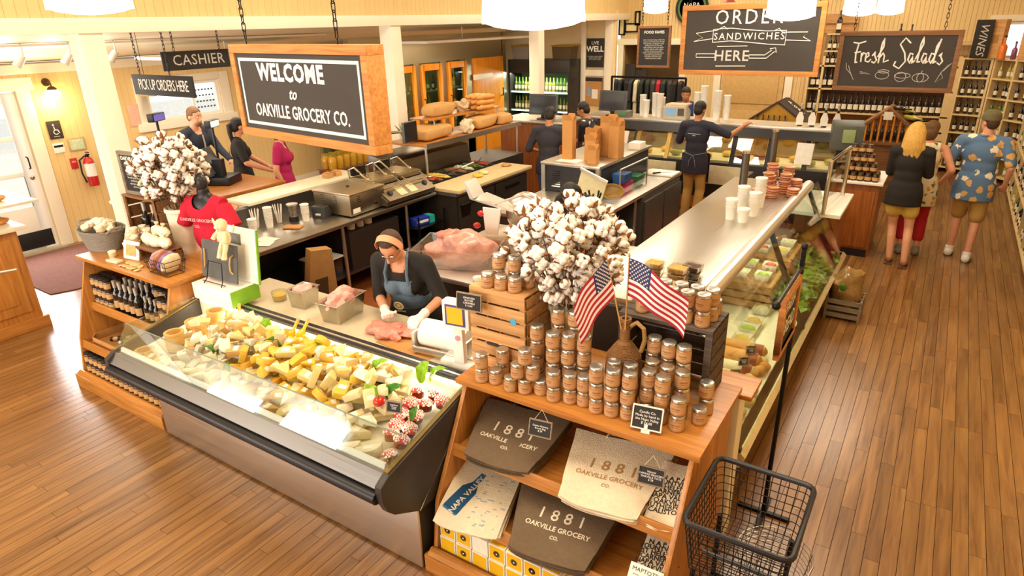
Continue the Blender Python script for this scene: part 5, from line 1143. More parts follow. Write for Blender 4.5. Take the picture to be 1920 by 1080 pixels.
pan((-3.26, 2.79, .925), .12, .17, .30, .15, 'larger steel pan heaped with chicken pieces', 'steel meat pans', heap((0, 0, .14), (.075, .14, .065), 4, 22, .45, 34, 22))
t = thing('mustard_tub', 'small round tub of yellow mustard beside the white box', 'tub', (-3.90, 2.76, .925)); obj('tub', B().lathe([(0, 0), (.045, 0), (.056, .07), (.058, .07), (.05, .004), (0, .004)], 18), tubm, t); obj('mustard', B().lathe([(0, .004), (.044, .004), (.05, .045), (0, .05)], 18), mat('mustard', 'D9B228', .4), t)
bp = tag(obj('butcher_paper', B().sheet(lambda u, v: (-.22 + .44*u + .03*v, -.13 + .24*v, .002 + .006*math.sin(u*5)*v), 12, 6, .001), kraft), 'sheet of brown butcher paper on the worktop', 'paper'); bp.location = (-2.55, 2.72, .927); bp.rotation_euler = (0, 0, -.1)
ms_ = tag(obj('meat_pile', heap((0, 0, .022), (.17, .10, .032), 8, 20, .5, 36, 18), redm), 'pile of sliced raw meat under the gloved hands', 'meat'); ms_.location = (-2.78, 2.74, .932)
ro = thing('paper_roll', 'big white paper roll in a cutter beside the scale', 'paper roll', (-2.25, 2.74, .925), .12)
obj('roll', B().cyl((-.20, 0, .115), (.12, 0, .115), .085, seg=26), paper, ro); obj('core', B().cyl((-.201, 0, .115), (-.204, 0, .115), .025, seg=14), kraft, ro)
obj('cutter', B().box(-.23, .15, -.105, -.09, .02, .06).box(-.235, -.215, -.1, .1, 0, .15).box(.135, .155, -.1, .1, 0, .15), stl, ro, bev=.003)
sc = thing('shop_scale', 'white weighing scale with orange display on a post', 'scale', (-2.10, 2.68, .925), .15)
obj('base', B().box(-.13, .16, -.10, .20, 0, .06), white, sc, bev=.012); obj('plate', B().box(-.12, .15, -.05, .19, .062, .072), stl, sc, bev=.003); obj('post', B().prism([(-.035, .05), (.035, .05), (.028, .30), (-.028, .30)], 'Y', -.10, -.06), white, sc, bev=.006)
hd = obj('head', B().box(-.085, .085, -.115, -.05, .28, .45), white, sc, bev=.012); obj('bezel', B().box(-.062, .062, -.119, -.114, .305, .43), mat('indigo_bezel', '4A4A8A', .4), hd); obj('screen', B().box(-.05, .05, -.1215, -.1185, .317, .418), mat('orange_screen', 'E8A020', .3, emis='E89A18', es=.5, var=.03), hd)
obj('button', B().lathe([(.013, 0), (.017, .002), (.017, .004), (.013, .005)], 16, M=Matrix.Translation((0, -.10, .22)) @ Matrix.Rotation(PI/2, 4, 'X')), mat('pink_ring', 'D98A9A', .4), sc)
# second counter with the chicken tub, box and slicer
c2 = thing('slicer_counter', 'steel counter behind the serving woman', 'counter', (-2.6, 4.4, 0), world=True)
obj('top', B().box(-3.62, -1.85, 3.78, 5.25, .86, .90), stl, c2, bev=.006); obj('front_panel', B().box(-3.58, -1.9, 3.84, 5.2, .12, .86), dsteel, c2); obj('kick_plate', B().box(-3.5, -1.95, 3.9, 5.1, 0, .12), black, c2)
tb = thing('chicken_tub', 'large clear tub heaped with raw chicken', 'tub', (-3.25, 4.13, .905), .35)
obj('tub', B().add([(-.29, -.19, 0), (.29, -.19, 0), (.29, .19, 0), (-.29, .19, 0), (-.34, -.24, .17), (.34, -.24, .17), (.34, .24, .17), (-.34, .24, .17), (-.36, -.26, .17), (.36, -.26, .17), (.36, .26, .17), (-.36, .26, .17)], [(3, 2, 1, 0)] + [(k, (k+1) % 4, 4 + (k+1) % 4, 4 + k) for k in range(4)] + [(4 + k, 4 + (k+1) % 4, 8 + (k+1) % 4, 8 + k) for k in range(4)]), frost, tb)
obj('chicken', heap((0, 0, .12), (.28, .19, .15), 3, 9, .32, 48, 30), pinkm, tb); obj('loose_piece', heap((-.06, .0, .245), (.12, .08, .045), 12, 20, .4, 24, 14), redm, tb)
cl = tag(obj('crumpled_cloth', heap((0, 0, .025), (.07, .05, .03), 5, 25, .6), white), 'crumpled white cloth at the counter edge beside the tub', 'cloth'); cl.location = (-2.82, 3.86, .903)
bx = thing('glove_box', 'white glove carton with a blue corner on the slicer counter', 'carton', (-2.52, 4.0, .903), .15); obj('body', B().box(-.13, .13, -.06, .06, 0, .17), white, bx, bev=.003); obj('blue_print', B().prism([(-.12, .03), (-.03, .03), (-.07, .13), (-.12, .13)], 'Y', -.062, -.06), mat('carton_blue', '2F5F9A', .5), bx); obj('top_print', B().box(-.1, .1, -.04, .04, .17, .171), mat('carton_pale', 'E0D8B8', .6), bx)
sl_ = thing('meat_slicer', 'large meat slicer with red knobs behind the cotton bouquet', 'slicer', (-2.95, 4.62, .903), .1)
obj('base', B().box(-.26, .3, -.2, .25, .02, .16), stl, sl_, bev=.03); obj('foot', B().box(-.24, .28, -.18, .22, 0, .02), rubber, sl_)
obj('blade_guard', B().lathe([(0, 0), (.19, 0), (.19, .05), (.16, .07), (0, .07)], 28, M=Matrix.Translation((.05, .05, .35)) @ Matrix.Rotation(PI/2, 4, 'X')), steel('slicer_guard', 'CFC9BA', .25, 'X'), sl_)
obj('carriage', B().add([(-.42, -.12, .46), (.02, -.16, .40), (.05, -.02, .40), (-.36, .06, .48), (-.42, -.12, .475), (.02, -.16, .415), (.05, -.02, .415), (-.36, .06, .495)], [(3, 2, 1, 0), (4, 5, 6, 7), (0, 1, 5, 4), (1, 2, 6, 5), (2, 3, 7, 6), (3, 0, 4, 7)]), stl, sl_)
obj('hopper', B().prism([(-.42, .47), (-.48, .62), (-.46, .62), (-.38, .48)], 'Y', -.14, .05), stl, sl_); obj('white_guard', B().prism([(-.26, .18), (-.14, .18), (-.10, .42), (-.28, .42)], 'Y', -.17, -.15), white, sl_, bev=.006)
redk = mat('red_knob', 'C8202A', .3, coat=.4)
for q in ((-.30, -.16, .36), (-.36, -.14, .24), (-.24, -.2, .12)): obj('knob', B().ell(q, (.035, .03, .026), 14, 9), redk, sl_)
obj('tray', B().tube([(-.2, -.12, .44), (.1, -.14, .56), (.34, -.1, .46)], .01, 8), stl, sl_)
rt_ = thing('tilted_tray', 'white plastic tray leaning on the dark cooling unit', 'tray', (-3.27, 6.58, .905)); obj('panel', B().box(-.17, .17, 0, .02, 0, .32, Matrix.Rotation(.35, 4, 'Y') @ Matrix.Rotation(.2, 4, 'X')), mat('ivory_plastic', 'D8CFA8', .45), rt_, bev=.008); obj('rim', B().box(-.18, .18, -.02, 0, .30, .33, Matrix.Rotation(.35, 4, 'Y') @ Matrix.Rotation(.2, 4, 'X')), stl, rt_)
# ---- island with cooling unit, cartons of kraft boxes, sauce bins
isl = thing('kitchen_island', 'steel topped kitchen island with an under-counter fridge', 'counter', (-3.3, 7.4, 0), world=True)
obj('top', B().box(-3.95, -2.80, 5.6, 8.42, .86, .90), stl, isl, bev=.005); obj('body', B().box(-3.9, -3.35, 5.65, 8.35, .1, .86), dsteel, isl); obj('lower_shelf', B().box(-3.35, -2.84, 5.65, 7.05, .2, .23), stl, isl)
fr_ = obj('fridge', B().box(-3.35, -2.80, 7.08, 8.36, .06, .85), mat('fridge_grey', '55504A', .4, .4), isl, bev=.01)
for y0 in (7.1, 7.74): obj('fridge_door', B().box(-2.80, -2.765, y0, y0 + .60, .1, .80), mat('fridge_grey', ''), isl, bev=.008)
for y0 in (5.68, 7.0): obj('leg', B().cyl((-2.86, y0, 0), (-2.86, y0, .86), .02), stl, isl)
cu = thing('cooling_unit', 'dark refrigeration unit with slotted front under the kraft boxes', 'appliance', (-3.55, 7.4, .9), world=True)
obj('case', B().box(-3.92, -3.20, 6.70, 8.2, .905, 1.22), mat('unit_black', '2A2A2E', .45), cu, bev=.006); obj('top', B().box(-3.95, -3.17, 6.66, 8.24, 1.22, 1.255), stl, cu, bev=.006)
for x in (-3.945, -3.225): obj('front_trim', B().box(x, x + .05, 6.67, 6.71, .905, 1.22), stl, cu)
for k in range(8): obj('vent', B().box(-3.82, -3.70, 6.695, 6.70, .96 + k * .026, .972 + k * .026), chrome, cu)
for i, (y, c_, z) in enumerate(((7.05, '2F5C9E', 1.13), (7.1, 'C2185B', 1.02), (7.45, '2F7A4E', 1.03))): 
    o = tag(obj('plastic_bin', B().prism([(-.07, 0), (.07, 0), (.085, .11), (-.085, .11)], 'Y', -.11, .11), mat('bin_%d' % i, c_, .4), bev=.006), '%s plastic bin beside the cooling unit' % ['blue', 'magenta', 'green'][i], 'bin'); o.location = (-3.06, y, z - .11)
gd = thing('rack_guard', 'clear divider with steel edge beside the bins', 'divider', (-2.95, 7.4, .9), world=True); obj('pane', B().box(-2.955, -2.949, 6.75, 7.55, .93, 1.22), clear, gd); obj('edge', B().tube([(-2.952, 6.75, .905), (-2.952, 6.75, 1.23), (-2.952, 7.55, 1.23), (-2.952, 7.55, .905)], .01, 6), stl, gd)
o = tag(obj('platter', B().lathe([(0, 0), (.10, .004), (.14, .03), (.15, .03), (.11, 0)], 24, sy=.6, M=Matrix.Rotation(1.0, 4, 'X')), mat('brown_platter', '8A6A2E', .3)), 'oval brown dish leaning on the island edge', 'dish'); o.location = (-2.98, 6.62, 1.0)
o = tag(obj('cutting_board', B().box(-.2, .2, -.15, .15, 0, .025), white, bev=.006), 'white cutting board on the island end', 'cutting board'); o.location = (-2.99, 8.18, .903)
kn = thing('kitchen_knife', 'knife lying on the white cutting board', 'knife', (-2.98, 8.1, .930), .9); obj('blade', B().prism([(0, -.012), (.16, -.012), (.17, 0), (0, .016)], 'Z', 0, .003), chrome, kn); obj('handle', B().box(-.11, 0, -.012, .012, -.001, .016), black, kn, bev=.004)
jg_ = thing('cleaner_jug', 'pale plastic jug with teal label under the island', 'jug', (-3.02, 6.75, .232)); obj('body', B().lathe([(0, 0), (.09, 0), (.095, .02), (.095, .19), (.04, .26), (.03, .3), (0, .3)], 18), mat('jug_plastic', 'C9C8C0', .4), jg_); obj('handle', B().tube([(.03, -.03, .27), (.085, -.05, .26), (.095, -.05, .17)], .014, 8), mat('jug_plastic', ''), jg_); obj('jug_label', B().lathe([(.0965, .03), (.0965, .15)], 16, a0=-2.4, a1=.6), mat('teal_label', '2E8A8A', .5), jg_)
ub = thing('utensil_tub', 'steel tub of black utensils on the island corner', 'tub', (-2.96, 6.08, .903)); obj('tub', B().lathe([(0, 0), (.09, 0), (.10, .1), (.095, .1), (.085, .006), (0, .006)], 18), stl, ub)
for k in range(5): obj('utensil', B().tube([(.03*math.cos(k), .03*math.sin(k), .02), (.09*math.cos(k*1.3), .09*math.sin(k*1.3), .22)], [.006, .012], 6), black, ub)
# kraft boxes on the cooling unit
def gable(loc, rz, w, d, h, label):
    t = thing('kraft_carton', label, 'carton', loc, rz, 'kraft cartons on the cooling unit')
    obj('body', B().box(-w/2, w/2, -d/2, d/2, 0, h), kraft, t, bev=.002)
    for s_ in (-1, 1): obj('flap', B().add([(-w/2, s_*d/2, h), (w/2, s_*d/2, h), (w*.3, s_*(d/2 + .02), h + d*.55), (-w*.3, s_*(d/2 + .02), h + d*.55)], [(0, 1, 2, 3)]).add([(-w/2, s_*(d/2 - .003), h), (w/2, s_*(d/2 - .003), h), (w*.3, s_*(d/2 + .017), h + d*.55), (-w*.3, s_*(d/2 + .017), h + d*.55)], [(3, 2, 1, 0)]), kraft, t)
    for s_ in (-1, 1): obj('flap', B().add([(s_*w/2, -d/2, h), (s_*w/2, d/2, h), (s_*(w/2 + .015), d*.3, h + d*.45), (s_*(w/2 + .015), -d*.3, h + d*.45), (s_*(w/2 - .003), -d/2, h), (s_*(w/2 - .003), d/2, h), (s_*(w/2 + .012), d*.3, h + d*.45), (s_*(w/2 + .012), -d*.3, h + d*.45)], [(0, 1, 2, 3), (7, 6, 5, 4), (0, 3, 7, 4), (1, 5, 6, 2)]), kraft, t)
for i, (x, y, w, d, h, rz, lb) in enumerate(((-3.72, 6.95, .13, .12, .46, .1, 'tallest kraft carton standing nearest the prep table'), (-3.52, 7.2, .15, .14, .28, -.1, 'kraft carton between the tall ones'), (-3.44, 6.98, .13, .13, .24, .2, 'open kraft carton in front of the pair'), (-3.33, 6.82, .11, .10, .16, .05, 'smallest kraft carton at the front edge'), (-3.38, 7.35, .18, .15, .40, .0, 'tall kraft carton with folded flaps at the rear'), (-3.24, 7.25, .14, .13, .38, -.15, 'tall kraft carton nearest the sauce bins'))): gable((x, y, 1.257), rz, w, d, h, lb)
o = tag(obj('paper_sheet', B().box(-.14, .14, -.1, .1, 0, .002), paper), 'white paper sheet under the tallest kraft carton', 'paper'); o.location = (-3.65, 6.85, 1.256)
tf = thing('tea_filter_pack', 'white pack with black clips at the far end of the cooling unit', 'pack', (-3.24, 7.9, 1.257)); obj('pack', B().box(-.08, .08, -.09, .09, 0, .09), white, tf, bev=.01); obj('clip', B().tube([(-.08, .1, 0), (-.09, .12, .12), (-.06, .12, .22)], .012, 6), black, tf)

# ---- left work counter with grills and drink station
c1 = thing('grill_counter', 'long steel counter that carries the panini grill', 'counter', (-5.5, 4.5, 0), world=True)
obj('top', B().box(-6.0, -5.04, 3.05, 6.0, .86, .90), stly, c1, bev=.006); obj('back_panel', B().box(-6.0, -5.92, 3.05, 6.0, .0, 1.07), dsteel, c1); obj('end_panel', B().box(-5.9, -5.12, 3.08, 3.14, 0, .86), dsteel, c1); obj('lower_shelf', B().box(-5.9, -5.12, 3.14, 5.9, .28, .31), dsteel, c1); obj('divider', B().box(-5.9, -5.14, 4.62, 5.4, .31, .74), mat('dark_cabinet', '2E241E', .5), c1, bev=.006)
for y in (4.5, 5.5): obj('leg', B().cyl((-5.1, y, 0), (-5.1, y, .86), .02), stl, c1)
ld = tag(obj('marble_ledge', B().box(-6.34, -5.93, 4.02, 5.7, 1.075, 1.11), mat('cream_marble', 'E8DDC0', .3, var=.06, scale=6), bev=.006), 'cream ledge behind the drink station', 'ledge')
for i, y in enumerate((5.28, 5.42)):
    o = thing('card_holder', 'small wooden card holder on the ledge, %s' % ['nearer the shirt', 'nearer the grill'][i], 'card holder', (-6.12, y, 1.111)); obj('block', B().box(-.05, .05, -.045, .045, 0, .055), pine, o, bev=.003); obj('slot', B().box(-.035, .035, -.03, .03, .055, .068), kraft, o)
cd_ = thing('cash_desk', 'wooden topped cash desk in the side aisle', 'desk', (-7.2, 4.7, 0), world=True)
obj('top', B().box(-7.75, -6.75, 3.5, 5.15, 1.0, 1.04), oaky, cd_, bev=.008); obj('body', B().box(-7.65, -6.85, 3.55, 5.1, 0, 1.0), trimm, cd_)
rtp = thing('round_bread_board', 'rounded wooden counter end beside the red shirt', 'counter', (-6.35, 3.75, 0)); obj('top', B().lathe([(0, 1.05), (.42, 1.05), (.43, 1.065), (.42, 1.08), (0, 1.08)], 32, sy=.75), oaky, rtp); obj('support', B().lathe([(.3, 0), (.3, 1.05)], 24, sy=.75), trimm, rtp)
# microwave / steam box
mw = thing('steamer_box', 'stainless bun steamer with side vents on the grill counter', 'appliance', (-5.38, 4.92, .9), .04)
obj('case', B().box(-.28, .26, -.27, .27, .015, .235), steel('steamer_steel', 'A89A84', .32, 'Z'), mw, bev=.006); obj('top', B().box(-.29, .27, -.28, .28, .235, .258), steel('lid_steel', 'D8CBB0', .35, 'X'), mw, bev=.006); obj('knob', B().ell((-.02, 0, .265), (.02, .02, .012), 10, 6), black, mw)
for k in range(4):
    for x in (-.17, .02): obj('vent', B().box(x, x + .05, -.2715, -.27, .15 + k * .02, .158 + k * .02), chrome, mw)
    for y in (-.17, .1): obj('vent', B().box(.26, .2615, y, y + .06, .15 + k * .02, .158 + k * .02), chrome, mw)
obj('dial', B().lathe([(0, 0), (.022, 0), (.02, .014), (0, .016)], 12, M=Matrix.Translation((.26, .12, .08)) @ Matrix.Rotation(PI/2, 4, 'Y')), black, mw); obj('rating_plate', B().box(.26, .2615, -.24, -.13, .04, .09), paper, mw)
# double panini grill
pg = thing('panini_grill', 'double panini grill with sloped control panel', 'grill', (-5.36, 5.56, .9), 0)
obj('body', B().prism([(-.30, .02), (.31, .02), (.33, .07), (.12, .20), (-.30, .20)], 'Y', -.42, .42), mat('grill_case', '5E5344', .4, .5), pg, bev=.006)
obj('control_panel', B().prism([(.335, .075), (.345, .08), (.135, .212), (.125, .205)], 'Y', -.40, .40), mat('panel_steel', '8A7C66', .35, .7), pg)
for y in (-.12, .06): obj('timer', B().prism([(.315, .097), (.322, .10), (.215, .168), (.208, .164)], 'Y', y - .06, y + .06), mat('pale_timer', 'CFC79A', .4), pg)
for y in (-.3, .3): obj('dial', B().lathe([(0, 0), (.035, 0), (.03, .02), (0, .022)], 14, M=Matrix.Translation((.26, y, .14)) @ Matrix.Rotation(.95, 4, 'Y')), black, pg)
for y in (-.21, .21):
    pl = obj('press_plate', B().box(-.28, .14, y - .19, y + .19, .225, .275), mat('grill_plate', '8A7A5C', .4, .7), pg, bev=.008); obj('lower_plate', B().box(-.28, .13, y - .19, y + .19, .20, .218), black, pg)
    obj('lid_top', B().box(-.26, .10, y - .17, y + .17, .276, .284), steel('press_top', 'D6C7A0', .3, 'X'), pg)
    for dy in (-.15, .15): obj('arm', B().tube([(-.3, y + dy, .2), (-.31, y + dy, .36), (-.2, y + dy, .40), (-.06, y + dy, .31), (0, y + dy, .285)], .012, 8), chrome, pg)
    obj('handle', B().tube([(.12, y - .16, .25), (.24, y - .16, .20), (.24, y + .16, .20), (.12, y + .16, .25)], .011, 8), chrome, pg)
    obj('hinge_box', B().box(-.34, -.28, y - .1, y + .1, .28, .38), blackm, pg, bev=.008)
for (x, y) in ((-.27, -.38), (.27, -.38), (-.27, .38), (.27, .38)): obj('foot', B().cyl((x, y, 0), (x, y, .03), .02), blackm, pg)
# drinks station
for i, (x, y, n) in enumerate(((-5.72, 3.92, 9), (-5.66, 4.16, 9))):
    t = thing('straw_jar', 'glass jar of white straws, %s' % ['nearer the red shirt', 'nearer the blender'][i], 'jar', (x, y, .9), 0, 'straw jars'); obj('jar', B().lathe([(.04, 0), (.042, .12), (.04, .12), (.038, .004), (0, .004)], 14), clear, t)
    for k in range(n): obj('straw', B().cyl((.02*math.cos(k*.7), .02*math.sin(k*.7), .006), (.045*math.cos(k*.7 + .2), .045*math.sin(k*.7 + .2), .2), .004, seg=6), paper, t)
for i, (x, y, n) in enumerate(((-5.58, 3.78, 3), (-5.64, 4.02, 5), (-5.48, 4.36, 4))): cups(x, y, .9, n, 'drink cup stack %s on the grill counter' % ['one', 'two', 'three'][i], 'drink cups', .95)
bl_ = thing('blender_jar', 'clear jar with grey lid beside the card reader', 'jar', (-5.6, 4.3, .9)); obj('jar', B().lathe([(.045, 0), (.06, .17), (.057, .17), (.042, .005), (0, .005)], 14), clear, bl_); obj('lid', B().lathe([(.061, .17), (.061, .185), (0, .19)], 14), stl, bl_); obj('base', B().lathe([(.05, -.0), (.05, .05), (.0, .05)], 14), black, bl_)
cr_ = thing('label_printer', 'small dark card reader on the grill counter', 'card reader', (-5.46, 4.56, .9), .3); obj('body', B().prism([(-.07, 0), (.07, 0), (.075, .05), (.03, .12), (-.06, .12)], 'X', -.08, .08), mat('slate_plastic', '3A3C40', .4), cr_, bev=.008); obj('slot', B().box(-.05, .05, -.03, .03, .121, .124), black, cr_); obj('paper_tongue', B().box(-.03, .03, -.074, -.07, .03, .05), paper, cr_)
nb = tag(obj('kraft_envelope', B().box(-.09, .09, -.06, .06, 0, .012), kraft, bev=.003), 'kraft envelope on the steel counter', 'envelope'); nb.location = (-5.4, 4.12, .903); nb.rotation_euler = (0, 0, .5)
for i, (x, y, r) in enumerate(((-5.3, 3.72, .2), (-5.22, 3.6, .5), (-5.36, 3.55, .1))):
    o = tag(obj('order_slip', B().box(-.1, .1, -.07, .07, 0, .002), paper), 'white order slip on the steel counter, %s' % NTH[i], 'paper', 'order slips'); o.location = (x, y, .902 + i * .002); o.rotation_euler = (0, 0, r)
bg = thing('paper_sack', 'tall printed kraft sack leaning against the counter front', 'paper bag', (-5.0, 4.0, 0), 1.4)
obj('sack', B().prism([(-.2, .0), (.2, 0), (.13, .78), (-.1, .82)], 'Y', -.05, .05, Matrix.Rotation(.12, 4, 'X')), mat('sack_kraft', 'A87E48', .8, var=.1, bump=.6, bscale=14), bg, bev=.008); obj('print', B().box(-.08, .06, -.057, -.052, .2, .5, Matrix.Rotation(.12, 4, 'X')), mat('sack_dark_print', '4A3418', .8, var=.3, scale=60), bg)
ib = thing('ice_bin', 'clear storage bin with white lid under the grill counter', 'bin', (-5.35, 4.38, .31)); obj('bin', B().box(-.15, .15, -.16, .16, 0, .18), frost, ib, bev=.01); obj('lid', B().box(-.16, .16, -.17, .17, .18, .2), white, ib, bev=.004)
for i in range(3): 
    o = tag(obj('paper_cup_roll', B().lathe([(0, 0), (.045, 0), (.045, .13), (.02, .13), (.02, .01), (0, .01)], 16), white), 'white paper roll on the low cabinet, %s' % NTH[i], 'paper roll', 'paper rolls on the low cabinet'); o.location = (-5.24, 4.75 + i * .13, .742)
ws = thing('wire_shelf', 'low wire shelf with packs under the panini grill', 'shelf', (-5.1, 5.65, 0), world=True)
for (x, y) in ((-5.3, 5.5), (-4.92, 5.5), (-5.3, 5.98), (-4.92, 5.98)): obj('post', B().cyl((x, y, 0), (x, y, .72), .012, seg=8), blackm, ws)
for z in (.12, .42, .56): obj('tier', B().box(-5.3, -4.92, 5.5, 5.98, z, z + .012), blackm, ws)
o = thing('foil_carton', 'blue cling film carton with teal end on the wire shelf', 'carton', (-5.06, 5.72, .573), 1.4); obj('body', B().box(-.15, .15, -.06, .06, 0, .09), mat('royal_blue', '2438A0', .4), o, bev=.003); obj('teal_end', B().box(.07, .151, -.061, .061, -.0, .091), mat('teal_card', '2AA6A0', .4), o); obj('white_band', B().box(-.12, .05, -.0612, -.06, .03, .06), white, o); text('Reynolds', .04, white, o, (-.02, -.0625, .04), FACE, ext=.0003)
for i in range(3):
    o = tag(obj('folded_towel', B().box(-.12, .12, -.1, .1, 0, .03), white, bev=.012), 'folded white towel on the wire shelf, %s' % ['lowest', 'middle', 'top'][i], 'towel', 'folded towels'); o.location = (-5.1, 5.74, .133 + i * .031)
wbk = thing('black_bin', 'black wire bin hanging below the prep table edge', 'bin', (-4.84, 6.2, .5)); obj('bin', B().lathe([(0, 0), (.11, 0), (.14, .24), (.15, .245), (.13, .24), (.1, .01), (0, .01)], 4, M=Matrix.Rotation(PI/4, 4, 'Z')), blackm, wbk)
obj('rim', B().tube([(-.11, -.11, .245), (.11, -.11, .245), (.11, .11, .245), (-.11, .11, .245)], .008, 6, True), blackm, wbk); obj('hook', B().tube([(0, .1, .24), (0, .1, .36), (0, .12, .44)], .006, 6), blackm, wbk)
# ---- sandwich prep table
pt = thing('prep_table', 'refrigerated sandwich prep table with pale cutting board', 'prep table', (-5.3, 7.2, 0), world=True)
obj('body', B().box(-6.2, -4.78, 6.05, 7.66, .08, .86).box(-6.2, -5.45, 7.66, 8.66, .08, .905), mat('prep_dark', '3A322A', .45, .3), pt); obj('cutting_board', B().box(-5.2, -4.70, 6.02, 7.70, .905, .945), mat('maple_board', 'D2BC8E', .5, var=.06), pt, bev=.006); obj('top_frame', B().box(-6.2, -4.76, 6.03, 7.68, .86, .905), stl, pt)
obj('hood', B().prism([(-6.2, .905), (-5.72, .905), (-5.78, 1.18), (-6.2, 1.25)], 'Y', 6.05, 7.66), steel('hood_steel', '6E6658', .3, 'Y'), pt, bev=.006)
for k in range(2): obj('door', B().box(-4.78, -4.755, 6.08 + k * .8, 6.84 + k * .8, .14, .84), mat('prep_dark', ''), pt, bev=.005)
for k in range(2): obj('handle', B().box(-4.755, -4.735, 6.3 + k * .8, 6.62 + k * .8, .74, .77), blackm, pt)
vc = ['6E8A2E', 'B84A2E', 'D9B84A', '3A3A2A', '8A5A3A', 'C9C2A0', '54702A', '9A3A2A', 'D2C08A', '4A4A38', 'C98A4A', '7A9A3A']
for k in range(8):
    y = 6.18 + k * .185; x = -5.46
    t = thing('food_pan', 'black food pan with toppings in the prep table, %s from the grill' % NTH[k], 'food pan', (x, y, .907), 0, 'topping pans'); obj('pan', B().box(-.24, .22, -.085, .085, 0, .04).box(-.22, .2, -.07, .07, .04, .041), black, t, bev=.006); obj('topping', heap((0, 0, .042), (.18, .06, .03), k, 30, .5, 18, 10), mat('topping_%d' % k, vc[k], .5, var=.3, scale=40), t)
for k in range(4):
    o = thing('serving_spoon', 'spoon resting across the topping pans, %s' % NTH[k], 'spoon', (-5.4, 6.35 + k * .34, .985), .4 + k * .5, 'serving spoons'); obj('handle', B().tube([(0, 0, 0), (.2, 0, .03)], .007, 6), [stl, black][k % 2], o); obj('bowl', B().ell((-.03, 0, 0), (.035, .022, .01), 10, 6), [stl, black][k % 2], o)
for i, (y, x, m, l_) in enumerate(((6.95, -5.0, crumb, 'halved bread roll on the cutting board'), (6.75, -4.95, CM['yellow'], 'yellow cheese slice on the cutting board'), (7.5, -5.0, kraft, 'folded kraft wrap at the far end of the cutting board'))): rock('sandwich_part', (x, y, .965), (.08, .06, .025), m, l_, 'food', None, .3)
# rack above: legs, shelves, bags, loaves
rk = thing('bread_rack', 'steel rack over the prep table stacked with bread bags', 'rack', (-5.8, 7.5, .9), world=True)
for (x, y) in ((-5.52, 6.42), (-6.12, 6.42), (-5.52, 8.6), (-6.12, 8.6)): obj('leg', B().cyl((x, y, .905), (x, y, 1.36), .016), stl, rk)
obj('shelf', B().box(-6.14, -5.48, 6.38, 8.64, 1.34, 1.37), oaky, rk, bev=.004); obj('front_edge', B().box(-5.48, -5.465, 6.38, 8.64, 1.32, 1.385), stly, rk)
for (x, y) in ((-6.1, 6.9), (-5.75, 6.9), (-6.1, 8.4), (-5.75, 8.4)): obj('upper_leg', B().cyl((x, y, 1.37), (x, y, 1.60), .01), stl, rk)
obj('upper_shelf', B().box(-6.14, -5.72, 6.85, 8.5, 1.60, 1.62), oaky, rk, bev=.004)
def bagm(seed, s): 
    b = B().ell((0, 0, 0), s, 22, 14)
    def q(v):
        d = Vector((v[0]/s[0], v[1]/s[1], v[2]/s[2])); d = Vector([math.copysign(abs(c) ** .45, c) for c in d]); d = Vector((d.x*s[0], d.y*s[1], d.z*s[2])); return tuple(d * (1 + .12 * noise.noise(d * 9 + Vector((seed, 0, 0)))))
    b.v = [q(v) for v in b.v]; return b
lk = mat('light_kraft_bag', 'C79A5C', .75, var=.08, scale=12, bump=.5, bscale=14)
for i, (x, y, z, s, l_) in enumerate(((-5.8, 6.85, 1.46, (.2, .34, .085), 'large kraft bread bag lying on the near rack shelf'), (-5.95, 7.25, 1.70, (.13, .26, .085), 'square kraft bread bag on the upper rack shelf'), (-5.75, 7.95, 1.46, (.16, .3, .085), 'open kraft bread bag in the middle of the rack'), (-5.7, 8.4, 1.45, (.15, .17, .08), 'open kraft bread bag at the far rack end'))):
    o = tag(obj('bread_bag', bagm(i * 3, s), lk), l_, 'bread bag', 'kraft bread bags on the rack'); o.location = (x, y, z); o.rotation_euler = (0, 0, jit(.12))
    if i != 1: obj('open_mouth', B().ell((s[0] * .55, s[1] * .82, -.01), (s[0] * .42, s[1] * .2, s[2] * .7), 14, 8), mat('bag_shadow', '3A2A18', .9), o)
o = tag(obj('crumpled_bag', heap((0, 0, .07), (.1, .12, .08), 31, 18, .6), mat('crumpled_kraft', 'C9AE86', .8, bump=.6, bscale=20)), 'crumpled paper on the upper rack shelf', 'paper'); o.location = (-5.9, 7.72, 1.625)
o = tag(obj('torn_bag', heap((0, 0, .09), (.09, .1, .11), 41, 16, .6), mat('white_print_paper', 'E0D0B4', .8, var=.2, scale=20, bump=.5, bscale=20)), 'torn white printed bag hanging between the kraft bags', 'paper'); o.location = (-5.6, 7.42, 1.38)
for i in range(9): 
    loaf(-5.88 + (i % 3) * .1, 8.0 + (i // 3) * .01, 1.622 + (i // 3) * .072, .36, .035, 1.4, crust, 'baguette on the upper rack shelf, %s' % NTH[i], 'baguette', 'baguettes on the rack')
pa = mat('pineapple_leaf', '5A7A2A', .5)
lf = thing('herb_bunch', 'bunch of green herbs at the rack end', 'herbs', (-6.0, 6.55, 1.37)); 
for k in range(14): obj('stalk', B().tube([(0, 0, 0), (.04*math.cos(k*.9), .04*math.sin(k*.9), .12), (.11*math.cos(k*.9), .11*math.sin(k*.9), .2)], [.004, .012, .003], 6), pa, lf)
mo = thing('order_monitor', 'thin order screen on a swing arm at the rack end', 'monitor', (-5.72, 6.36, 1.40), .1)
obj('screen', B().box(-.02, .02, -.14, .14, 0, .26), mat('monitor_grey', '55575A', .4), mo, bev=.006); obj('bezel', B().box(.02, .026, -.13, .13, .01, .25), black, mo); obj('swing_arm', B().tube([(-.02, 0, .14), (-.12, .04, .12), (-.3, .02, .10)], .018, 8), chrome, mo)
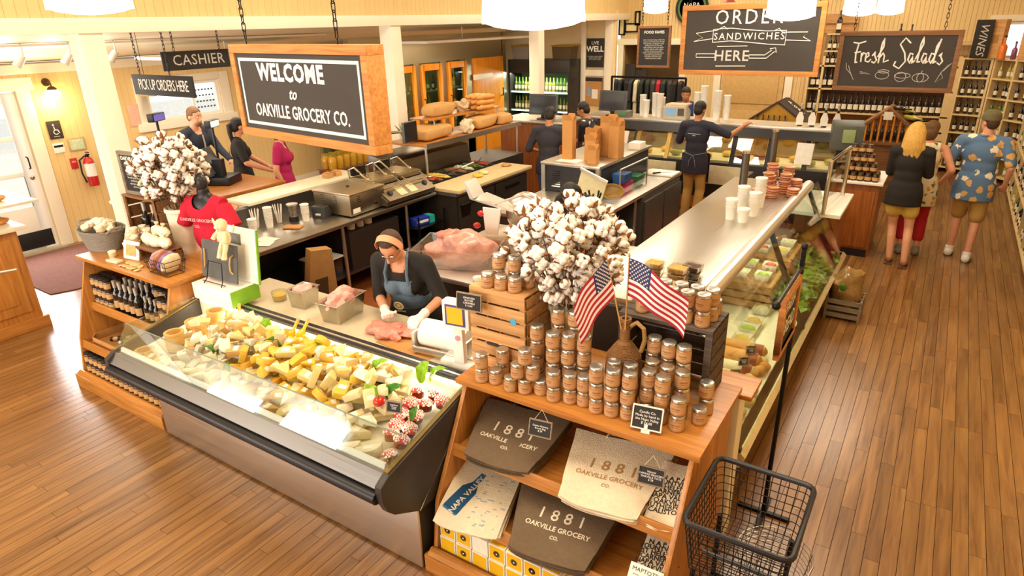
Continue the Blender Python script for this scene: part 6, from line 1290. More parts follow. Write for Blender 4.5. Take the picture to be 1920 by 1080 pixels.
# ================================================================== back: service case, monitors, cups
bc_ = thing('service_case', 'long glass service case across the back of the kitchen', 'display case', (-3.0, 10.1, 0), world=True)
bxa, bxb = -5.05, -1.02
obj('base', B().box(bxa, bxb, 9.78, 10.5, 0, .78), mat('case_black', '1E1B19', .45), bc_, bev=.004); obj('top', B().box(bxa - .03, bxb + .03, 9.98, 10.55, 1.28, 1.33), stl, bc_, bev=.006)
obj('header', B().prism([(9.90, 1.17), (9.98, 1.29), (10.02, 1.29), (10.02, 1.17)], 'X', bxa, bxb), black, bc_)
obj('deck', B().box(bxa + .03, bxb - .03, 9.86, 10.48, .78, .80), mat('deck_white', ''), bc_)
n = 8; w = (bxb - bxa) / n
for k in range(n + 1):
    x = bxa + k * w; obj('mullion', B().prism([(9.785, .78), (9.83, .78), (10.0, 1.2), (9.955, 1.2)], 'X', x - .03, x + .03), [black, mat('brass_post', 'B79A5A', .3, .8)][k in (2, 3)], bc_)
for k in range(n):
    x = bxa + k * w; obj('sliding_door', B().prism([(9.80, .80), (9.806, .80), (9.965, 1.18), (9.959, 1.18)], 'X', x + .04, x + w - .04), glass('case_back_glass', 'E8E4D0', 0, .10), bc_)
obj('front_glass', B().prism([(10.50, .8), (10.506, .8), (10.46, 1.28), (10.454, 1.28)], 'X', bxa, bxb), clear, bc_)
for a in (bxa, bxb - .03): obj('end_panel', B().prism([(9.78, .78), (9.97, 1.2), (9.99, 1.28), (10.46, 1.28), (10.5, .78)], 'X', a, a + .03), endm, bc_)
for x0, x1 in ((-3.95, -3.35), (-2.95, -2.30)): obj('drop_tray', B().box(x0, x1, 9.755, 9.78, .46, .74), mat('ivory_plastic', ''), bc_, bev=.006)
obj('lower_grille', B().box(-3.4, -2.45, 9.77, 9.78, .06, .24), cherry, bc_); obj('lamp_tube', B().cyl((bxa + .1, 10.2, 1.25), (bxb - .1, 10.2, 1.25), .012), MATS['lit_tube'], bc_)
area('service_case_tube_light', (-3, 10.15, 1.24), (0, 0, 0), 3.8, .04, 16, (1, .9, .62))
fc = [('ham', 'E08A84'), ('ham', 'D9796E'), ('cheese', 'D9B040'), ('salad', '8AA03A'), ('cheese', 'E0BE5A'), ('salami', '8A4A34'), ('cheese', 'D9A83A'), ('salad', 'A8A84A')]
for k in range(16):
    x = bxa + .14 + k * .245; nm, c_ = fc[k // 2]
    o = rock('deli_block', (x, 10.0 + (k % 2) * .22, .845), (.095, .08, .05), mat('deli_' + nm + c_, c_, .4, var=.2, scale=24), 'block of %s in the back service case, %s from the monitors' % (nm, NTH[k]), nm if nm != 'salad' else 'salad', 'food in the service case', .2)
for k, (x, c_) in enumerate(((-4.80, 'A890C8'), (-4.32, 'EAD8CC'), (-1.55, 'F4F0E4'))):
    o = tag(obj('taped_notice', B().box(-.11, .11, -.002, .002, 0, .30, Matrix.Rotation(-.39, 4, 'X')), mat('notice_%d' % k, c_, .6)), ['lilac notice taped on the case glass', 'pink notice taped on the case glass', 'white notice taped on the case glass'][k], 'notice'); o.location = (x, 9.80, .86)
# on the case top
for i, (x, y, n_) in enumerate(((-4.18, 10.35, 7), (-4.08, 10.25, 5), (-3.97, 10.35, 8), (-3.86, 10.28, 8), (-3.88, 10.42, 6), (-3.28, 10.35, 9), (-3.16, 10.28, 12), (-2.95, 10.3, 10), (-2.83, 10.38, 8))): cups(x, y, 1.33, n_, 'white tub stack %s on the back service case' % NTH[i], 'white tub stacks', 1.15, .03)
ds = thing('deli_scale', 'grey deli scale with blue screen on the service case', 'scale', (-3.55, 10.2, 1.33)); obj('body', B().prism([(-.1, 0), (.14, 0), (.14, .12), (-.02, .2), (-.1, .2)], 'X', -.18, .18), mat('scale_grey', 'B8B2A0', .4), ds, bev=.008); obj('screen', B().box(-.15, .02, -.105, -.1, .06, .17), mat('blue_lcd', '7FA6C8', .3, emis='6F9AC8', es=.25), ds); obj('keypad', B().box(.05, .15, -.105, -.1, .06, .17), mat('keypad_dark', '55504A', .5), ds); obj('tray', B().box(-.17, .17, -.05, .2, .2, .225), mat('scale_tray', 'D9B890', .5), ds, bev=.006)
for i, (x, y, rz, wh) in enumerate(((-5.58, 9.5, .15, 'beside the bottle fridge'), (-4.62, 10.12, -.05, 'in front of the clothes rail'))):
    t = thing('till_screen', 'dark flat till screen %s' % wh, 'monitor', (x, y, 1.33 if i else 1.30), rz, 'till screens'); obj('screen', B().box(-.25, .25, -.02, .02, .07, .40, Matrix.Rotation(-.12, 4, 'X')), mat('screen_grey', '4A4A4C', .35), t, bev=.008); obj('bezel', B().box(-.22, .22, -.024, -.02, .10, .37, Matrix.Rotation(-.12, 4, 'X')), mat('screen_dark', '2A2C30', .2), t); obj('stand', B().box(-.09, .09, -.06, .1, 0, .02).box(-.03, .03, -.01, .03, .02, .12), black, t, bev=.004)
kt = thing('till_desk', 'cherry wood till desk under the far screens', 'till', (-5.2, 9.6, 0), world=True); obj('counter', B().box(-6.3, -5.1, 9.3, 10.0, 0, 1.26), cherry, kt); obj('counter_top', B().box(-6.34, -5.06, 9.26, 10.04, 1.26, 1.30), stl, kt, bev=.005)
mc = thing('receipt_printer', 'grey receipt printer by the far till', 'printer', (-4.4, 10.1, 1.33)); obj('body', B().box(-.12, .12, -.1, .1, 0, .1), mat('printer_grey', '6A6A5E', .4), mc, bev=.012); obj('screen', B().box(-.08, .08, -.104, -.1, .04, .08), mat('green_lcd', '5A8A5A', .3), mc)
# signs and wine on the right end of the case
for i in range(4):
    t = thing('wine_card', 'white tag on a bottle at the case end, %s' % NTH[i], 'tag', (-1.72 + i * .16, 10.2, 1.33), 0, 'tagged bottles on the case'); obj('bottle', WB, None, t); obj('capsule', WC, None, t); obj('card', B().prism([(-.045, .02), (.045, .02), (.05, .12), (.02, .2), (-.02, .2), (-.05, .12)], 'Y', -.044, -.041), paper, t)
pos = thing('till_terminal', 'grey till terminal seen from behind at the case end', 'till', (-1.0, 9.35, 1.0), .2); obj('housing', B().prism([(-.2, .2), (.12, .2), (.2, .52), (.0, .56), (-.16, .5)], 'X', -.18, .18), mat('till_olive', '4E5048', .45), pos, bev=.02); obj('stand', B().box(-.1, .1, -.1, .1, -.06, .2), black, pos, bev=.01); obj('plate', B().box(-.06, .08, -.205, -.165, .30, .46), mat('till_plate', '8FA070', .4), pos, bev=.004)
# ---- wine: back wall shelf, corner shelf, side shelf
shelfm = mat('shelf_cream', 'DCC08A', .5, var=.05)
labw = mat('wine_label_white', 'EDE4CE', .6); WLw = B().lathe([(.0376, .05), (.0376, .13)], 10, a0=-2.8, a1=-.3).mesh('bottle_label', labw, 0, 60)
WB2 = B().lathe(bottle_prof(.037, .30, .0135, .08), 10).mesh('bottle', darkglass, 0, 40); WB3 = B().lathe(bottle_prof(.037, .30, .0135, .08), 10).mesh('bottle', mat('pale_wine_glass', 'A89A3A', .12, var=.15, coat=.5), 0, 40); WB4 = B().lathe(bottle_prof(.037, .30, .0135, .08), 10).mesh('bottle', mat('green_wine_glass', '4E6A1E', .12, var=.15, coat=.5), 0, 40)
WC2 = B().lathe([(.0155, .235), (.0165, .304), (0, .304)], 8).mesh('capsule', mat('dark_capsule', '3A2420', .4), 0, 40)
def wbottle(loc, label, group, body=WB2, s=1.):
    o = obj('wine_bottle', body); o.location = loc; o.scale = (s,) * 3; o.rotation_euler = (0, 0, jit(.3)); tag(o, label, 'bottle', group); obj('bottle_label', WLw, None, o); return o
bws = thing('wall_wine_shelf', 'cream wall shelf full of dark wine bottles on the back wall', 'shelf', (-1.1, 14.8, 0), world=True)
SX0, SX1 = -2.45, .05
for x in (SX0, -2.2, SX1 - .12): obj('upright', B().box(x, x + (.04 if x != SX1 - .12 else .16), 14.55, 14.98, 0, 2.05 if x > -2.3 else 2.6), shelfm, bws)
obj('upright', B().box(-1.86, -1.82, 14.55, 14.98, 1.5, 2.45), shelfm, bws)
levels = [.12, .56, 1.0, 1.45]
for z in levels + [1.88]: obj('shelf_board', B().box(SX0 + .04, SX1, 14.55, 14.98, z - .025, z), shelfm, bws)
for z in (2.15, 2.46): obj('shelf_board', B().box(-2.2, -1.84, 14.55, 14.98, z - .025, z), shelfm, bws)
obj('back_panel', B().box(SX0, SX1, 14.96, 14.985, 0, 1.88), brownf, bws)
for li, z in enumerate(levels[2:]):
    for k in range(22): wbottle((-2.34 + k * .106, 14.66, z), 'dark wine bottle on the back wall, %s row, %s from the doorway' % (['waist-high', 'chest-high'][li], ordw(k)), 'wine on the back wall', s=1.22)
for z, l_ in ((1.88, 'middle'), (2.15, 'upper')):
    for k in range(4): wbottle((-2.13 + k * .09, 14.66, z), 'wine bottle in the small %s cubby left of the salads sign, %s' % (l_, NTH[k]), 'cubby wine', s=.95)
for i, (x, s) in enumerate(((-2.02, 1.6), (-.98, 1.1), (-.80, 1.05))): 
    if i == 0: wbottle((x, 14.7, 2.46), 'big dark bottle on top of the wine shelf', None, s=1.35)
    else: wbottle((x, 14.8, 2.28), 'dark bottle on the ledge above the salads sign, %s' % NTH[i - 1], 'ledge bottles', s=s)
tag(obj('wall_ledge', B().box(-1.75, .3, 14.62, 14.99, 2.24, 2.28), shelfm), 'cream ledge on the back wall above the salads sign', 'ledge')
for i in range(3):
    o = obj('jar_row', B().lathe([(0, 0), (.05, 0), (.05, .05), (0, .06)], 10), brownf); o.location = (-1.36 + i * .09, 14.8, 2.28); tag(o, 'small round tin on the back ledge, %s' % NTH[i], 'tin', 'tins on the ledge')
wx = thing('wine_gift_box', 'wooden wine box behind the big bottle', 'box', (-2.02, 14.9, 2.462)); obj('panel', B().box(-.3, .3, -.03, .05, 0, .34), pine, wx); obj('batten', B().box(-.3, .3, -.045, -.03, .15, .18), brownf, wx)
# angled corner shelf
def cube_shelf(name, label, A, Bp, z0, z1, cols, rows, depth, bodies, wlab, group, nper):
    A, Bp = Vector(A + (0,)), Vector(Bp + (0,)); d = Bp - A; L_ = d.length; a = math.atan2(d.y, d.x)
    t = thing(name, label, 'shelf', (A.x, A.y, 0), a)
    for k in range(cols + 1): x = L_ * k / cols; obj('upright', B().box(x - .018, x + .018, 0, depth, z0, z1), shelfm, t)
    for r in range(rows + 1): z = z0 + (z1 - z0) * r / rows; obj('shelf_board', B().box(-.018, L_ + .018, -.005, depth, z - .012, z + .012), shelfm, t)
    obj('back_panel', B().box(0, L_, depth - .01, depth, z0, z1), shelfm, t)
    R0 = Matrix.Rotation(a, 3, 'Z'); cw = L_ / cols
    for r in range(rows):
        z = z0 + (z1 - z0) * r / rows + .013
        for c in range(cols):
            m_ = bodies[(r * cols + c) % len(bodies)]
            for k in range(nper):
                p = A + R0 @ Vector((cw * c + cw * (k + .7) / (nper + .4), .07 + .05 * (k % 2), 0)); wbottle((p.x, p.y, z), '%s bottle in shelf row %s, bay %s, place %s of the %s' % ({0: 'dark', 1: 'dark', 2: 'pale', 3: 'green'}[[WB2, WB2, WB3, WB4].index(m_) if m_ is not WB2 else 0], NTH[r], NTH[c], ['one', 'two', 'three', 'four'][k], wlab), group, m_, min(1., ((z1 - z0) / rows - .05) / .31))
cube_shelf('corner_wine_shelf', 'tall narrow wine shelf between the salads sign and the capped man', (.10, 14.55), (.52, 14.42), .1, 2.02, 1, 6, .4, [WB2, WB2, WB2, WB2, WB2, WB2], 'narrow shelf', 'narrow shelf wine', 4)
cube_shelf('angled_wine_shelf', 'angled cream shelf of pale wines above the capped man', (.56, 14.40), (1.12, 13.75), .1, 2.02, 2, 6, .3, [WB2, WB3, WB2, WB2, WB2, WB4, WB2, WB3, WB3, WB2, WB3, WB4][::-1], 'angled shelf', 'angled shelf wine', 3)
sd = thing('side_wine_shelf', 'long cream wine shelf along the side wall', 'shelf', (1.25, 10.5, 0), world=True)
for y in [7.2 + .65 * k for k in range(11)]: obj('upright', B().box(1.10, 1.44, y - .015, y + .015, 0, 1.85), shelfm, sd)
for z in (.06, .42, .78, 1.14, 1.50, 1.84): obj('shelf_board', B().box(1.09, 1.44, 7.2, 13.7, z - .02, z), shelfm, sd)
obj('back_panel', B().box(1.43, 1.448, 7.2, 13.7, 0, 1.85), shelfm, sd)
rs_ = random.Random(8)
for y in [8.9 + .2 * k for k in range(24)]:
    for zi, z in enumerate((.06, .42, .78, 1.14)): wbottle((1.15, y, z), 'bottle on the %s tier of the side wall shelf, %s from the camera end' % (['floor', 'second', 'third', 'fourth'][zi], ordw(round((y - 8.9) / .2))), 'side wall wine', rs_.choice([WB2, WB2, WB3, WB4]), .95)
bt_ = thing('book_tray', 'white tray of books at the front end of the side wine shelf', 'tray', (1.16, 8.35, .90)); obj('tray', B().box(-.12, .12, -.3, .3, 0, .02).box(-.12, -.11, -.3, .3, 0, .1).box(-.12, .12, -.3, -.29, 0, .1), white, bt_)
for k in range(3): obj('book', B().box(-.08, .1, -.25 + k * .17, -.12 + k * .17, .02, .12, Matrix.Rotation(.2, 4, 'Y')), mat('book_%d' % k, ['3A5A9A', '8A8AB0', '5A4A7A'][k], .5), bt_, bev=.003)
# wine barrel-house displays
def house(name, label, loc, w, d, h, rh, bodym, roofm, txt=None):
    t = thing(name, label, 'display', loc)
    obj('body', B().box(-w/2, w/2, -d/2, d/2, 0, h), bodym, t, bev=.006)
    obj('gable', B().prism([(-w/2, h), (w/2, h), (0, h + rh)], 'Y', -d/2, d/2), bodym, t)
    ang = math.atan2(rh, w/2); Ls = math.hypot(rh, w/2) + .06
    for s_ in (-1, 1):
        r = obj('roof', B().box(-Ls, 0, -d/2 - .04, d/2 + .04, 0, .03, Matrix.Translation((0, 0, h + rh)) @ Matrix.Rotation(-ang, 4, 'Y') if s_ < 0 else Matrix.Translation((0, 0, h + rh)) @ Matrix.Rotation(PI, 4, 'Z') @ Matrix.Rotation(-ang, 4, 'Y')), roofm, t)
    return t
hs_ = house('wine_house', 'yellow house shaped wine display with dark roof', (-2.42, 12.4, 0), .85, .7, 1.12, .30, mat('ochre_paint', 'C8952E', .5), mat('dark_roof', '3A302A', .6))
for k in range(6):
    o = obj('bottle', WB2, None, hs_); o.location = (-.3 + k * .09, -.40, .98); o.scale = (.8,) * 3
text('4.09*', .17, white, hs_, (.24, -.02, 1.32), (0, .62, 0), ext=.002)
pr_ = thing('slatted_wine_tent', 'tent shaped rack of lying bottles with a lamp on top', 'rack', (-.72, 12.0, 0)); obj('body', B().box(-.48, .48, -.3, .3, 0, .9), brownf, pr_, bev=.006); obj('top_plank', B().box(-.55, .55, -.36, .36, .9, .94), brownf, pr_)
for k in range(11):
    x = -.46 + k * .092; hz = 1.02 + .38 * (1 - abs(x) / .5); obj('slat', B().box(x - .012, x + .012, -.32, -.29, .94, hz), amber, pr_)
    o = obj('bottle', WB2, None, pr_); o.location = (x + .046, -.30, .97); o.scale = (.75,) * 3
for s_ in (-1, 1): obj('roof_beam', B().prism([(0, 1.42), (0, 1.46), (s_*.58, .99), (s_*.58, .95)], 'Y', -.34, .3), brownf, pr_)
for k in range(9): 
    o = obj('bottle', [WB2, WB3][k % 2], None, pr_); o.location = (.05 + k * .055, -.1 + (k % 3) * .12, 1.44 - k * .045); o.rotation_euler = (PI/2, .3, .9)
obj('price_card', B().box(-.06, .06, -.345, -.335, 1.28, 1.40), paper, pr_)
# clothes rail in front of the doorway
cr2 = thing('clothes_rail', 'black clothes rail in front of the back doorway', 'clothes rail', (-5.0, 12.6, 0), world=True)
for x in (-5.78, -4.25): obj('post', B().cyl((x, 12.6, 0), (x, 12.6, 1.75), .022), blackm, cr2); obj('foot', B().box(x - .03, x + .03, 12.3, 12.9, 0, .03), blackm, cr2)
obj('bar', B().cyl((-5.78, 12.6, 1.74), (-4.25, 12.6, 1.74), .022), blackm, cr2)
gc = ['1E1E20', '22262A', '1C1A1A', '2A2E2E', 'CFC4A4', '1E2422', '20261E', '3A3A34', 'A81E2A', '1E2A2A', '2E2E30', '1C1C20', '26221E']
for k, c_ in enumerate(gc):
    x = -5.68 + k * .112; t = thing('hanging_garment', '%s garment on the clothes rail, %s from the doorway casing' % ({'CFC4A4': 'cream', 'A81E2A': 'red'}.get(c_, 'dark'), NTH[k]), 'garment', (x, 12.6, 1.72), .25 + jit(.1), 'garments on the rail'); gm_ = mat('garment_' + c_, c_, .85, var=.15, bump=.3)
    obj('cloth', B().prism([(-.19, -.08), (-.05, -.03), (.05, -.03), (.19, -.08), (.24, -.42), (.19, -.44), (.17, -.25), (.18, -.78), (-.18, -.78), (-.17, -.25), (-.19, -.44), (-.24, -.42)], 'X', -.035, .035), gm_, t, bev=.02); obj('hanger_hook', B().tube([(0, 0, -.04), (0, 0, .02), (0, .015, .035), (0, .02, .02)], .003, 5), chrome, t)
tbx = thing('leaning_frames', 'dark framed boards leaning in the back doorway', 'boards', (-6.0, 14.6, 0))
for k in range(3): obj('board', B().box(-.45 + k*.28, -.2 + k*.28, 0, .04, 0, 1.85 - k*.12, Matrix.Rotation(-.1, 4, 'X')), mat('dark_board', '2A2420', .6), tbx, bev=.006); 
# bottle fridge and shelves of the side aisle end
bf = thing('bottle_fridge', 'lit open bottle fridge behind the white post', 'fridge', (-8.2, 13.9, 0), world=True)
fx0, fx1 = -8.95, -7.38
obj('back', B().box(fx0, fx1, 14.22, 14.28, 0, 1.95), mat('fridge_teal', '3F6A54', .4), bf); obj('header', B().box(fx0 - .05, fx1 + .05, 13.68, 14.28, 1.68, 1.98), mat('fridge_black', '2A2622', .45), bf, bev=.01); obj('foot', B().box(fx0 - .05, fx1 + .05, 13.68, 14.28, 0, .35), mat('fridge_black', ''), bf)
for x in (fx0 - .05, fx1): obj('side', B().box(x, x + .05, 13.68, 14.28, .35, 1.68), mat('fridge_black', ''), bf)
for z in (.4, .83, 1.26): 
    obj('shelf', B().box(fx0, fx1, 13.74, 14.2, z - .025, z), stl, bf); obj('shelf_light', B().box(fx0, fx1, 13.735, 13.745, z - .03, z), mat('cool_strip', 'E8FFF4', .5, emis='D8FFEC', es=4, var=0), bf)
area('bottle_fridge_strip_light', (-8.15, 13.8, 1.66), (-.3, 0, 0), 1.5, .04, 24, (.9, 1, .85))
for z, l_ in ((.4, 'lowest'), (.83, 'middle'), (1.26, 'top')):
    for k in range(16): wbottle((fx0 + .07 + k * .095, 13.85, z), '%s bottle on the %s shelf of the lit fridge, %s' % ('pink' if k > 12 else 'green', l_, ordw(k)), 'fridge bottles', [WB4, WB3][(k // 3) % 2], 1.05)
for i, (x, l_) in enumerate(((-8.95, 'dark wire basket of glasses on the fridge, nearer the cooler'), (-7.85, 'dark woven hamper on top of the fridge'))):
    t = thing('fridge_top_basket', l_, 'basket', (x + .25, 13.95, 1.98)); obj('body', B().prism([(-.22, 0), (.22, 0), (.25, .30), (-.25, .30)], 'Y', -.18, .18), wick if i == 0 else mat('dark_hamper', '5A4A30', .7, bump=.6, bscale=60), t, bev=.01); obj('rim', B().box(-.26, .26, -.19, .19, .28, .31), mat('hamper_gold', '9A7A2E', .6), t, bev=.006)
lw = thing('small_blackboard', 'small lettered blackboard in the white panel frame', 'sign', (-6.96, 14.22, 1.80)); obj('board', B().box(-.21, .21, -.015, .01, 0, .62), chalkd, lw, bev=.004); text('LIVE', .10, chalk, lw, (0, -.0165, .52), FACE, ext=.0004); text('WELL', .17, chalk, lw, (0, -.0165, .39), FACE, ext=.0004, off=.004); text('EAT WELL LAUGH OFTEN\nDRINK GOOD WINE\nIN THE NAPA VALLEY', .032, chalkg, lw, (0, -.0165, .2), FACE, ext=.0004)
nbd = thing('notice_board', 'brown notice board with leaflets below the small blackboard', 'notice board', (-6.98, 14.24, .95)); obj('board', B().box(-.22, .2, -.01, .01, 0, .6), kraft, nbd); obj('header', B().box(-.22, .2, -.014, .012, .54, .62), chalkd, nbd); obj('leaflet', B().box(-.05, .1, -.014, -.01, .15, .36), paper, nbd); obj('leaflet', B().box(-.18, -.08, -.014, -.01, .2, .42), mat('leaflet_blue', '8FA6C0', .6), nbd)
# things on the back wall
for i, (x, z, w_, h_) in enumerate(((-6.66, 2.72, .16, .52), (-6.42, 2.62, .32, .2), (-6.28, 2.82, .12, .3))):
    t = thing('wall_frame', 'thin dark picture frame beside the back doorway, %s' % ['tall narrow one', 'wide one', 'small one'][i], 'picture', (x, 14.97, z), 0, 'frames on the back wall'); obj('frame', B().box(-w_/2, w_/2, -.02, .02, -h_/2, -h_/2 + .03).box(-w_/2, w_/2, -.02, .02, h_/2 - .03, h_/2).box(-w_/2, -w_/2 + .03, -.02, .02, -h_/2, h_/2).box(w_/2 - .03, w_/2, -.02, .02, -h_/2, h_/2), blackm, t); obj('picture', B().box(-w_/2 + .03, w_/2 - .03, 0, .01, -h_/2 + .03, h_/2 - .03), cream, t)
ck = thing('round_wall_sign', 'round dark sign with pale lettering beside the order board', 'sign', (-5.02, 14.96, 3.0)); RX = Matrix.Rotation(PI/2, 4, 'X'); obj('disc', B().lathe([(0, 0), (.34, 0), (.36, .02), (.36, .05), (0, .05)], 32, M=RX), mat('sign_black', '23211F', .5), ck); obj('ring', B().lathe([(.27, .051), (.28, .056), (.30, .056), (.31, .051)], 32, M=RX), mat('sign_green', '4A7A3A', .5), ck); text('NAPA', .14, chalk, ck, (0, -.056, .05), FACE, ext=.0005)
ob = thing('orange_vinegar', 'orange bottle on top of the angled shelf', 'bottle', (.62, 14.25, 2.035)); obj('bottle', B().lathe(bottle_prof(.06, .34, .02, .1), 14), mat('orange_glass', 'E0761E', .15, coat=.5), ob); obj('cap', B().lathe([(.022, .33), (.022, .37), (0, .37)], 10), black, ob)
ob = thing('purple_vinegar', 'slim purple bottle on top of the angled shelf', 'bottle', (.78, 14.15, 2.035)); obj('bottle', B().lathe(bottle_prof(.04, .26, .014, .1), 14), mat('purple_glass', '8A4A6A', .15, coat=.5), ob); obj('cap', B().lathe([(.016, .25), (.016, .28), (0, .28)], 10), black, ob)
for i, (x, y, w_, h_) in enumerate(((.50, 14.45, .28, .62), (1.0, 14.0, .34, .42))):
    t = thing('wooden_wine_case', 'pale wooden wine case on top of the shelf, %s' % ['taller one', 'wider one'][i], 'box', (x, y, 2.035), -.6); obj('front', B().box(-w_/2, w_/2, -.06, .06, 0, h_), pine, t, bev=.004); obj('stamp', B().box(-w_*.25, w_*.25, -.062, -.06, h_*.4, h_*.6), mat('case_stamp', 'B0814A', .7), t)
# stocked shelves behind the cooler doors
for li, z in enumerate((.75, 1.12, 1.5)):
    tag(obj('cooler_shelf', B().box(-9.5, -9.2, 9.4, 12.2, z - .02, z), stl), 'steel cooler shelf behind the amber doors, %s' % ['low', 'middle', 'high'][li], 'shelf', 'cooler shelves')
    for k in range(14): wbottle((-9.3, 9.6 + k * .18, z), 'bottle behind the amber doors, %s shelf, %s' % (['low', 'middle', 'high'][li], ordw(k)), 'cooler bottles', [WB3, WB4, WB2][(k + li) % 3])
area('cooler_inside_light', (-9.35, 10.9, 2.3), (0, 0, 0), .2, 2.8, 22, (1, .95, .75))
# ================================================================== signs
def hchain(t, x, y, z0, z1, L_=.06, r=.0035, w=.012):
    k = 0; z = z0
    while z < z1: obj('chain_link', B().link((x, y, z + L_/2), r, w, L_, (k % 2) * PI/2), blackm, t); z += L_ * .78; k += 1
def board_sign(name, label, loc, rz, w, h, dep, fw, fm, bm_, chains=(), chain_h=1.0):
    t = thing(name, label, 'sign', loc, rz)
    obj('board', B().box(-w/2 + fw, w/2 - fw, .012, .03, fw, h - fw), bm_, t)
    for a in ((-w/2, w/2, 0, fw), (-w/2, w/2, h - fw, h)): obj('frame_rail', B().box(a[0], a[1], 0, dep, a[2], a[3]), fm, t, bev=.004)
    for a in ((-w/2, -w/2 + fw), (w/2 - fw, w/2)): obj('frame_stile', B().box(a[0], a[1], 0, dep, fw, h - fw), fm, t, bev=.004)
    for x in chains: hchain(t, x, dep/2, h + .03, h + chain_h); obj('hook', B().tube([(x, dep/2, h - .01), (x, dep/2, h + .03), (x + .015, dep/2, h + .045)], .004, 6), blackm, t)
    return t
ws_ = board_sign('welcome_sign', 'thick wood framed chalkboard that welcomes guests, hung on chains', (-3.47, 2.82, 2.10), -.133, 1.513, .605, .13, .055, rustic, chalkb, (-.62, .42), 1.9)
bl2 = B()
W2, H2 = 1.513/2 - .085, .605
for a in ((-W2, W2, .085, .105), (-W2, W2, H2 - .105, H2 - .085), (-W2, -W2 + .02, .105, H2 - .105), (W2 - .02, W2, .105, H2 - .105)): obj('chalk_border', B().box(a[0], a[1], .0105, .012, a[2], a[3]), mat('blue_chalk', 'C9DEE0', .9), ws_)
text('WELCOME', .145, chalk, ws_, (-.06, .010, .43), FACE, ext=.001, off=.006, sp=1.12); text('to', .10, chalk, ws_, (-.05, .010, .305), FACE, ext=.001, shear=.35, off=.0015); text('OAKVILLE GROCERY CO.', .115, chalk, ws_, (.0, .010, .185), FACE, ext=.001, sx=.78, off=.002, sp=1.05)
def strokes(t, pts, r, m, y=.010): return obj('chalk_line', B().tube([(p[0], y, p[1]) for p in pts], r, 5), m, t)
os_ = board_sign('order_sign', 'wide chalkboard that shows where to order sandwiches', (-2.02, 8.0, 2.17), 0, 1.56, .76, .06, .055, rustic, chalkb, (-.7, .7), 1.7)
text('ORDER', .22, chalk, os_, (-.02, .010, .62), FACE, ext=.001, sx=.9, sp=1.25); text('SANDWICHES', .105, chalk, os_, (.0, .010, .42), FACE, ext=.001, sp=1.25); text('HERE', .16, chalkg, os_, (-.17, .010, .21), FACE, ext=.001, off=.002, sp=1.1)
for p in ([(-.40, .36), (-.40, .50), (-.2, .51), (.0, .49), (.2, .475), (.40, .48), (.40, .33), (.2, .34), (0, .36), (-.2, .375), (-.40, .36)], [(-.40, .40), (-.62, .37), (-.52, .41), (-.60, .46), (-.36, .49), (-.28, .53), (-.24, .50)], [(.40, .38), (.66, .37), (.58, .41), (.62, .46), (.36, .46), (.32, .5), (.28, .48)], [(-.58, .235), (-.36, .235), (-.36, .195), (-.58, .195), (-.58, .235)], [(.03, .225), (.20, .225), (.27, .275), (.25, .29), (.31, .30), (.32, .25), (.30, .26), (.22, .19), (.03, .19), (.03, .225)], [(-.34, .10), (0, .105)], [(-.34, .315), (0, .32)]): strokes(os_, p, .0045, chalk)
fs_ = board_sign('salads_sign', 'brown framed chalkboard that announces fresh salads', (-.63, 9.5, 1.90), .0, 1.30, .70, .06, .055, brownf, chalkb, (-.50, .45), 1.9)
def script(t, x0, z0, s, paths, r): 
    for p in paths:
        q = []
        for i in range(len(p) - 1):
            a, b = Vector(p[i]), Vector(p[i + 1]); q += [a, (a + b) / 2]
        q.append(Vector(p[-1])); strokes(t, [(x0 + v[0] * s, z0 + v[1] * s * 1.55) for v in q], r, chalk)
F = [[(-.1, 1.0), (.3, .95), (.8, 1.05)], [(.3, .95), (.2, .4), (.25, 0), (.4, .05)], [(.1, .5), (.55, .55)]]
r_ = [[(.6, .5), (.65, .05)], [(.63, .3), (.75, .5), (.9, .45)]]
e_ = [[(.9, .22), (1.15, .35), (1.1, .52), (.95, .45), (.95, .1), (1.2, .05), (1.35, .2)]]
s_1 = [[(1.4, .35), (1.6, .55), (1.55, .4), (1.75, .15), (1.6, 0), (1.4, .08)]]
h_ = [[(1.8, .3), (2.1, .8), (2.05, 1.2), (1.95, .9), (1.9, 0)], [(1.92, .25), (2.15, .5), (2.25, .35), (2.25, .05), (2.6, .15)]]
S = [[(3.9, .95), (3.5, 1.2), (3.2, .9), (3.6, .5), (3.75, .1), (3.4, -.25), (3.0, -.1), (3.1, .1)]]
a1 = [[(4.2, .42), (4.0, .5), (3.9, .2), (4.05, 0), (4.2, .35), (4.22, 0), (4.4, .15)]]
l1 = [[(4.4, .2), (4.75, .9), (4.7, 1.25), (4.58, .9), (4.55, .05), (4.75, .1)]]
a2 = [[(5.1, .42), (4.9, .5), (4.8, .2), (4.95, 0), (5.1, .35), (5.12, 0), (5.25, .12)]]
d1 = [[(5.6, .42), (5.4, .5), (5.3, .2), (5.45, 0), (5.62, .3), (5.85, 1.15), (5.65, .8), (5.62, 0), (5.8, .12)]]
s2 = [[(5.9, .35), (6.1, .5), (6.02, .35), (6.2, .12), (6.05, -.05), (5.85, .05)]]
script(fs_, -.47, .33, .155, F + r_ + e_ + s_1 + h_ + S + a1 + l1 + a2 + d1 + s2, .0095)
def loop(cx, cz, rx, rz, n=12, a0=0): return [(cx + rx * math.cos(a0 + 2*PI*k/n), cz + rz * math.sin(a0 + 2*PI*k/n)) for k in range(n + 1)]
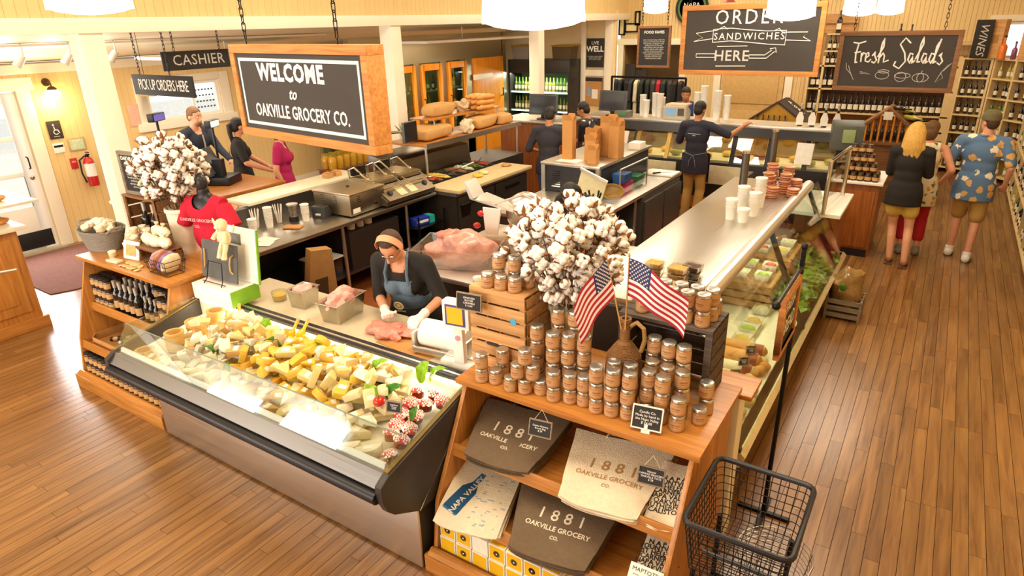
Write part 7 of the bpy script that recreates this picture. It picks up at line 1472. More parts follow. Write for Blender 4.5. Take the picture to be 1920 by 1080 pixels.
for p in ([(-.50, .30), (-.47, .22), (-.42, .13), (-.46, .2), (-.52, .26), (-.53, .33)], [(-.36, .21), (-.24, .20), (-.36, .23)], loop(-.11, .19, .075, .045), loop(-.10, .235, .06, .02), loop(.09, .175, .06, .055), loop(.11, .19, .085, .03), loop(.30, .17, .085, .05), loop(.30, .17, .035, .05), [(.30, .22), (.31, .25)], [(.50, .23), (.46, .12), (.53, .17), (.50, .23), (.56, .32), (.59, .34), (.52, .25)]): strokes(fs_, p, .0035, chalkg)
mn = board_sign('menu_board', 'small framed menu chalkboard full of handwriting', (-3.92, 10.0, 2.10), 0, .53, .60, .04, .035, brownf, chalkd, (-.2, .2), 1.8)
text('FOOD FAVES', .055, chalk, mn, (0, .010, .51), FACE, ext=.0006, off=.001)
MENU = '\n'.join(['oven roasted turkey with brie', 'caprese and basil pesto bread', 'honey ham and gruyere melt', 'grilled cheese of the day', 'napa chicken salad and apple', 'smoked salmon with capers', 'garden club and avocado', 'house roasted beef and onion', 'seasonal soup and bread', 'kids plate and fresh fruit', 'cookie and local coffee'])
text(MENU, .028, chalkg, mn, (0, .010, .27), FACE, ext=.0005, lsp=.95)
cs = thing('cashier_sign', 'black hanging sign that reads cashier', 'sign', (-6.9, 4.37, 2.41), PI/2); obj('board', B().box(-.39, .39, -.012, .012, 0, .19), chalkd, cs, bev=.003); text('CASHIER', .15, chalkg, cs, (.02, -.0135, .095), FACE, ext=.0005, sp=1.05)
for x in (-.24, .29): hchain(cs, x, 0, .19, .40, .045, .003, .009)
ps = thing('pickup_sign', 'black hanging sign for picking up orders', 'sign', (-6.67, 3.8, 2.19), 0); obj('board', B().box(-.53, .53, -.012, .012, 0, .20), chalkd, ps, bev=.003); text('PICK UP ORDERS HERE', .15, chalk, ps, (.02, -.0135, .10), FACE, ext=.0005, sx=.62, sp=.92)
for x in (-.38, .16): hchain(ps, x, 0, .20, .66, .045, .003, .009)
vs = thing('vertical_sign', 'tall narrow black sign with curly lettering on the corner shelf', 'sign', (.30, 14.35, 2.035)); obj('board', B().box(-.13, .13, -.015, .015, 0, .62), chalkd, vs, bev=.004); text('WINES', .17, chalkg, vs, (0, -.017, .31), (PI/2, PI/2, 0), ext=.0005, shear=.3)
gb = board_sign('grocery_board', 'handwritten chalkboard standing on the brown crate', (-5.47, 2.74, 1.533), .05, .48, .36, .03, .03, greyw, chalkd)
text('OAKVILLE GROCERY', .045, chalk, gb, (0, .010, .30), FACE, ext=.0006, off=.001); text('\n'.join(['established in eighteen eighty one', 'the oldest continually operating', 'grocery store in california', 'come in for local cheese and wine', 'bread baked fresh every morning', 'sandwiches made to order', 'espresso and cold brew coffee', 'picnic baskets and gifts']), .025, chalkg, gb, (0, .010, .155), FACE, ext=.0005)
# ================================================================== lamps
shade = mat('lit_shade', 'FFFDF4', .6, emis='FFF4DC', es=5.0, var=0)
def pendant(loc, d, label, es=1.):
    t = thing('pendant_lamp', label, 'lamp', loc, 0, 'pendant lamps'); r = d/2
    obj('lamp_shade', B().lathe([(r, .04), (r * .985, .1), (r * .93, .34), (r * .92, .34), (r * .97, .1), (r * .985, .042)], 36), shade, t)
    obj('diffuser', B().lathe([(0, 0), (r * .4, .006), (r * .75, .022), (r * .98, .045), (r * .75, .05), (0, .05)], 36), shade, t)
    obj('rod', B().cyl((0, 0, .05), (0, 0, 4.62 - loc[2]), .012), blackm, t); obj('ceiling_rose', B().lathe([(0, 4.62 - loc[2]), (.07, 4.62 - loc[2]), (.07, 4.68 - loc[2]), (0, 4.68 - loc[2])], 18), blackm, t)
for a in (((-5.35, 2.64, 2.92), .56, 'big drum lamp above the jam shelf'), ((-1.96, 3.24, 2.755), .56, 'big drum lamp above the cotton bouquet'), ((-1.50, 7.5, 2.745), .47, 'drum lamp in front of the order sign'), ((-4.7, 12.0, 2.88), .44, 'small drum lamp near the menu chalkboard'), ((-1.36, 11.6, 2.76), .44, 'drum lamp between the order and salads signs'), ((-1.17, 14.2, 2.76), .44, 'small drum lamp above the salads sign')): pendant(*a)
for i, (x, y) in enumerate(((-4.2, .6), (-4.2, 5), (-4.2, 9), (-1, 2.5), (-1, 7), (-1, 11.5), (-4.4, 12.8))):
    t = thing('fill_light_housing', 'unseen housing of an added hall fill light, %s' % NTH[i], 'lamp', (x, y, 4.70), 0, 'added fill light housings'); obj('housing', B().box(-.78, .78, -.78, .78, -.32, 0), white, t, bev=.01)  # boxes added around the hall fill lights, out of view
cn = thing('red_cap_lamp', 'tiny lamp with red cap above the order sign', 'lamp', (-2.55, 9.0, 2.97)); obj('lamp_shade', B().lathe([(.09, 0), (.04, .07), (.03, .1), (0, .1)], 16), mat('red_enamel', 'A84A3A', .4), cn); obj('rod', B().cyl((0, 0, .1), (0, 0, 1.7), .008), blackm, cn)
sco = thing('wall_sconce', 'lit wall sconce above the accessibility sign', 'lamp', (LW, 4.22, 2.2)); obj('back_plate', B().lathe([(0, 0), (.055, 0), (.05, .02), (0, .025)], 16, M=Matrix.Rotation(PI/2, 4, 'Y')), mat('bronze', '5A4430', .4, .7), sco); obj('arm', B().tube([(.02, 0, 0), (.1, 0, .02), (.13, 0, -.03), (.13, 0, -.06)], .012, 8), mat('bronze', ''), sco); obj('cap', B().lathe([(.03, -.05), (.06, -.08), (.055, -.1)], 16, (.13, 0, 0)), mat('bronze', ''), sco); obj('globe', B().lathe([(.05, -.09), (.085, -.12), (.09, -.16), (.06, -.2), (0, -.21)], 18, (.13, 0, 0)), mat('lit_globe', 'FFE9B0', .5, emis='FFD98A', es=14, var=0), sco)
l = bpy.data.lights.new('sconce_light', 'POINT'); l.energy = 12; l.color = (1, .78, .42); l.shadow_soft_size = .08; lo = bpy.data.objects.new('sconce_light', l); COL.objects.link(lo); lo.location = (LW + .2, 4.22, 1.95)
for i, (x, y, z) in enumerate(((-8.0, 3.17, 2.60), (-8.0, 3.62, 2.60), (-8.0, 4.1, 2.60))):
    t = thing('track_spot', 'white track spotlight under the aisle ceiling, %s from the door' % NTH[i], 'spotlight', (x, y, z), .4, 'track spotlights'); obj('can', B().cyl((0, 0, 0), (-.06, -.05, -.10), .035, .045, 14), white, t); obj('stem', B().cyl((0, 0, 0), (0, 0, .12), .01), white, t)
    l = bpy.data.lights.new('track_spot_light', 'POINT'); l.energy = 9; l.color = (1, .88, .68); l.shadow_soft_size = .05; lo = bpy.data.objects.new('track_spot_light', l); COL.objects.link(lo); lo.location = (x - .1, y - .08, z - .17)
trk = tag(obj('light_track', B().box(-8.03, -7.97, 2.6, 7.2, 2.685, 2.71), white), 'white lighting track under the aisle ceiling', 'track')
# ================================================================== left wall fittings
def wall_plate(name, label, y0, y1, z0, z1, m, cat): 
    t = thing(name, label, cat, (LW + .012, (y0 + y1)/2, z0), PI/2); obj('plate', B().box(-(y1 - y0)/2, (y1 - y0)/2, -.012, 0, 0, z1 - z0), m, t, bev=.002); return t
t = wall_plate('accessibility_sign', 'dark accessibility sign on the board wall', 4.08, 4.25, 1.46, 1.70, mat('sign_brown', '3E332C', .5), 'sign')
wc1 = B().tube(loop3 := [(.03 * math.cos(a*.5) + .005, -.014, .09 + .03 * math.sin(a*.5)) for a in range(2, 12)], .005, 6).tube([(-.01, -.014, .165), (-.005, -.014, .12), (.03, -.014, .115), (.045, -.014, .075)], .006, 6).ell((-.012, -.014, .185), (.012, .003, .012), 8, 6); obj('wheelchair_symbol', wc1, chalk, t); text('PARKING', .018, chalk, t, (0, -.0135, .03), FACE, ext=.0003)
t = wall_plate('notice_plate', 'small white notice below the accessibility sign', 4.08, 4.22, 1.27, 1.40, white, 'sign'); obj('header', B().box(-.06, .06, -.0135, -.012, .075, .105), black, t)
t = wall_plate('green_permit', 'framed green certificate beside the fire extinguisher', 4.28, 4.50, 1.26, 1.44, mat('frame_sand', 'B8A070', .5), 'certificate'); obj('sheet', B().box(-.09, .09, -.0135, -.012, .02, .16), mat('permit_green', 'C2CFA8', .6, var=.2, scale=40), t)
t = wall_plate('red_notice', 'small red extinguisher notice on the board wall', 4.24, 4.33, 1.02, 1.17, mat('notice_red', 'C22A26', .5), 'sign'); text('FIRE', .03, chalk, t, (0, -.0135, .10), FACE, ext=.0003)
fe = thing('fire_extinguisher', 'red fire extinguisher with white label hung on the wall', 'fire extinguisher', (LW + .10, 4.44, .76)); redx = mat('extinguisher_red', 'C01E22', .3, coat=.4)
obj('cylinder', B().lathe([(0, 0), (.065, 0), (.07, .02), (.07, .33), (.05, .39), (.025, .41), (0, .41)], 20), redx, fe); obj('label_wrap', B().lathe([(.0708, .14), (.0708, .32)], 20), paper, fe); obj('valve', B().lathe([(.025, .41), (.025, .44), (.0, .45)], 12).box(-.012, .06, -.012, .012, .44, .455).box(-.012, .07, -.01, .01, .47, .48), blackm, fe); obj('hose', B().tube([(0, -.03, .43), (0, -.11, .38), (0, -.12, .2), (0, -.09, .06)], .012, 8), black, fe)
t = wall_plate('pink_notice', 'pink paper notice below the aisle window', 5.20, 5.42, 1.48, 1.80, mat('pink_paper', 'EAB8A0', .7), 'notice')
t = wall_plate('aisle_picture', 'brown picture high on the aisle wall behind the welcome sign', 8.4, 9.35, 2.2, 2.42, mat('brown_picture', '8A5A3A', .6, var=.4, scale=8), 'picture')
ybx = thing('yellow_box_sign', 'yellow box behind the pick up sign', 'sign', (-7.16, 3.90, 2.16), .3); obj('body', B().box(-.09, .09, -.02, .02, 0, .22), mat('sign_yellow', 'E0B41E', .5), ybx, bev=.003); obj('cord', B().tube([(0, 0, .22), (0, 0, .66)], .003, 5), blackm, ybx)
mt = tag(obj('door_mat', B().prism([(-10.05, 2.9), (-8.3, 2.86), (-8.2, 3.1), (-8.3, 4.3), (-10.05, 4.3)], 'Z', .001, .012), mat('maroon_mat', '7A5248', .95, var=.15, scale=30, bump=.5, bscale=200)), 'maroon mat in front of the glazed door', 'mat')
# left foreground cabinet with bread boards
lcab = thing('bakery_cabinet', 'oak panelled cabinet at the picture edge near the door', 'cabinet', (-7.9, 1.6, 0), world=True)
obj('carcass', B().box(-8.4, -7.42, .6, 2.44, .12, 1.03), oakz, lcab, bev=.004); obj('plinth', B().box(-8.38, -7.38, .58, 2.48, 0, .12), oaky, lcab, bev=.006); obj('top', B().box(-8.45, -7.36, .55, 2.52, 1.03, 1.07), mat('cream_marble', ''), lcab, bev=.006)
for y0 in (1.0, 1.72):
    d = obj('door_panel', B().box(-7.42, -7.40, y0, y0 + .64, .2, .96), oakz, lcab, bev=.004); obj('inner_panel', B().box(-7.40, -7.388, y0 + .09, y0 + .55, .30, .86), oakz, d, bev=.01)
obj('shelf_board', B().box(-8.4, -7.40, 1.2, 2.70, 1.26, 1.285), mat('pale_shelf', 'E6DCC8', .4), lcab, bev=.004); obj('bracket', B().cyl((-7.9, 2.3, 1.07), (-7.9, 2.3, 1.26), .02), stl, lcab)
for i, (x, y, z) in enumerate(((-7.65, 2.38, 1.10), (-7.7, 2.42, 1.32))): rock('round_loaf', (x, y, z), (.09, .12, .04), crust, 'flat loaf %s' % ['on the cabinet top at the picture edge', 'on the shelf above the cabinet'][i], 'loaf', None, .1)
rl = tag(obj('chrome_rail', B().cyl((-7.2, 1.5, .80), (-6.9, 2.18, .80), .014), mat('pale_rail', 'C9BEA8', .3, .7)), 'thin metal handrail at the picture edge', 'rail'); 
for y, x in ((1.6, -7.156),): obj('post', B().cyl((x, y, 0), (x, y, .80), .012), MATS['pale_rail'], rl)
# tills on the cash desk
for i, (y, zt) in enumerate(((4.0, 1.93), (4.67, 1.77))):
    t = thing('cash_till', 'dark touch till with customer pole display, %s' % ['nearer the post', 'nearer the window man'][i], 'till', (-7.35, y, 1.04), PI/2 + .5); obj('base', B().box(-.17, .17, -.18, .18, 0, .1), black, t, bev=.008); obj('screen', B().box(-.19, .19, -.03, .03, .13, .46, Matrix.Rotation(-.45, 4, 'X')), mat('screen_grey', ''), t, bev=.01); obj('neck', B().box(-.04, .04, -.06, .06, .1, .3), black, t); obj('pole', B().cyl((.2, .1, 0), (.2, .1, zt - 1.10), .014), black, t); obj('pole_display', B().box(.08, .32, .06, .13, zt - 1.12, zt - 1.03), black, t, bev=.006); obj('display_face', B().box(.10, .30, .055, .06, zt - 1.11, zt - 1.04), mat('lilac_lcd' if i == 0 else 'white_lcd', '6A62B8' if i == 0 else 'E8F0F4', .3, emis='6A62B8' if i == 0 else 'E0ECF4', es=.6), t)
bx2 = thing('phone_base', 'black desk phone with antenna beside the till', 'phone', (-7.5, 3.72, 1.04), .4); obj('body', B().box(-.11, .11, -.1, .1, 0, .07), black, bx2, bev=.01); obj('antenna', B().cyl((-.06, .05, .07), (-.08, .05, .3), .006), black, bx2)
# shirt on a bust
bust = thing('bust_form', 'black bust form wearing a crimson shirt', 'mannequin', (-4.77, 2.86, 1.10), .25)
bb_ = B().ell((0, 0, .36), (.155, .09, .16), 22, 14).ell((0, 0, .20), (.13, .085, .18), 22, 14).tube([(-.15, 0, .43), (0, 0, .46), (.15, 0, .43)], .05, 12).tube([(0, 0, .45), (0, -.01, .56)], [.055, .045], 14)
obj('form', fuse(bb_, .01, 4, black), None, bust); obj('neck_cap', B().ell((0, -.012, .60), (.05, .05, .07), 16, 10), mat('bust_black', '2A2626', .35), bust)
sh = B().ell((0, 0, .36), (.172, .107, .165), 22, 14).ell((0, 0, .18), (.16, .11, .18), 22, 14).tube([(-.17, 0, .43), (0, 0, .44), (.17, 0, .43)], .062, 12).tube([(-.16, 0, .42), (-.25, -.02, .26)], [.062, .07], 12).tube([(.16, 0, .42), (.25, -.02, .26)], [.062, .07], 12)
def clip(me, keep, th=.004):
    bm = bmesh.new(); bm.from_mesh(me); bmesh.ops.delete(bm, geom=[f for f in bm.faces if not keep(f.calc_center_median())], context='FACES')
    bmesh.ops.solidify(bm, geom=bm.faces[:], thickness=th); bm.to_mesh(me); bm.free(); me.shade_smooth(); return me
shirt = clip(fuse(sh, .009, 5, mat('crimson_cotton', 'C01432', .85, var=.05, bump=.3), name='shirt'), lambda c: (c.x ** 2 / .0072 + (c.z - .50) ** 2 / .0085 + 0 > 1) and c.z > .03)
so = obj('shirt', shirt, None, bust); tp = text('OAKVILLE GROCERY', .034, mat('pale_pink_print', 'F0C8C8', .8), so, (0, -.135, .33), FACE, ext=.0005); text('CO.', .03, MATS['pale_pink_print'], so, (0, -.137, .28), FACE, ext=.0005)
# bottles and jars on the aisle shelf behind the ledge
ash = thing('aisle_shelf', 'low shelf of amber jars behind the ledge', 'shelf', (-6.95, 6.1, 0), world=True); obj('board', B().box(-7.1, -6.78, 5.95, 7.2, .98, 1.0), brownf, ash); obj('body', B().box(-7.08, -6.8, 5.97, 7.18, 0, .98), brownf, ash)
amj = B().lathe([(0, 0), (.05, 0), (.055, .01), (.055, .14), (.045, .16), (.045, .18), (0, .18)], 12).mesh('amber_jar', mat('amber_jar', 'C8962E', .2, var=.2, coat=.5), 0, 40); aml = B().lathe([(.047, .18), (.047, .2), (0, .2)], 12).mesh('lid', mat('gold_lid', ''), 0, 40)
for r in range(2):
    for k in range(10): o = obj('amber_jar', amj); o.location = (-6.85 - r * .13, 6.02 + k * .123, 1.001); obj('lid', aml, None, o); tag(o, 'amber jar in the %s row behind the ledge, %s from the cash desk' % (['front', 'rear'][r], NTH[k]), 'jar', 'amber jars behind the ledge')
for i, (x, y, z, w_, l_) in enumerate(((-8.6, 5.9, 2.46, .7, 2.2), (-7.7, 10.2, 2.51, 1.0, 3.2))):
    t = thing('aisle_panel_lamp', 'flat white panel lamp under the aisle ceiling, %s' % ['over the tills', 'added to brighten the cooler side'][i], 'lamp', (x, y, z), 0, 'aisle panel lamps'); obj('housing', B().box(-w_/2, w_/2, -l_/2, l_/2, 0, .04), white, t, bev=.006); obj('hanger', B().cyl((0, 0, .04), (0, 0, 2.46 + .4 * (x + 10.32) / 3.62 - z), .01), white, t)  # the second housing is made up for the added cooler-side fill
# ================================================================== people
skinA = mat('skin_fair', 'DFA683', .5, var=.05, scale=8, sss=.12); skinB = mat('skin_tan', 'B98058', .5, var=.05, scale=8, sss=.12); skinC = mat('skin_ruddy', 'D99A78', .5, var=.07, scale=8, sss=.12)
eyew = mat('eye_white', 'EDE8E0', .3, var=0); eyed = mat('eye_dark', '2A1C14', .2, var=0); lipm = mat('lips', 'B4665A', .5)
def caps(b, pts, rad, seg=12):
    pts = [Vector(p) for p in pts]
    for i in range(len(pts) - 1): b.cyl(pts[i], pts[i + 1], rad[i], rad[i + 1], seg)
    for p, r in zip(pts, rad): b.ell(p, r, seg, 8)
def fabric(name, col, **k): return mat('cloth_' + name, col, .85, var=k.get('var', .08), scale=k.get('scale', 10), bump=.25, bscale=120, rnd=0)
def florals(name, base, c1, c2, sc):
    if name in MATS: return MATS[name]
    m, nt, p = _nt(name); L = nt.links.new; p.inputs['Roughness'].default_value = .85
    tc = nt.nodes.new('ShaderNodeTexCoord'); nz = nt.nodes.new('ShaderNodeTexNoise'); nz.inputs['Scale'].default_value = 22; L(tc.outputs['Object'], nz.inputs[0])
    vm = nt.nodes.new('ShaderNodeVectorMath'); vm.operation = 'MULTIPLY_ADD'; vm.inputs[1].default_value = (.06,) * 3; L(nz.outputs['Color'], vm.inputs[0]); L(tc.outputs['Object'], vm.inputs[2])
    vo = nt.nodes.new('ShaderNodeTexVoronoi'); vo.inputs['Scale'].default_value = sc; L(vm.outputs[0], vo.inputs['Vector'])
    r1 = nt.nodes.new('ShaderNodeMath'); r1.operation = 'LESS_THAN'; r1.inputs[1].default_value = .36; L(vo.outputs['Distance'], r1.inputs[0])
    sp = nt.nodes.new('ShaderNodeSeparateColor'); L(vo.outputs['Color'], sp.inputs[0]); cr = nt.nodes.new('ShaderNodeValToRGB'); cr.color_ramp.interpolation = 'CONSTANT'
    cr.color_ramp.elements[0].color = lin(hx(c1)) + (1,); cr.color_ramp.elements[1].position = .55; cr.color_ramp.elements[1].color = lin(hx(c2)) + (1,); L(sp.outputs[0], cr.inputs[0])
    mx = nt.nodes.new('ShaderNodeMix'); mx.data_type = 'RGBA'; mx.inputs['A'].default_value = lin(hx(base)) + (1,); L(r1.outputs[0], mx.inputs['Factor']); L(cr.outputs[0], mx.inputs['B']); L(mx.outputs['Result'], p.inputs['Base Color'])
    MATS[name] = m; return m
def ik(a, c, l1, l2, pole):
    d = c - a; L_ = min(d.length, (l1 + l2) * .995); u = d.normalized(); x = (l1*l1 - l2*l2 + L_*L_) / (2*L_); h = math.sqrt(max(0, l1*l1 - x*x))
    p = (pole - u * pole.dot(u)).normalized(); return a + u * x + p * h
def person(label, loc, rz, H=1.68, skin=skinA, lean=0., head=(0, 0), hands=None, feet=None, shirt=None, sleeve=.5, pants=None, plen=1., hairm=None, hair='short', shoe=None, female=False, vox=.014, extra=None, hem=0., wide=1., sandals=False, face=False, bare_shoulder=False):
    """one continuous body skin with clothes, hair and shoes as children; local frame faces -Y"""
    t = thing('person', label, 'person', loc, rz); s = H / 1.7
    V = lambda x, y, z: Vector((x * s, y * s, z * s)); hipc = V(0, 0, .92)
    Rl = Matrix.Rotation(lean, 3, 'X')
    def U(x, y, z): return Rl @ (V(x, y, z) - hipc) + hipc
    sw = (.165 if female else .19) * wide; hw = .095
    sh = {k: U(k * sw, .01, 1.395) for k in (-1, 1)}
    hd = hands or {}
    inv = Matrix.Rotation(-rz, 3, 'Z'); wr = {}
    for k in (-1, 1):
        if k in hd: wr[k] = inv @ (Vector(hd[k]) - Vector((loc[0], loc[1], loc[2])))
        else: wr[k] = U(k * (sw + .055), -.03, .87)
    el = {k: ik(sh[k], wr[k], .285 * s, .265 * s, Vector((k * .5, .6, -.8))) for k in (-1, 1)}
    ft = {k: (inv @ (Vector(feet[k] + (0,)) - Vector((loc[0], loc[1], 0)))) if feet else V(k * hw, 0, 0) for k in (-1, 1)}
    an = {k: Vector((ft[k].x, ft[k].y, .085 * s)) for k in (-1, 1)}; hp = {k: V(k * hw, 0, .90) for k in (-1, 1)}
    kn = {k: ik(hp[k], an[k], .425 * s, .41 * s, Vector((0, -1, 0))) for k in (-1, 1)}
    hc = U(0, -.01, 1.49) + Rl @ (Matrix.Rotation(head[0], 3, 'X') @ Vector((0, -.015 * s, .115 * s)))
    Rh = Rl @ Matrix.Rotation(head[1], 3, 'Z') @ Matrix.Rotation(head[0], 3, 'X'); T4 = Matrix.Translation(hc) @ Rh.to_4x4() @ Matrix.Scale(s, 4)
    RL4 = Matrix.Translation(hipc) @ Rl.to_4x4() @ Matrix.Translation(-hipc) @ Matrix.Scale(s, 4)
    def torso(b, g=0.):
        b.ell((0, .005, .95), (.155 * wide + g, .108 + g, .12 + g * .5), 18, 12, M=RL4 if lean < .01 else Matrix.Scale(s, 4))
        b.ell((0, 0, 1.10), ((.13 if female else .142) * wide + g, .10 + g, .16 + g), 18, 12, M=RL4); b.ell((0, .0, 1.27), ((.145 if female else .165) * wide + g, .108 + g, .17 + g), 18, 12, M=RL4)
        if female: 
            for k in (-1, 1): b.ell((k * .065, -.085, 1.25), (.062 + g, .055 + g, .065 + g), 12, 8, M=RL4)
        caps(b, [sh[-1], U(0, .015, 1.42), sh[1]], [.052 * s + g, .066 * s + g * .6, .052 * s + g])
    def arm(b, k, g=0., f=1.):
        A, E, W_ = sh[k], el[k], wr[k]; r0, r1, r2 = .05 * s * wide ** .5, .04 * s, .028 * s
        if f >= 1: caps(b, [A, E, W_], [r0 + g, r1 + g, r2 + g])
        elif f > .5: q = (f - .5) * 2; caps(b, [A, E, E.lerp(W_, q)], [r0 + g, r1 + g, r1 + (r2 - r1) * q + g])
        else: q = f * 2; caps(b, [A, A.lerp(E, q)], [r0 + g, r0 + (r1 - r0) * q + g * 1.3])
    def leg(b, k, g=0., f=1.):
        r0, r1, r2 = .078 * s, .053 * s, .037 * s; h0 = V(k * hw * .9, 0, .88)
        calf = kn[k].lerp(an[k], .35) + Vector((0, .014, 0))
        if f >= 1: caps(b, [h0, kn[k], calf, an[k]], [r0 + g, r1 + g, .05 * s + g, r2 + g * 1.4])
        elif f > .5: q = (f - .5) * 2; caps(b, [h0, kn[k], kn[k].lerp(an[k], q)], [r0 + g, r1 + g, r1 + g])
        else: q = f * 2; caps(b, [h0, h0.lerp(kn[k], q)], [r0 + g, r0 * (1 - q * .25) + g * 1.5])
    def hand(b, k, g=0.):
        d = (wr[k] - el[k]).normalized(); out = Vector((-k, 0, 0)); n_ = d.cross(out).normalized(); n_ = n_ if n_.length else Vector((0, -1, 0)); w_ = n_.cross(d).normalized() * (1 if n_.cross(d).dot(out) > 0 else -1)
        pd = n_ if n_.y < 0 or n_.z < -.3 else -n_   # palm side, towards which fingers curl
        P = wr[k] + d * .045 * s; caps(b, [wr[k], P - w_ * .018 * s, wr[k] + d * .085 * s - w_ * .02 * s], [.024 * s + g, .021 * s + g, .016 * s + g]); caps(b, [wr[k], P + w_ * .018 * s, wr[k] + d * .085 * s + w_ * .02 * s], [.024 * s + g, .021 * s + g, .016 * s + g])
        for i, l_ in enumerate((.062, .074, .07, .056)):
            o_ = wr[k] + d * .088 * s + w_ * (.030 - .020 * i) * s; m_ = o_ + (d * .8 + pd * .45).normalized() * l_ * .55 * s; e_2 = m_ + (d * .4 + pd * .85).normalized() * l_ * .5 * s; caps(b, [o_, m_, e_2], [.0095 * s + g, .009 * s + g, .0075 * s + g], 8)
        o_ = wr[k] + d * .03 * s + w_ * .03 * s; caps(b, [o_, o_ + (d * .6 + w_ * .7).normalized() * .035 * s, o_ + (d * .85 + w_ * .5 + pd * .4).normalized() * .066 * s], [.013 * s + g, .011 * s + g, .009 * s + g], 8)
    b = B(); torso(b)
    for k in (-1, 1):
        arm(b, k); leg(b, k); hand(b, k); f_ = ft[k]; caps(b, [an[k], Vector((f_.x, f_.y - .03 * s, .045 * s)), Vector((f_.x + k * .01, f_.y - .13 * s, .028 * s))], [.036 * s, .036 * s, .026 * s])
    caps(b, [U(0, .01, 1.40), hc + Rh @ Vector((0, .02, -.06)) * s], [.058 * s, .052 * s])
    b.ell((0, .005, .03), (.074, .092, .092), 18, 14, M=T4); b.ell((0, -.025, -.035), (.058, .066, .075), 16, 12, M=T4); b.ell((0, -.045, -.085), (.032, .03, .026), 12, 8, M=T4)
    b.tube([T4 @ Vector(q) for q in ((0, -.088, .02), (0, -.102, -.012), (0, -.108, -.03), (0, -.09, -.04))], [.008 * s, .011 * s, .015 * s, .012 * s], 8); 
    for k in (-1, 1): b.ell((k * .075, .012, -.008), (.009, .02, .03), 8, 6, M=T4)
    body = obj('body', fuse(b, vox * .8 if face else vox, 3 if face else 4, skin, .4, 'body'), None, t)
    if face:
        for k in (-1, 1):
            e = obj('eye', B().ell((k * .031, -.083, .012), (.013, .008, .008), 10, 8, M=T4), eyew, t); obj('iris', B().ell((k * .031, -.089, .009), (.006, .004, .006), 8, 6, M=T4), eyed, e); obj('eyebrow', B().tube([T4 @ Vector(q) for q in ((k * .014, -.091, .033), (k * .031, -.090, .038), (k * .05, -.078, .032))], .0035 * s, 5), hairm, t)
        obj('mouth', B().tube([T4 @ Vector(q) for q in ((-.024, -.081, -.062), (0, -.091, -.064), (.024, -.081, -.062))], [.003 * s, .006 * s, .003 * s], 6), lipm, t)
    if shirt:
        b = B(); torso(b, .014 * s); b.lathe([(.10, .74 - hem), (.192 * wide, .74 - hem), (.19 * wide, .9), (.165 * wide, 1.02), (.10, 1.12)], 24, sy=.70, M=Matrix.Scale(s, 4))
        for k in (-1, 1):
            if sleeve > 0: arm(b, k, .013 * s, sleeve)
        me = fuse(b, vox, 5, shirt, .5, 'shirt'); RI = RL4.inverted()
        def keep(c):
            q = RI @ c; return not (q.x ** 2 / .0058 + (q.y + .02) ** 2 / .008 < 1 and q.z > 1.38) and c.z > (.84 - hem) * s and not (bare_shoulder and q.z > 1.36 and abs(q.x) > .12)
        obj('shirt', clip(me, keep, .003), None, t)
    if pants:
        b = B(); b.ell((0, .005, .95), (.155 * wide + .012, .108 + .012, .12), 18, 12, M=Matrix.Scale(s, 4))
        for k in (-1, 1): leg(b, k, .018 * s, plen)
        obj('trousers' if plen > .6 else 'shorts', fuse(b, vox, 5, pants, .5, 'trousers'), None, t)
    if shoe:
        for k in (-1, 1):
            f_ = ft[k]; b = B()
            if sandals: b.box(f_.x - .045 * s, f_.x + .045 * s, f_.y - .17 * s, f_.y + .06 * s, .0, .016)
            else: caps(b, [Vector((f_.x, f_.y + .045 * s, .045 * s)), Vector((f_.x, f_.y - .06 * s, .045 * s)), Vector((f_.x + k * .01, f_.y - .15 * s, .036 * s))], [.048 * s, .048 * s, .04 * s]); b.cyl((f_.x, f_.y + .01, .06 * s), (an[k].x, an[k].y, .12 * s), .05 * s, .048 * s)
            if sandals: o_ = obj('sandal', b, shoe, t, bev=.006); obj('strap', B().tube([(f_.x - .04 * s, f_.y - .06 * s, .02), (f_.x, f_.y - .1 * s, .06), (f_.x + .04 * s, f_.y - .06 * s, .02)], .007, 6), shoe, o_)
            else:
                me = fuse(b, .01, 4, shoe, .5, 'shoe'); 
                for v in me.vertices: v.co.z = max(v.co.z, .004)
                o_ = obj('shoe', me, None, t); obj('sole', B().ell((f_.x + k * .004, f_.y - .055 * s, .014), (.05 * s, .135 * s, .014), 16, 6), mat('shoe_sole', '8A857A', .6), o_)
    if hair and hairm:
        b = B(); b.ell((0, .016, .048), (.083, .095, .085), 18, 12, M=T4); b.ell((0, .05, .0), (.07, .06, .08), 16, 10, M=T4)
        if hair == 'bob': b.ell((0, .04, -.02), (.088, .075, .11), 16, 12, M=T4)
        if hair == 'long':
            rr = random.Random(3)
            for i in range(26):
                a = PI * (.08 + .84 * i / 25); r0 = .085; x0, y0 = math.cos(a) * r0, .02 + math.sin(a) * .075; pts = [T4 @ Vector(q) for q in ((x0 * .7, y0 * .7, .09), (x0, y0, .02), (x0 * 1.12, y0 * 1.1 + .01, -.08), (x0 * 1.2 + rr.uniform(-.02, .02), y0 * 1.05 + .02, -.17), (x0 * 1.15 + rr.uniform(-.03, .03), y0 * 1.0 + .02, -.25 - rr.uniform(0, .05)))]; b.tube(pts, [.02 * s, .024 * s, .026 * s, .022 * s, .008 * s], 8)
        if hair == 'pony': b.tube([T4 @ Vector(q) for q in ((0, .09, .05), (0, .14, .02), (0, .13, -.08), (0, .11, -.18), (0, .10, -.26))], [.025 * s, .036 * s, .034 * s, .026 * s, .008 * s], 10)
        me = fuse(b, .008 if hair == 'long' or face else .011, 2, hairm, .4, 'hair'); TI = T4.inverted()
        obj('hair', clip(me, lambda c: (lambda q: not (q.y < -.035 and q.z < .068 + (.02 if female else 0)) and not (q.y < .0 and q.z < -.02 and hair not in ('long', 'bob')))(TI @ c), .003), None, t)
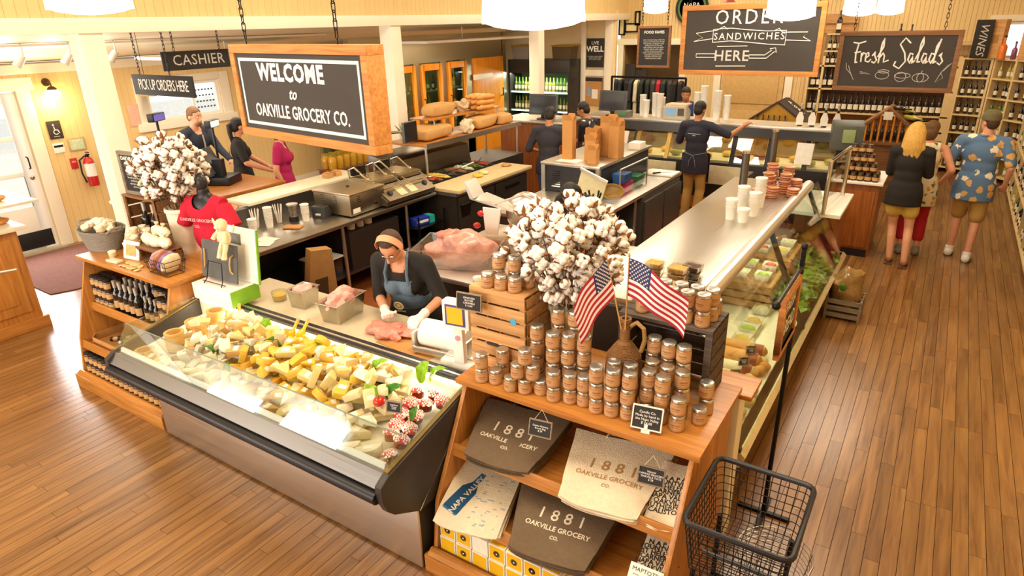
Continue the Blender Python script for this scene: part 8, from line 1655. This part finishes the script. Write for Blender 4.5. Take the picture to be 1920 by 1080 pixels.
    if extra: extra(t, dict(T4=T4, RL4=RL4, s=s, wr=wr, el=el, hand=hand, torso=torso, U=U, arm=arm, V=V))
    return t
def hairmat(n, c): return mat('hair_' + n, c, .45, var=.3, scale=30, bump=.5, bscale=60, stretch=(6, 6, .8))
brown, blackh, blond = hairmat('brown', '4A3020'), hairmat('black', '1E1815'), hairmat('blond', 'D2A24E')
denim = mat('denim', '5E7284', .85, var=.15, scale=60, bump=.4, bscale=200); blkc = fabric('black', '24211F'); navy = fabric('navy', '2E2E3E'); khaki = fabric('khaki', 'B8924E')
def server_extra(t, c):
    s, T4, RL4 = c['s'], c['T4'], c['RL4']; RI = RL4.inverted()
    b = B(); c['torso'](b, .024 * s); b.ell((0, -.02, .78), (.19, .12, .2), 18, 12, M=Matrix.Scale(s, 4))
    def keep(q):
        p = RI @ q; 
        if q.y > .02 or q.z < .66: return False
        if p.z > 1.32: return False
        return abs(p.x) < (.105 + max(0, (1.17 - p.z)) * .9) and p.y < .03
    ap = obj('apron', clip(fuse(b, .011, 6, denim, .5, 'apron'), keep, .003), None, t)
    for k in (-1, 1): obj('apron_strap', B().tube([RL4 @ Vector(q) for q in ((k * .085, -.135, 1.30), (k * .085, -.115, 1.39), (k * .075, -.03, 1.475), (k * .05, .07, 1.47), (0, .1, 1.42))], .011 * s, 6), denim, ap)
    tm = text_mesh('OAKVILLE', .02, ext=.0005); pm_ = mat('apron_print', 'D8C8A0', .8)
    M_ = RL4 @ Matrix.Translation((-.02, -.175, 1.12)) @ Matrix.Rotation(PI/2, 4, 'X')
    e = obj('emblem_ring', B().lathe([(.030, 0), (.033, .002), (.037, .002), (.040, 0)], 24, M=M_).ell((0, .0, 0), (.012, .018, .003), 10, 6, M=M_), pm_, ap); l_ = obj('lettering', tm.copy(), pm_, ap); l_.data.materials.clear(); l_.data.materials.append(pm_); l_.matrix_local = M_ @ Matrix.Translation((0, -.055, .0))
    obj('headband', B().tube([T4 @ Vector((.089 * math.cos(a), .02 - .0 * a + .012, .03 + .103 * math.sin(a))) for a in [PI * (-.05 + 1.1 * i / 16) for i in range(17)]], .0, 6).sheet(lambda u, v: T4 @ Vector((.0925 * math.cos(PI * (-.06 + 1.12 * u)), -.035 + .05 * v + .02 * math.sin(PI * u) * 0, .035 + .106 * math.sin(PI * (-.06 + 1.12 * u)))), 24, 3, .003), mat('salmon_band', 'E8A078', .8), t)
    g = B()
    for k in (-1, 1):
        fr = [T4 @ Vector((k * .033 + .024 * math.cos(a * PI/8), -.099, .010 + .016 * math.sin(a * PI/8))) for a in range(16)]; g.tube(fr, .0018 * s, 5, True); g.tube([T4 @ Vector(q) for q in ((k * .057, -.097, .015), (k * .078, -.04, .012), (k * .083, .01, .005))], .0018 * s, 5)
    g.tube([T4 @ Vector(q) for q in ((-.010, -.099, .014), (.010, -.099, .014))], .0018 * s, 5); obj('glasses', g, mat('glasses_frame', '4A2E1E', .3), t)
    for k in (-1, 1):
        b = B(); c['hand'](b, k, .0028); d = (c['el'][k] - c['wr'][k]).normalized(); caps(b, [c['wr'][k], c['wr'][k] + d * .04], [.031 * s, .036 * s]); obj('glove', fuse(b, .0045, 3, mat('latex_glove', 'F0E8DC', .45, var=.04), .4, 'glove'), None, t)
person('serving woman in black top, denim apron and salmon headband leaning over meat', (-3.0, 3.24, 0), .30, 1.60, skinC, .36, (.36, .0), {-1: (-2.93, 2.87, 1.005), 1: (-2.67, 2.94, 1.005)}, None, blkc, .52, mat('cloth_dark_jeans', '2A2A30', .85), 1., brown, 'short', black, True, .011, server_extra, .1, 1.12, face=True)
def cap_extra(t, c):
    T4 = c['T4']; cpm = mat('olive_cap', '6A6244', .85, bump=.3); o = obj('cap', B().lathe([(.092, .03), (.094, .05), (.085, .10), (.05, .135), (0, .143)], 22, M=T4 @ Matrix.Translation((0, .01, 0)), sy=1.08), cpm, t)
    obj('peak', B().sheet(lambda u, v: T4 @ Vector(((u - .5) * .15, -.075 - .075 * v * (1 - (u - .5) ** 2 * 2.2), .052 - .015 * v - .06 * (u - .5) ** 2)), 10, 5, .004), cpm, o)
    obj('collar', B().tube([c['RL4'] @ Vector((.068 * math.cos(a * PI/8), .015 + .06 * math.sin(a * PI/8), 1.465)) for a in range(16)], .013, 6, True), MATS['blue_floral'], t)
person('man in blue floral shirt, khaki shorts and olive cap browsing wine', (.45, 9.25, 0), PI - .12, 1.72, skinC, -.02, (0, .75), {1: (.20, 9.42, .95), -1: (.74, 9.28, .92)}, {1: (.36, 9.32), -1: (.54, 9.12)}, florals('blue_floral', '5A7A9E', 'F0E4C8', 'D9A860', 9.), .42, khaki, .44, brown, 'short', mat('white_sneaker', 'E4E0D6', .6, var=.1), False, .014, cap_extra, .12, 1.12)
person('blonde woman in black top and yellow shorts seen from behind', (-.22, 8.62, 0), PI, 1.64, skinA, .0, (.05, -.2), {1: (-.30, 8.92, 1.05), -1: (-.12, 8.92, 1.05)}, {1: (-.24, 8.62), -1: (-.08, 8.52)}, blkc, .62, fabric('yellow', 'D2B254'), .26, blond, 'long', mat('tan_leather', '5A3A22', .6), True, .014, None, .08, 1.05, True)
person('woman with short brown hair, flowered top and red trousers', (-.08, 9.12, 0), PI + .1, 1.60, skinC, .0, (.05, -.5), {1: (-.2, 9.38, 1.1), -1: (.12, 9.2, .92)}, None, florals('cream_floral', 'E4D8B4', 'C8923E', '5A6A5A', 14.), .0, fabric('red', 'B81E28'), .82, hairmat('chestnut', '6A4A2A'), 'bob', mat('grey_shoe', '8A8578', .6), True, .015, None, .16, 1.05, False, False, True)
def apron_ties(t, c):
    RL4 = c['RL4']; o = obj('apron_tie', B().tube([RL4 @ Vector(q) for q in ((-.16, .03, 1.03), (-.08, .125, 1.02), (0, .135, 1.0), (.08, .125, 1.02), (.16, .03, 1.03))], .006, 6).tube([RL4 @ Vector(q) for q in ((0, .135, 1.0), (-.04, .15, .93), (-.05, .14, .84))], .006, 6).tube([RL4 @ Vector(q) for q in ((0, .135, 1.0), (.04, .15, .93), (.05, .14, .84))], .006, 6), mat('denim_tie', '6A7280', .8), t)
    obj('apron_skirt', B().sheet(lambda u, v: (.20 * math.cos(PI + PI * u) , -.02 + .16 * math.sin(PI + PI * u), 1.0 - .42 * v), 14, 6, .004), navy, t)
    obj('back_print', B().box(-.09, .09, .148, .15, 1.30, 1.306).box(-.02, .02, .148, .15, 1.275, 1.283), chalkg, t)
person('worker in navy shirt and khaki trousers reaching along the back case', (-2.88, 9.2, 0), PI, 1.70, skinB, .0, (.2, -.25), {1: (-3.08, 9.52, 1.20), -1: (-2.30, 9.42, 1.40)}, {1: (-2.98, 9.2), -1: (-2.80, 9.16)}, navy, .45, khaki, 1., blackh, 'short', mat('tan_shoe', 'A89878', .6), False, .014, apron_ties, .1)
person('worker in dark shirt and blue jeans with back turned at the prep table', (-4.62, 8.02, 0), PI + .25, 1.68, skinB, .06, (.3, 0), {1: (-4.92, 8.2, 1.05), -1: (-4.5, 8.36, 1.05)}, None, fabric('charcoal', '35333A'), .5, fabric('jeans', '4A5A74'), 1., blackh, 'short', black, False, .015, None, .05)
person('dark haired worker in black shirt seen in profile by the far till', (-4.45, 9.0, 0), -PI/2, 1.66, skinB, .12, (.25, 0), {1: (-4.75, 9.12, 1.05), -1: (-4.75, 8.9, 1.05)}, None, florals('black_sprigged', '26242A', 'D8D4CC', '2A282E', 12.), .5, blkc, 1., blackh, 'short', black, False, .015, None, .05, 1., False, True)
person('worker in black bent over the slicer behind the cotton bouquet', (-2.70, 5.42, 0), .12, 1.64, skinB, .62, (.45, 0), {-1: (-2.92, 4.98, 1.05), 1: (-2.55, 5.0, 1.05)}, None, blkc, .5, blkc, 1., blackh, 'bob', black, True, .015)
def beard_extra(t, c): obj('beard', B().ell((0, -.052, -.075), (.05, .042, .04), 14, 10, M=c['T4']), hairmat('sandy', '8A6438'), t); obj('jacket_zip', B().tube([c['RL4'] @ Vector(q) for q in ((0, -.125, 1.38), (0, -.142, 1.25), (0, -.13, 1.05))], .012, 6), mat('grey_knit', 'B0A898', .9), t)
person('bearded man in navy jacket at the till under the window', (-8.75, 5.28, 0), PI/2 + .2, 1.80, skinA, .05, (.1, .0), {-1: (-8.3, 5.1, 1.15), 1: (-8.35, 5.5, 1.1)}, None, fabric('jacket_navy', '2E3444'), 1., fabric('dark_trousers', '2A2A2E'), 1., hairmat('light_brown', '7A5630'), 'short', black, False, .015, beard_extra, .05, 1.05, False, True)
def crest(t, c): M_ = c['RL4'] @ Matrix.Translation((0, .135, 1.25)) @ Matrix.Rotation(-PI/2, 4, 'X'); obj('back_crest', B().lathe([(.07, 0), (.074, .004), (.08, .004), (.084, 0)], 24, M=M_).ell((0, 0, 0), (.025, .04, .006), 10, 6, M=M_), mat('faded_print', '6A6862', .8), t)
person('woman with dark ponytail and black crested shirt beside the cash desk', (-8.1, 5.5, 0), 2.55, 1.66, skinC, .0, (.1, .5), {-1: (-7.72, 5.6, 1.0), 1: (-7.95, 5.8, 1.0)}, None, blkc, .4, blkc, 1., blackh, 'pony', black, True, .015, crest, .05, 1.1, False, True)
person('customer in magenta top and jeans standing behind the cash desk', (-7.28, 5.55, 0), 2.3, 1.64, skinC, .0, (0, 0), None, None, fabric('magenta', 'B01E5A'), .3, fabric('blue_jeans', '33456A'), 1., brown, 'bob', black, True, .015, None, .06, 1.05)
person('dark haired man in blue jacket behind the back service case', (-3.78, 11.35, 0), .1, 1.70, skinB, .1, (.25, .1), None, None, fabric('royal', '2A3A7A'), .9, blkc, 1., blackh, 'short', black, False, .016, None, .05, 1., False, True)
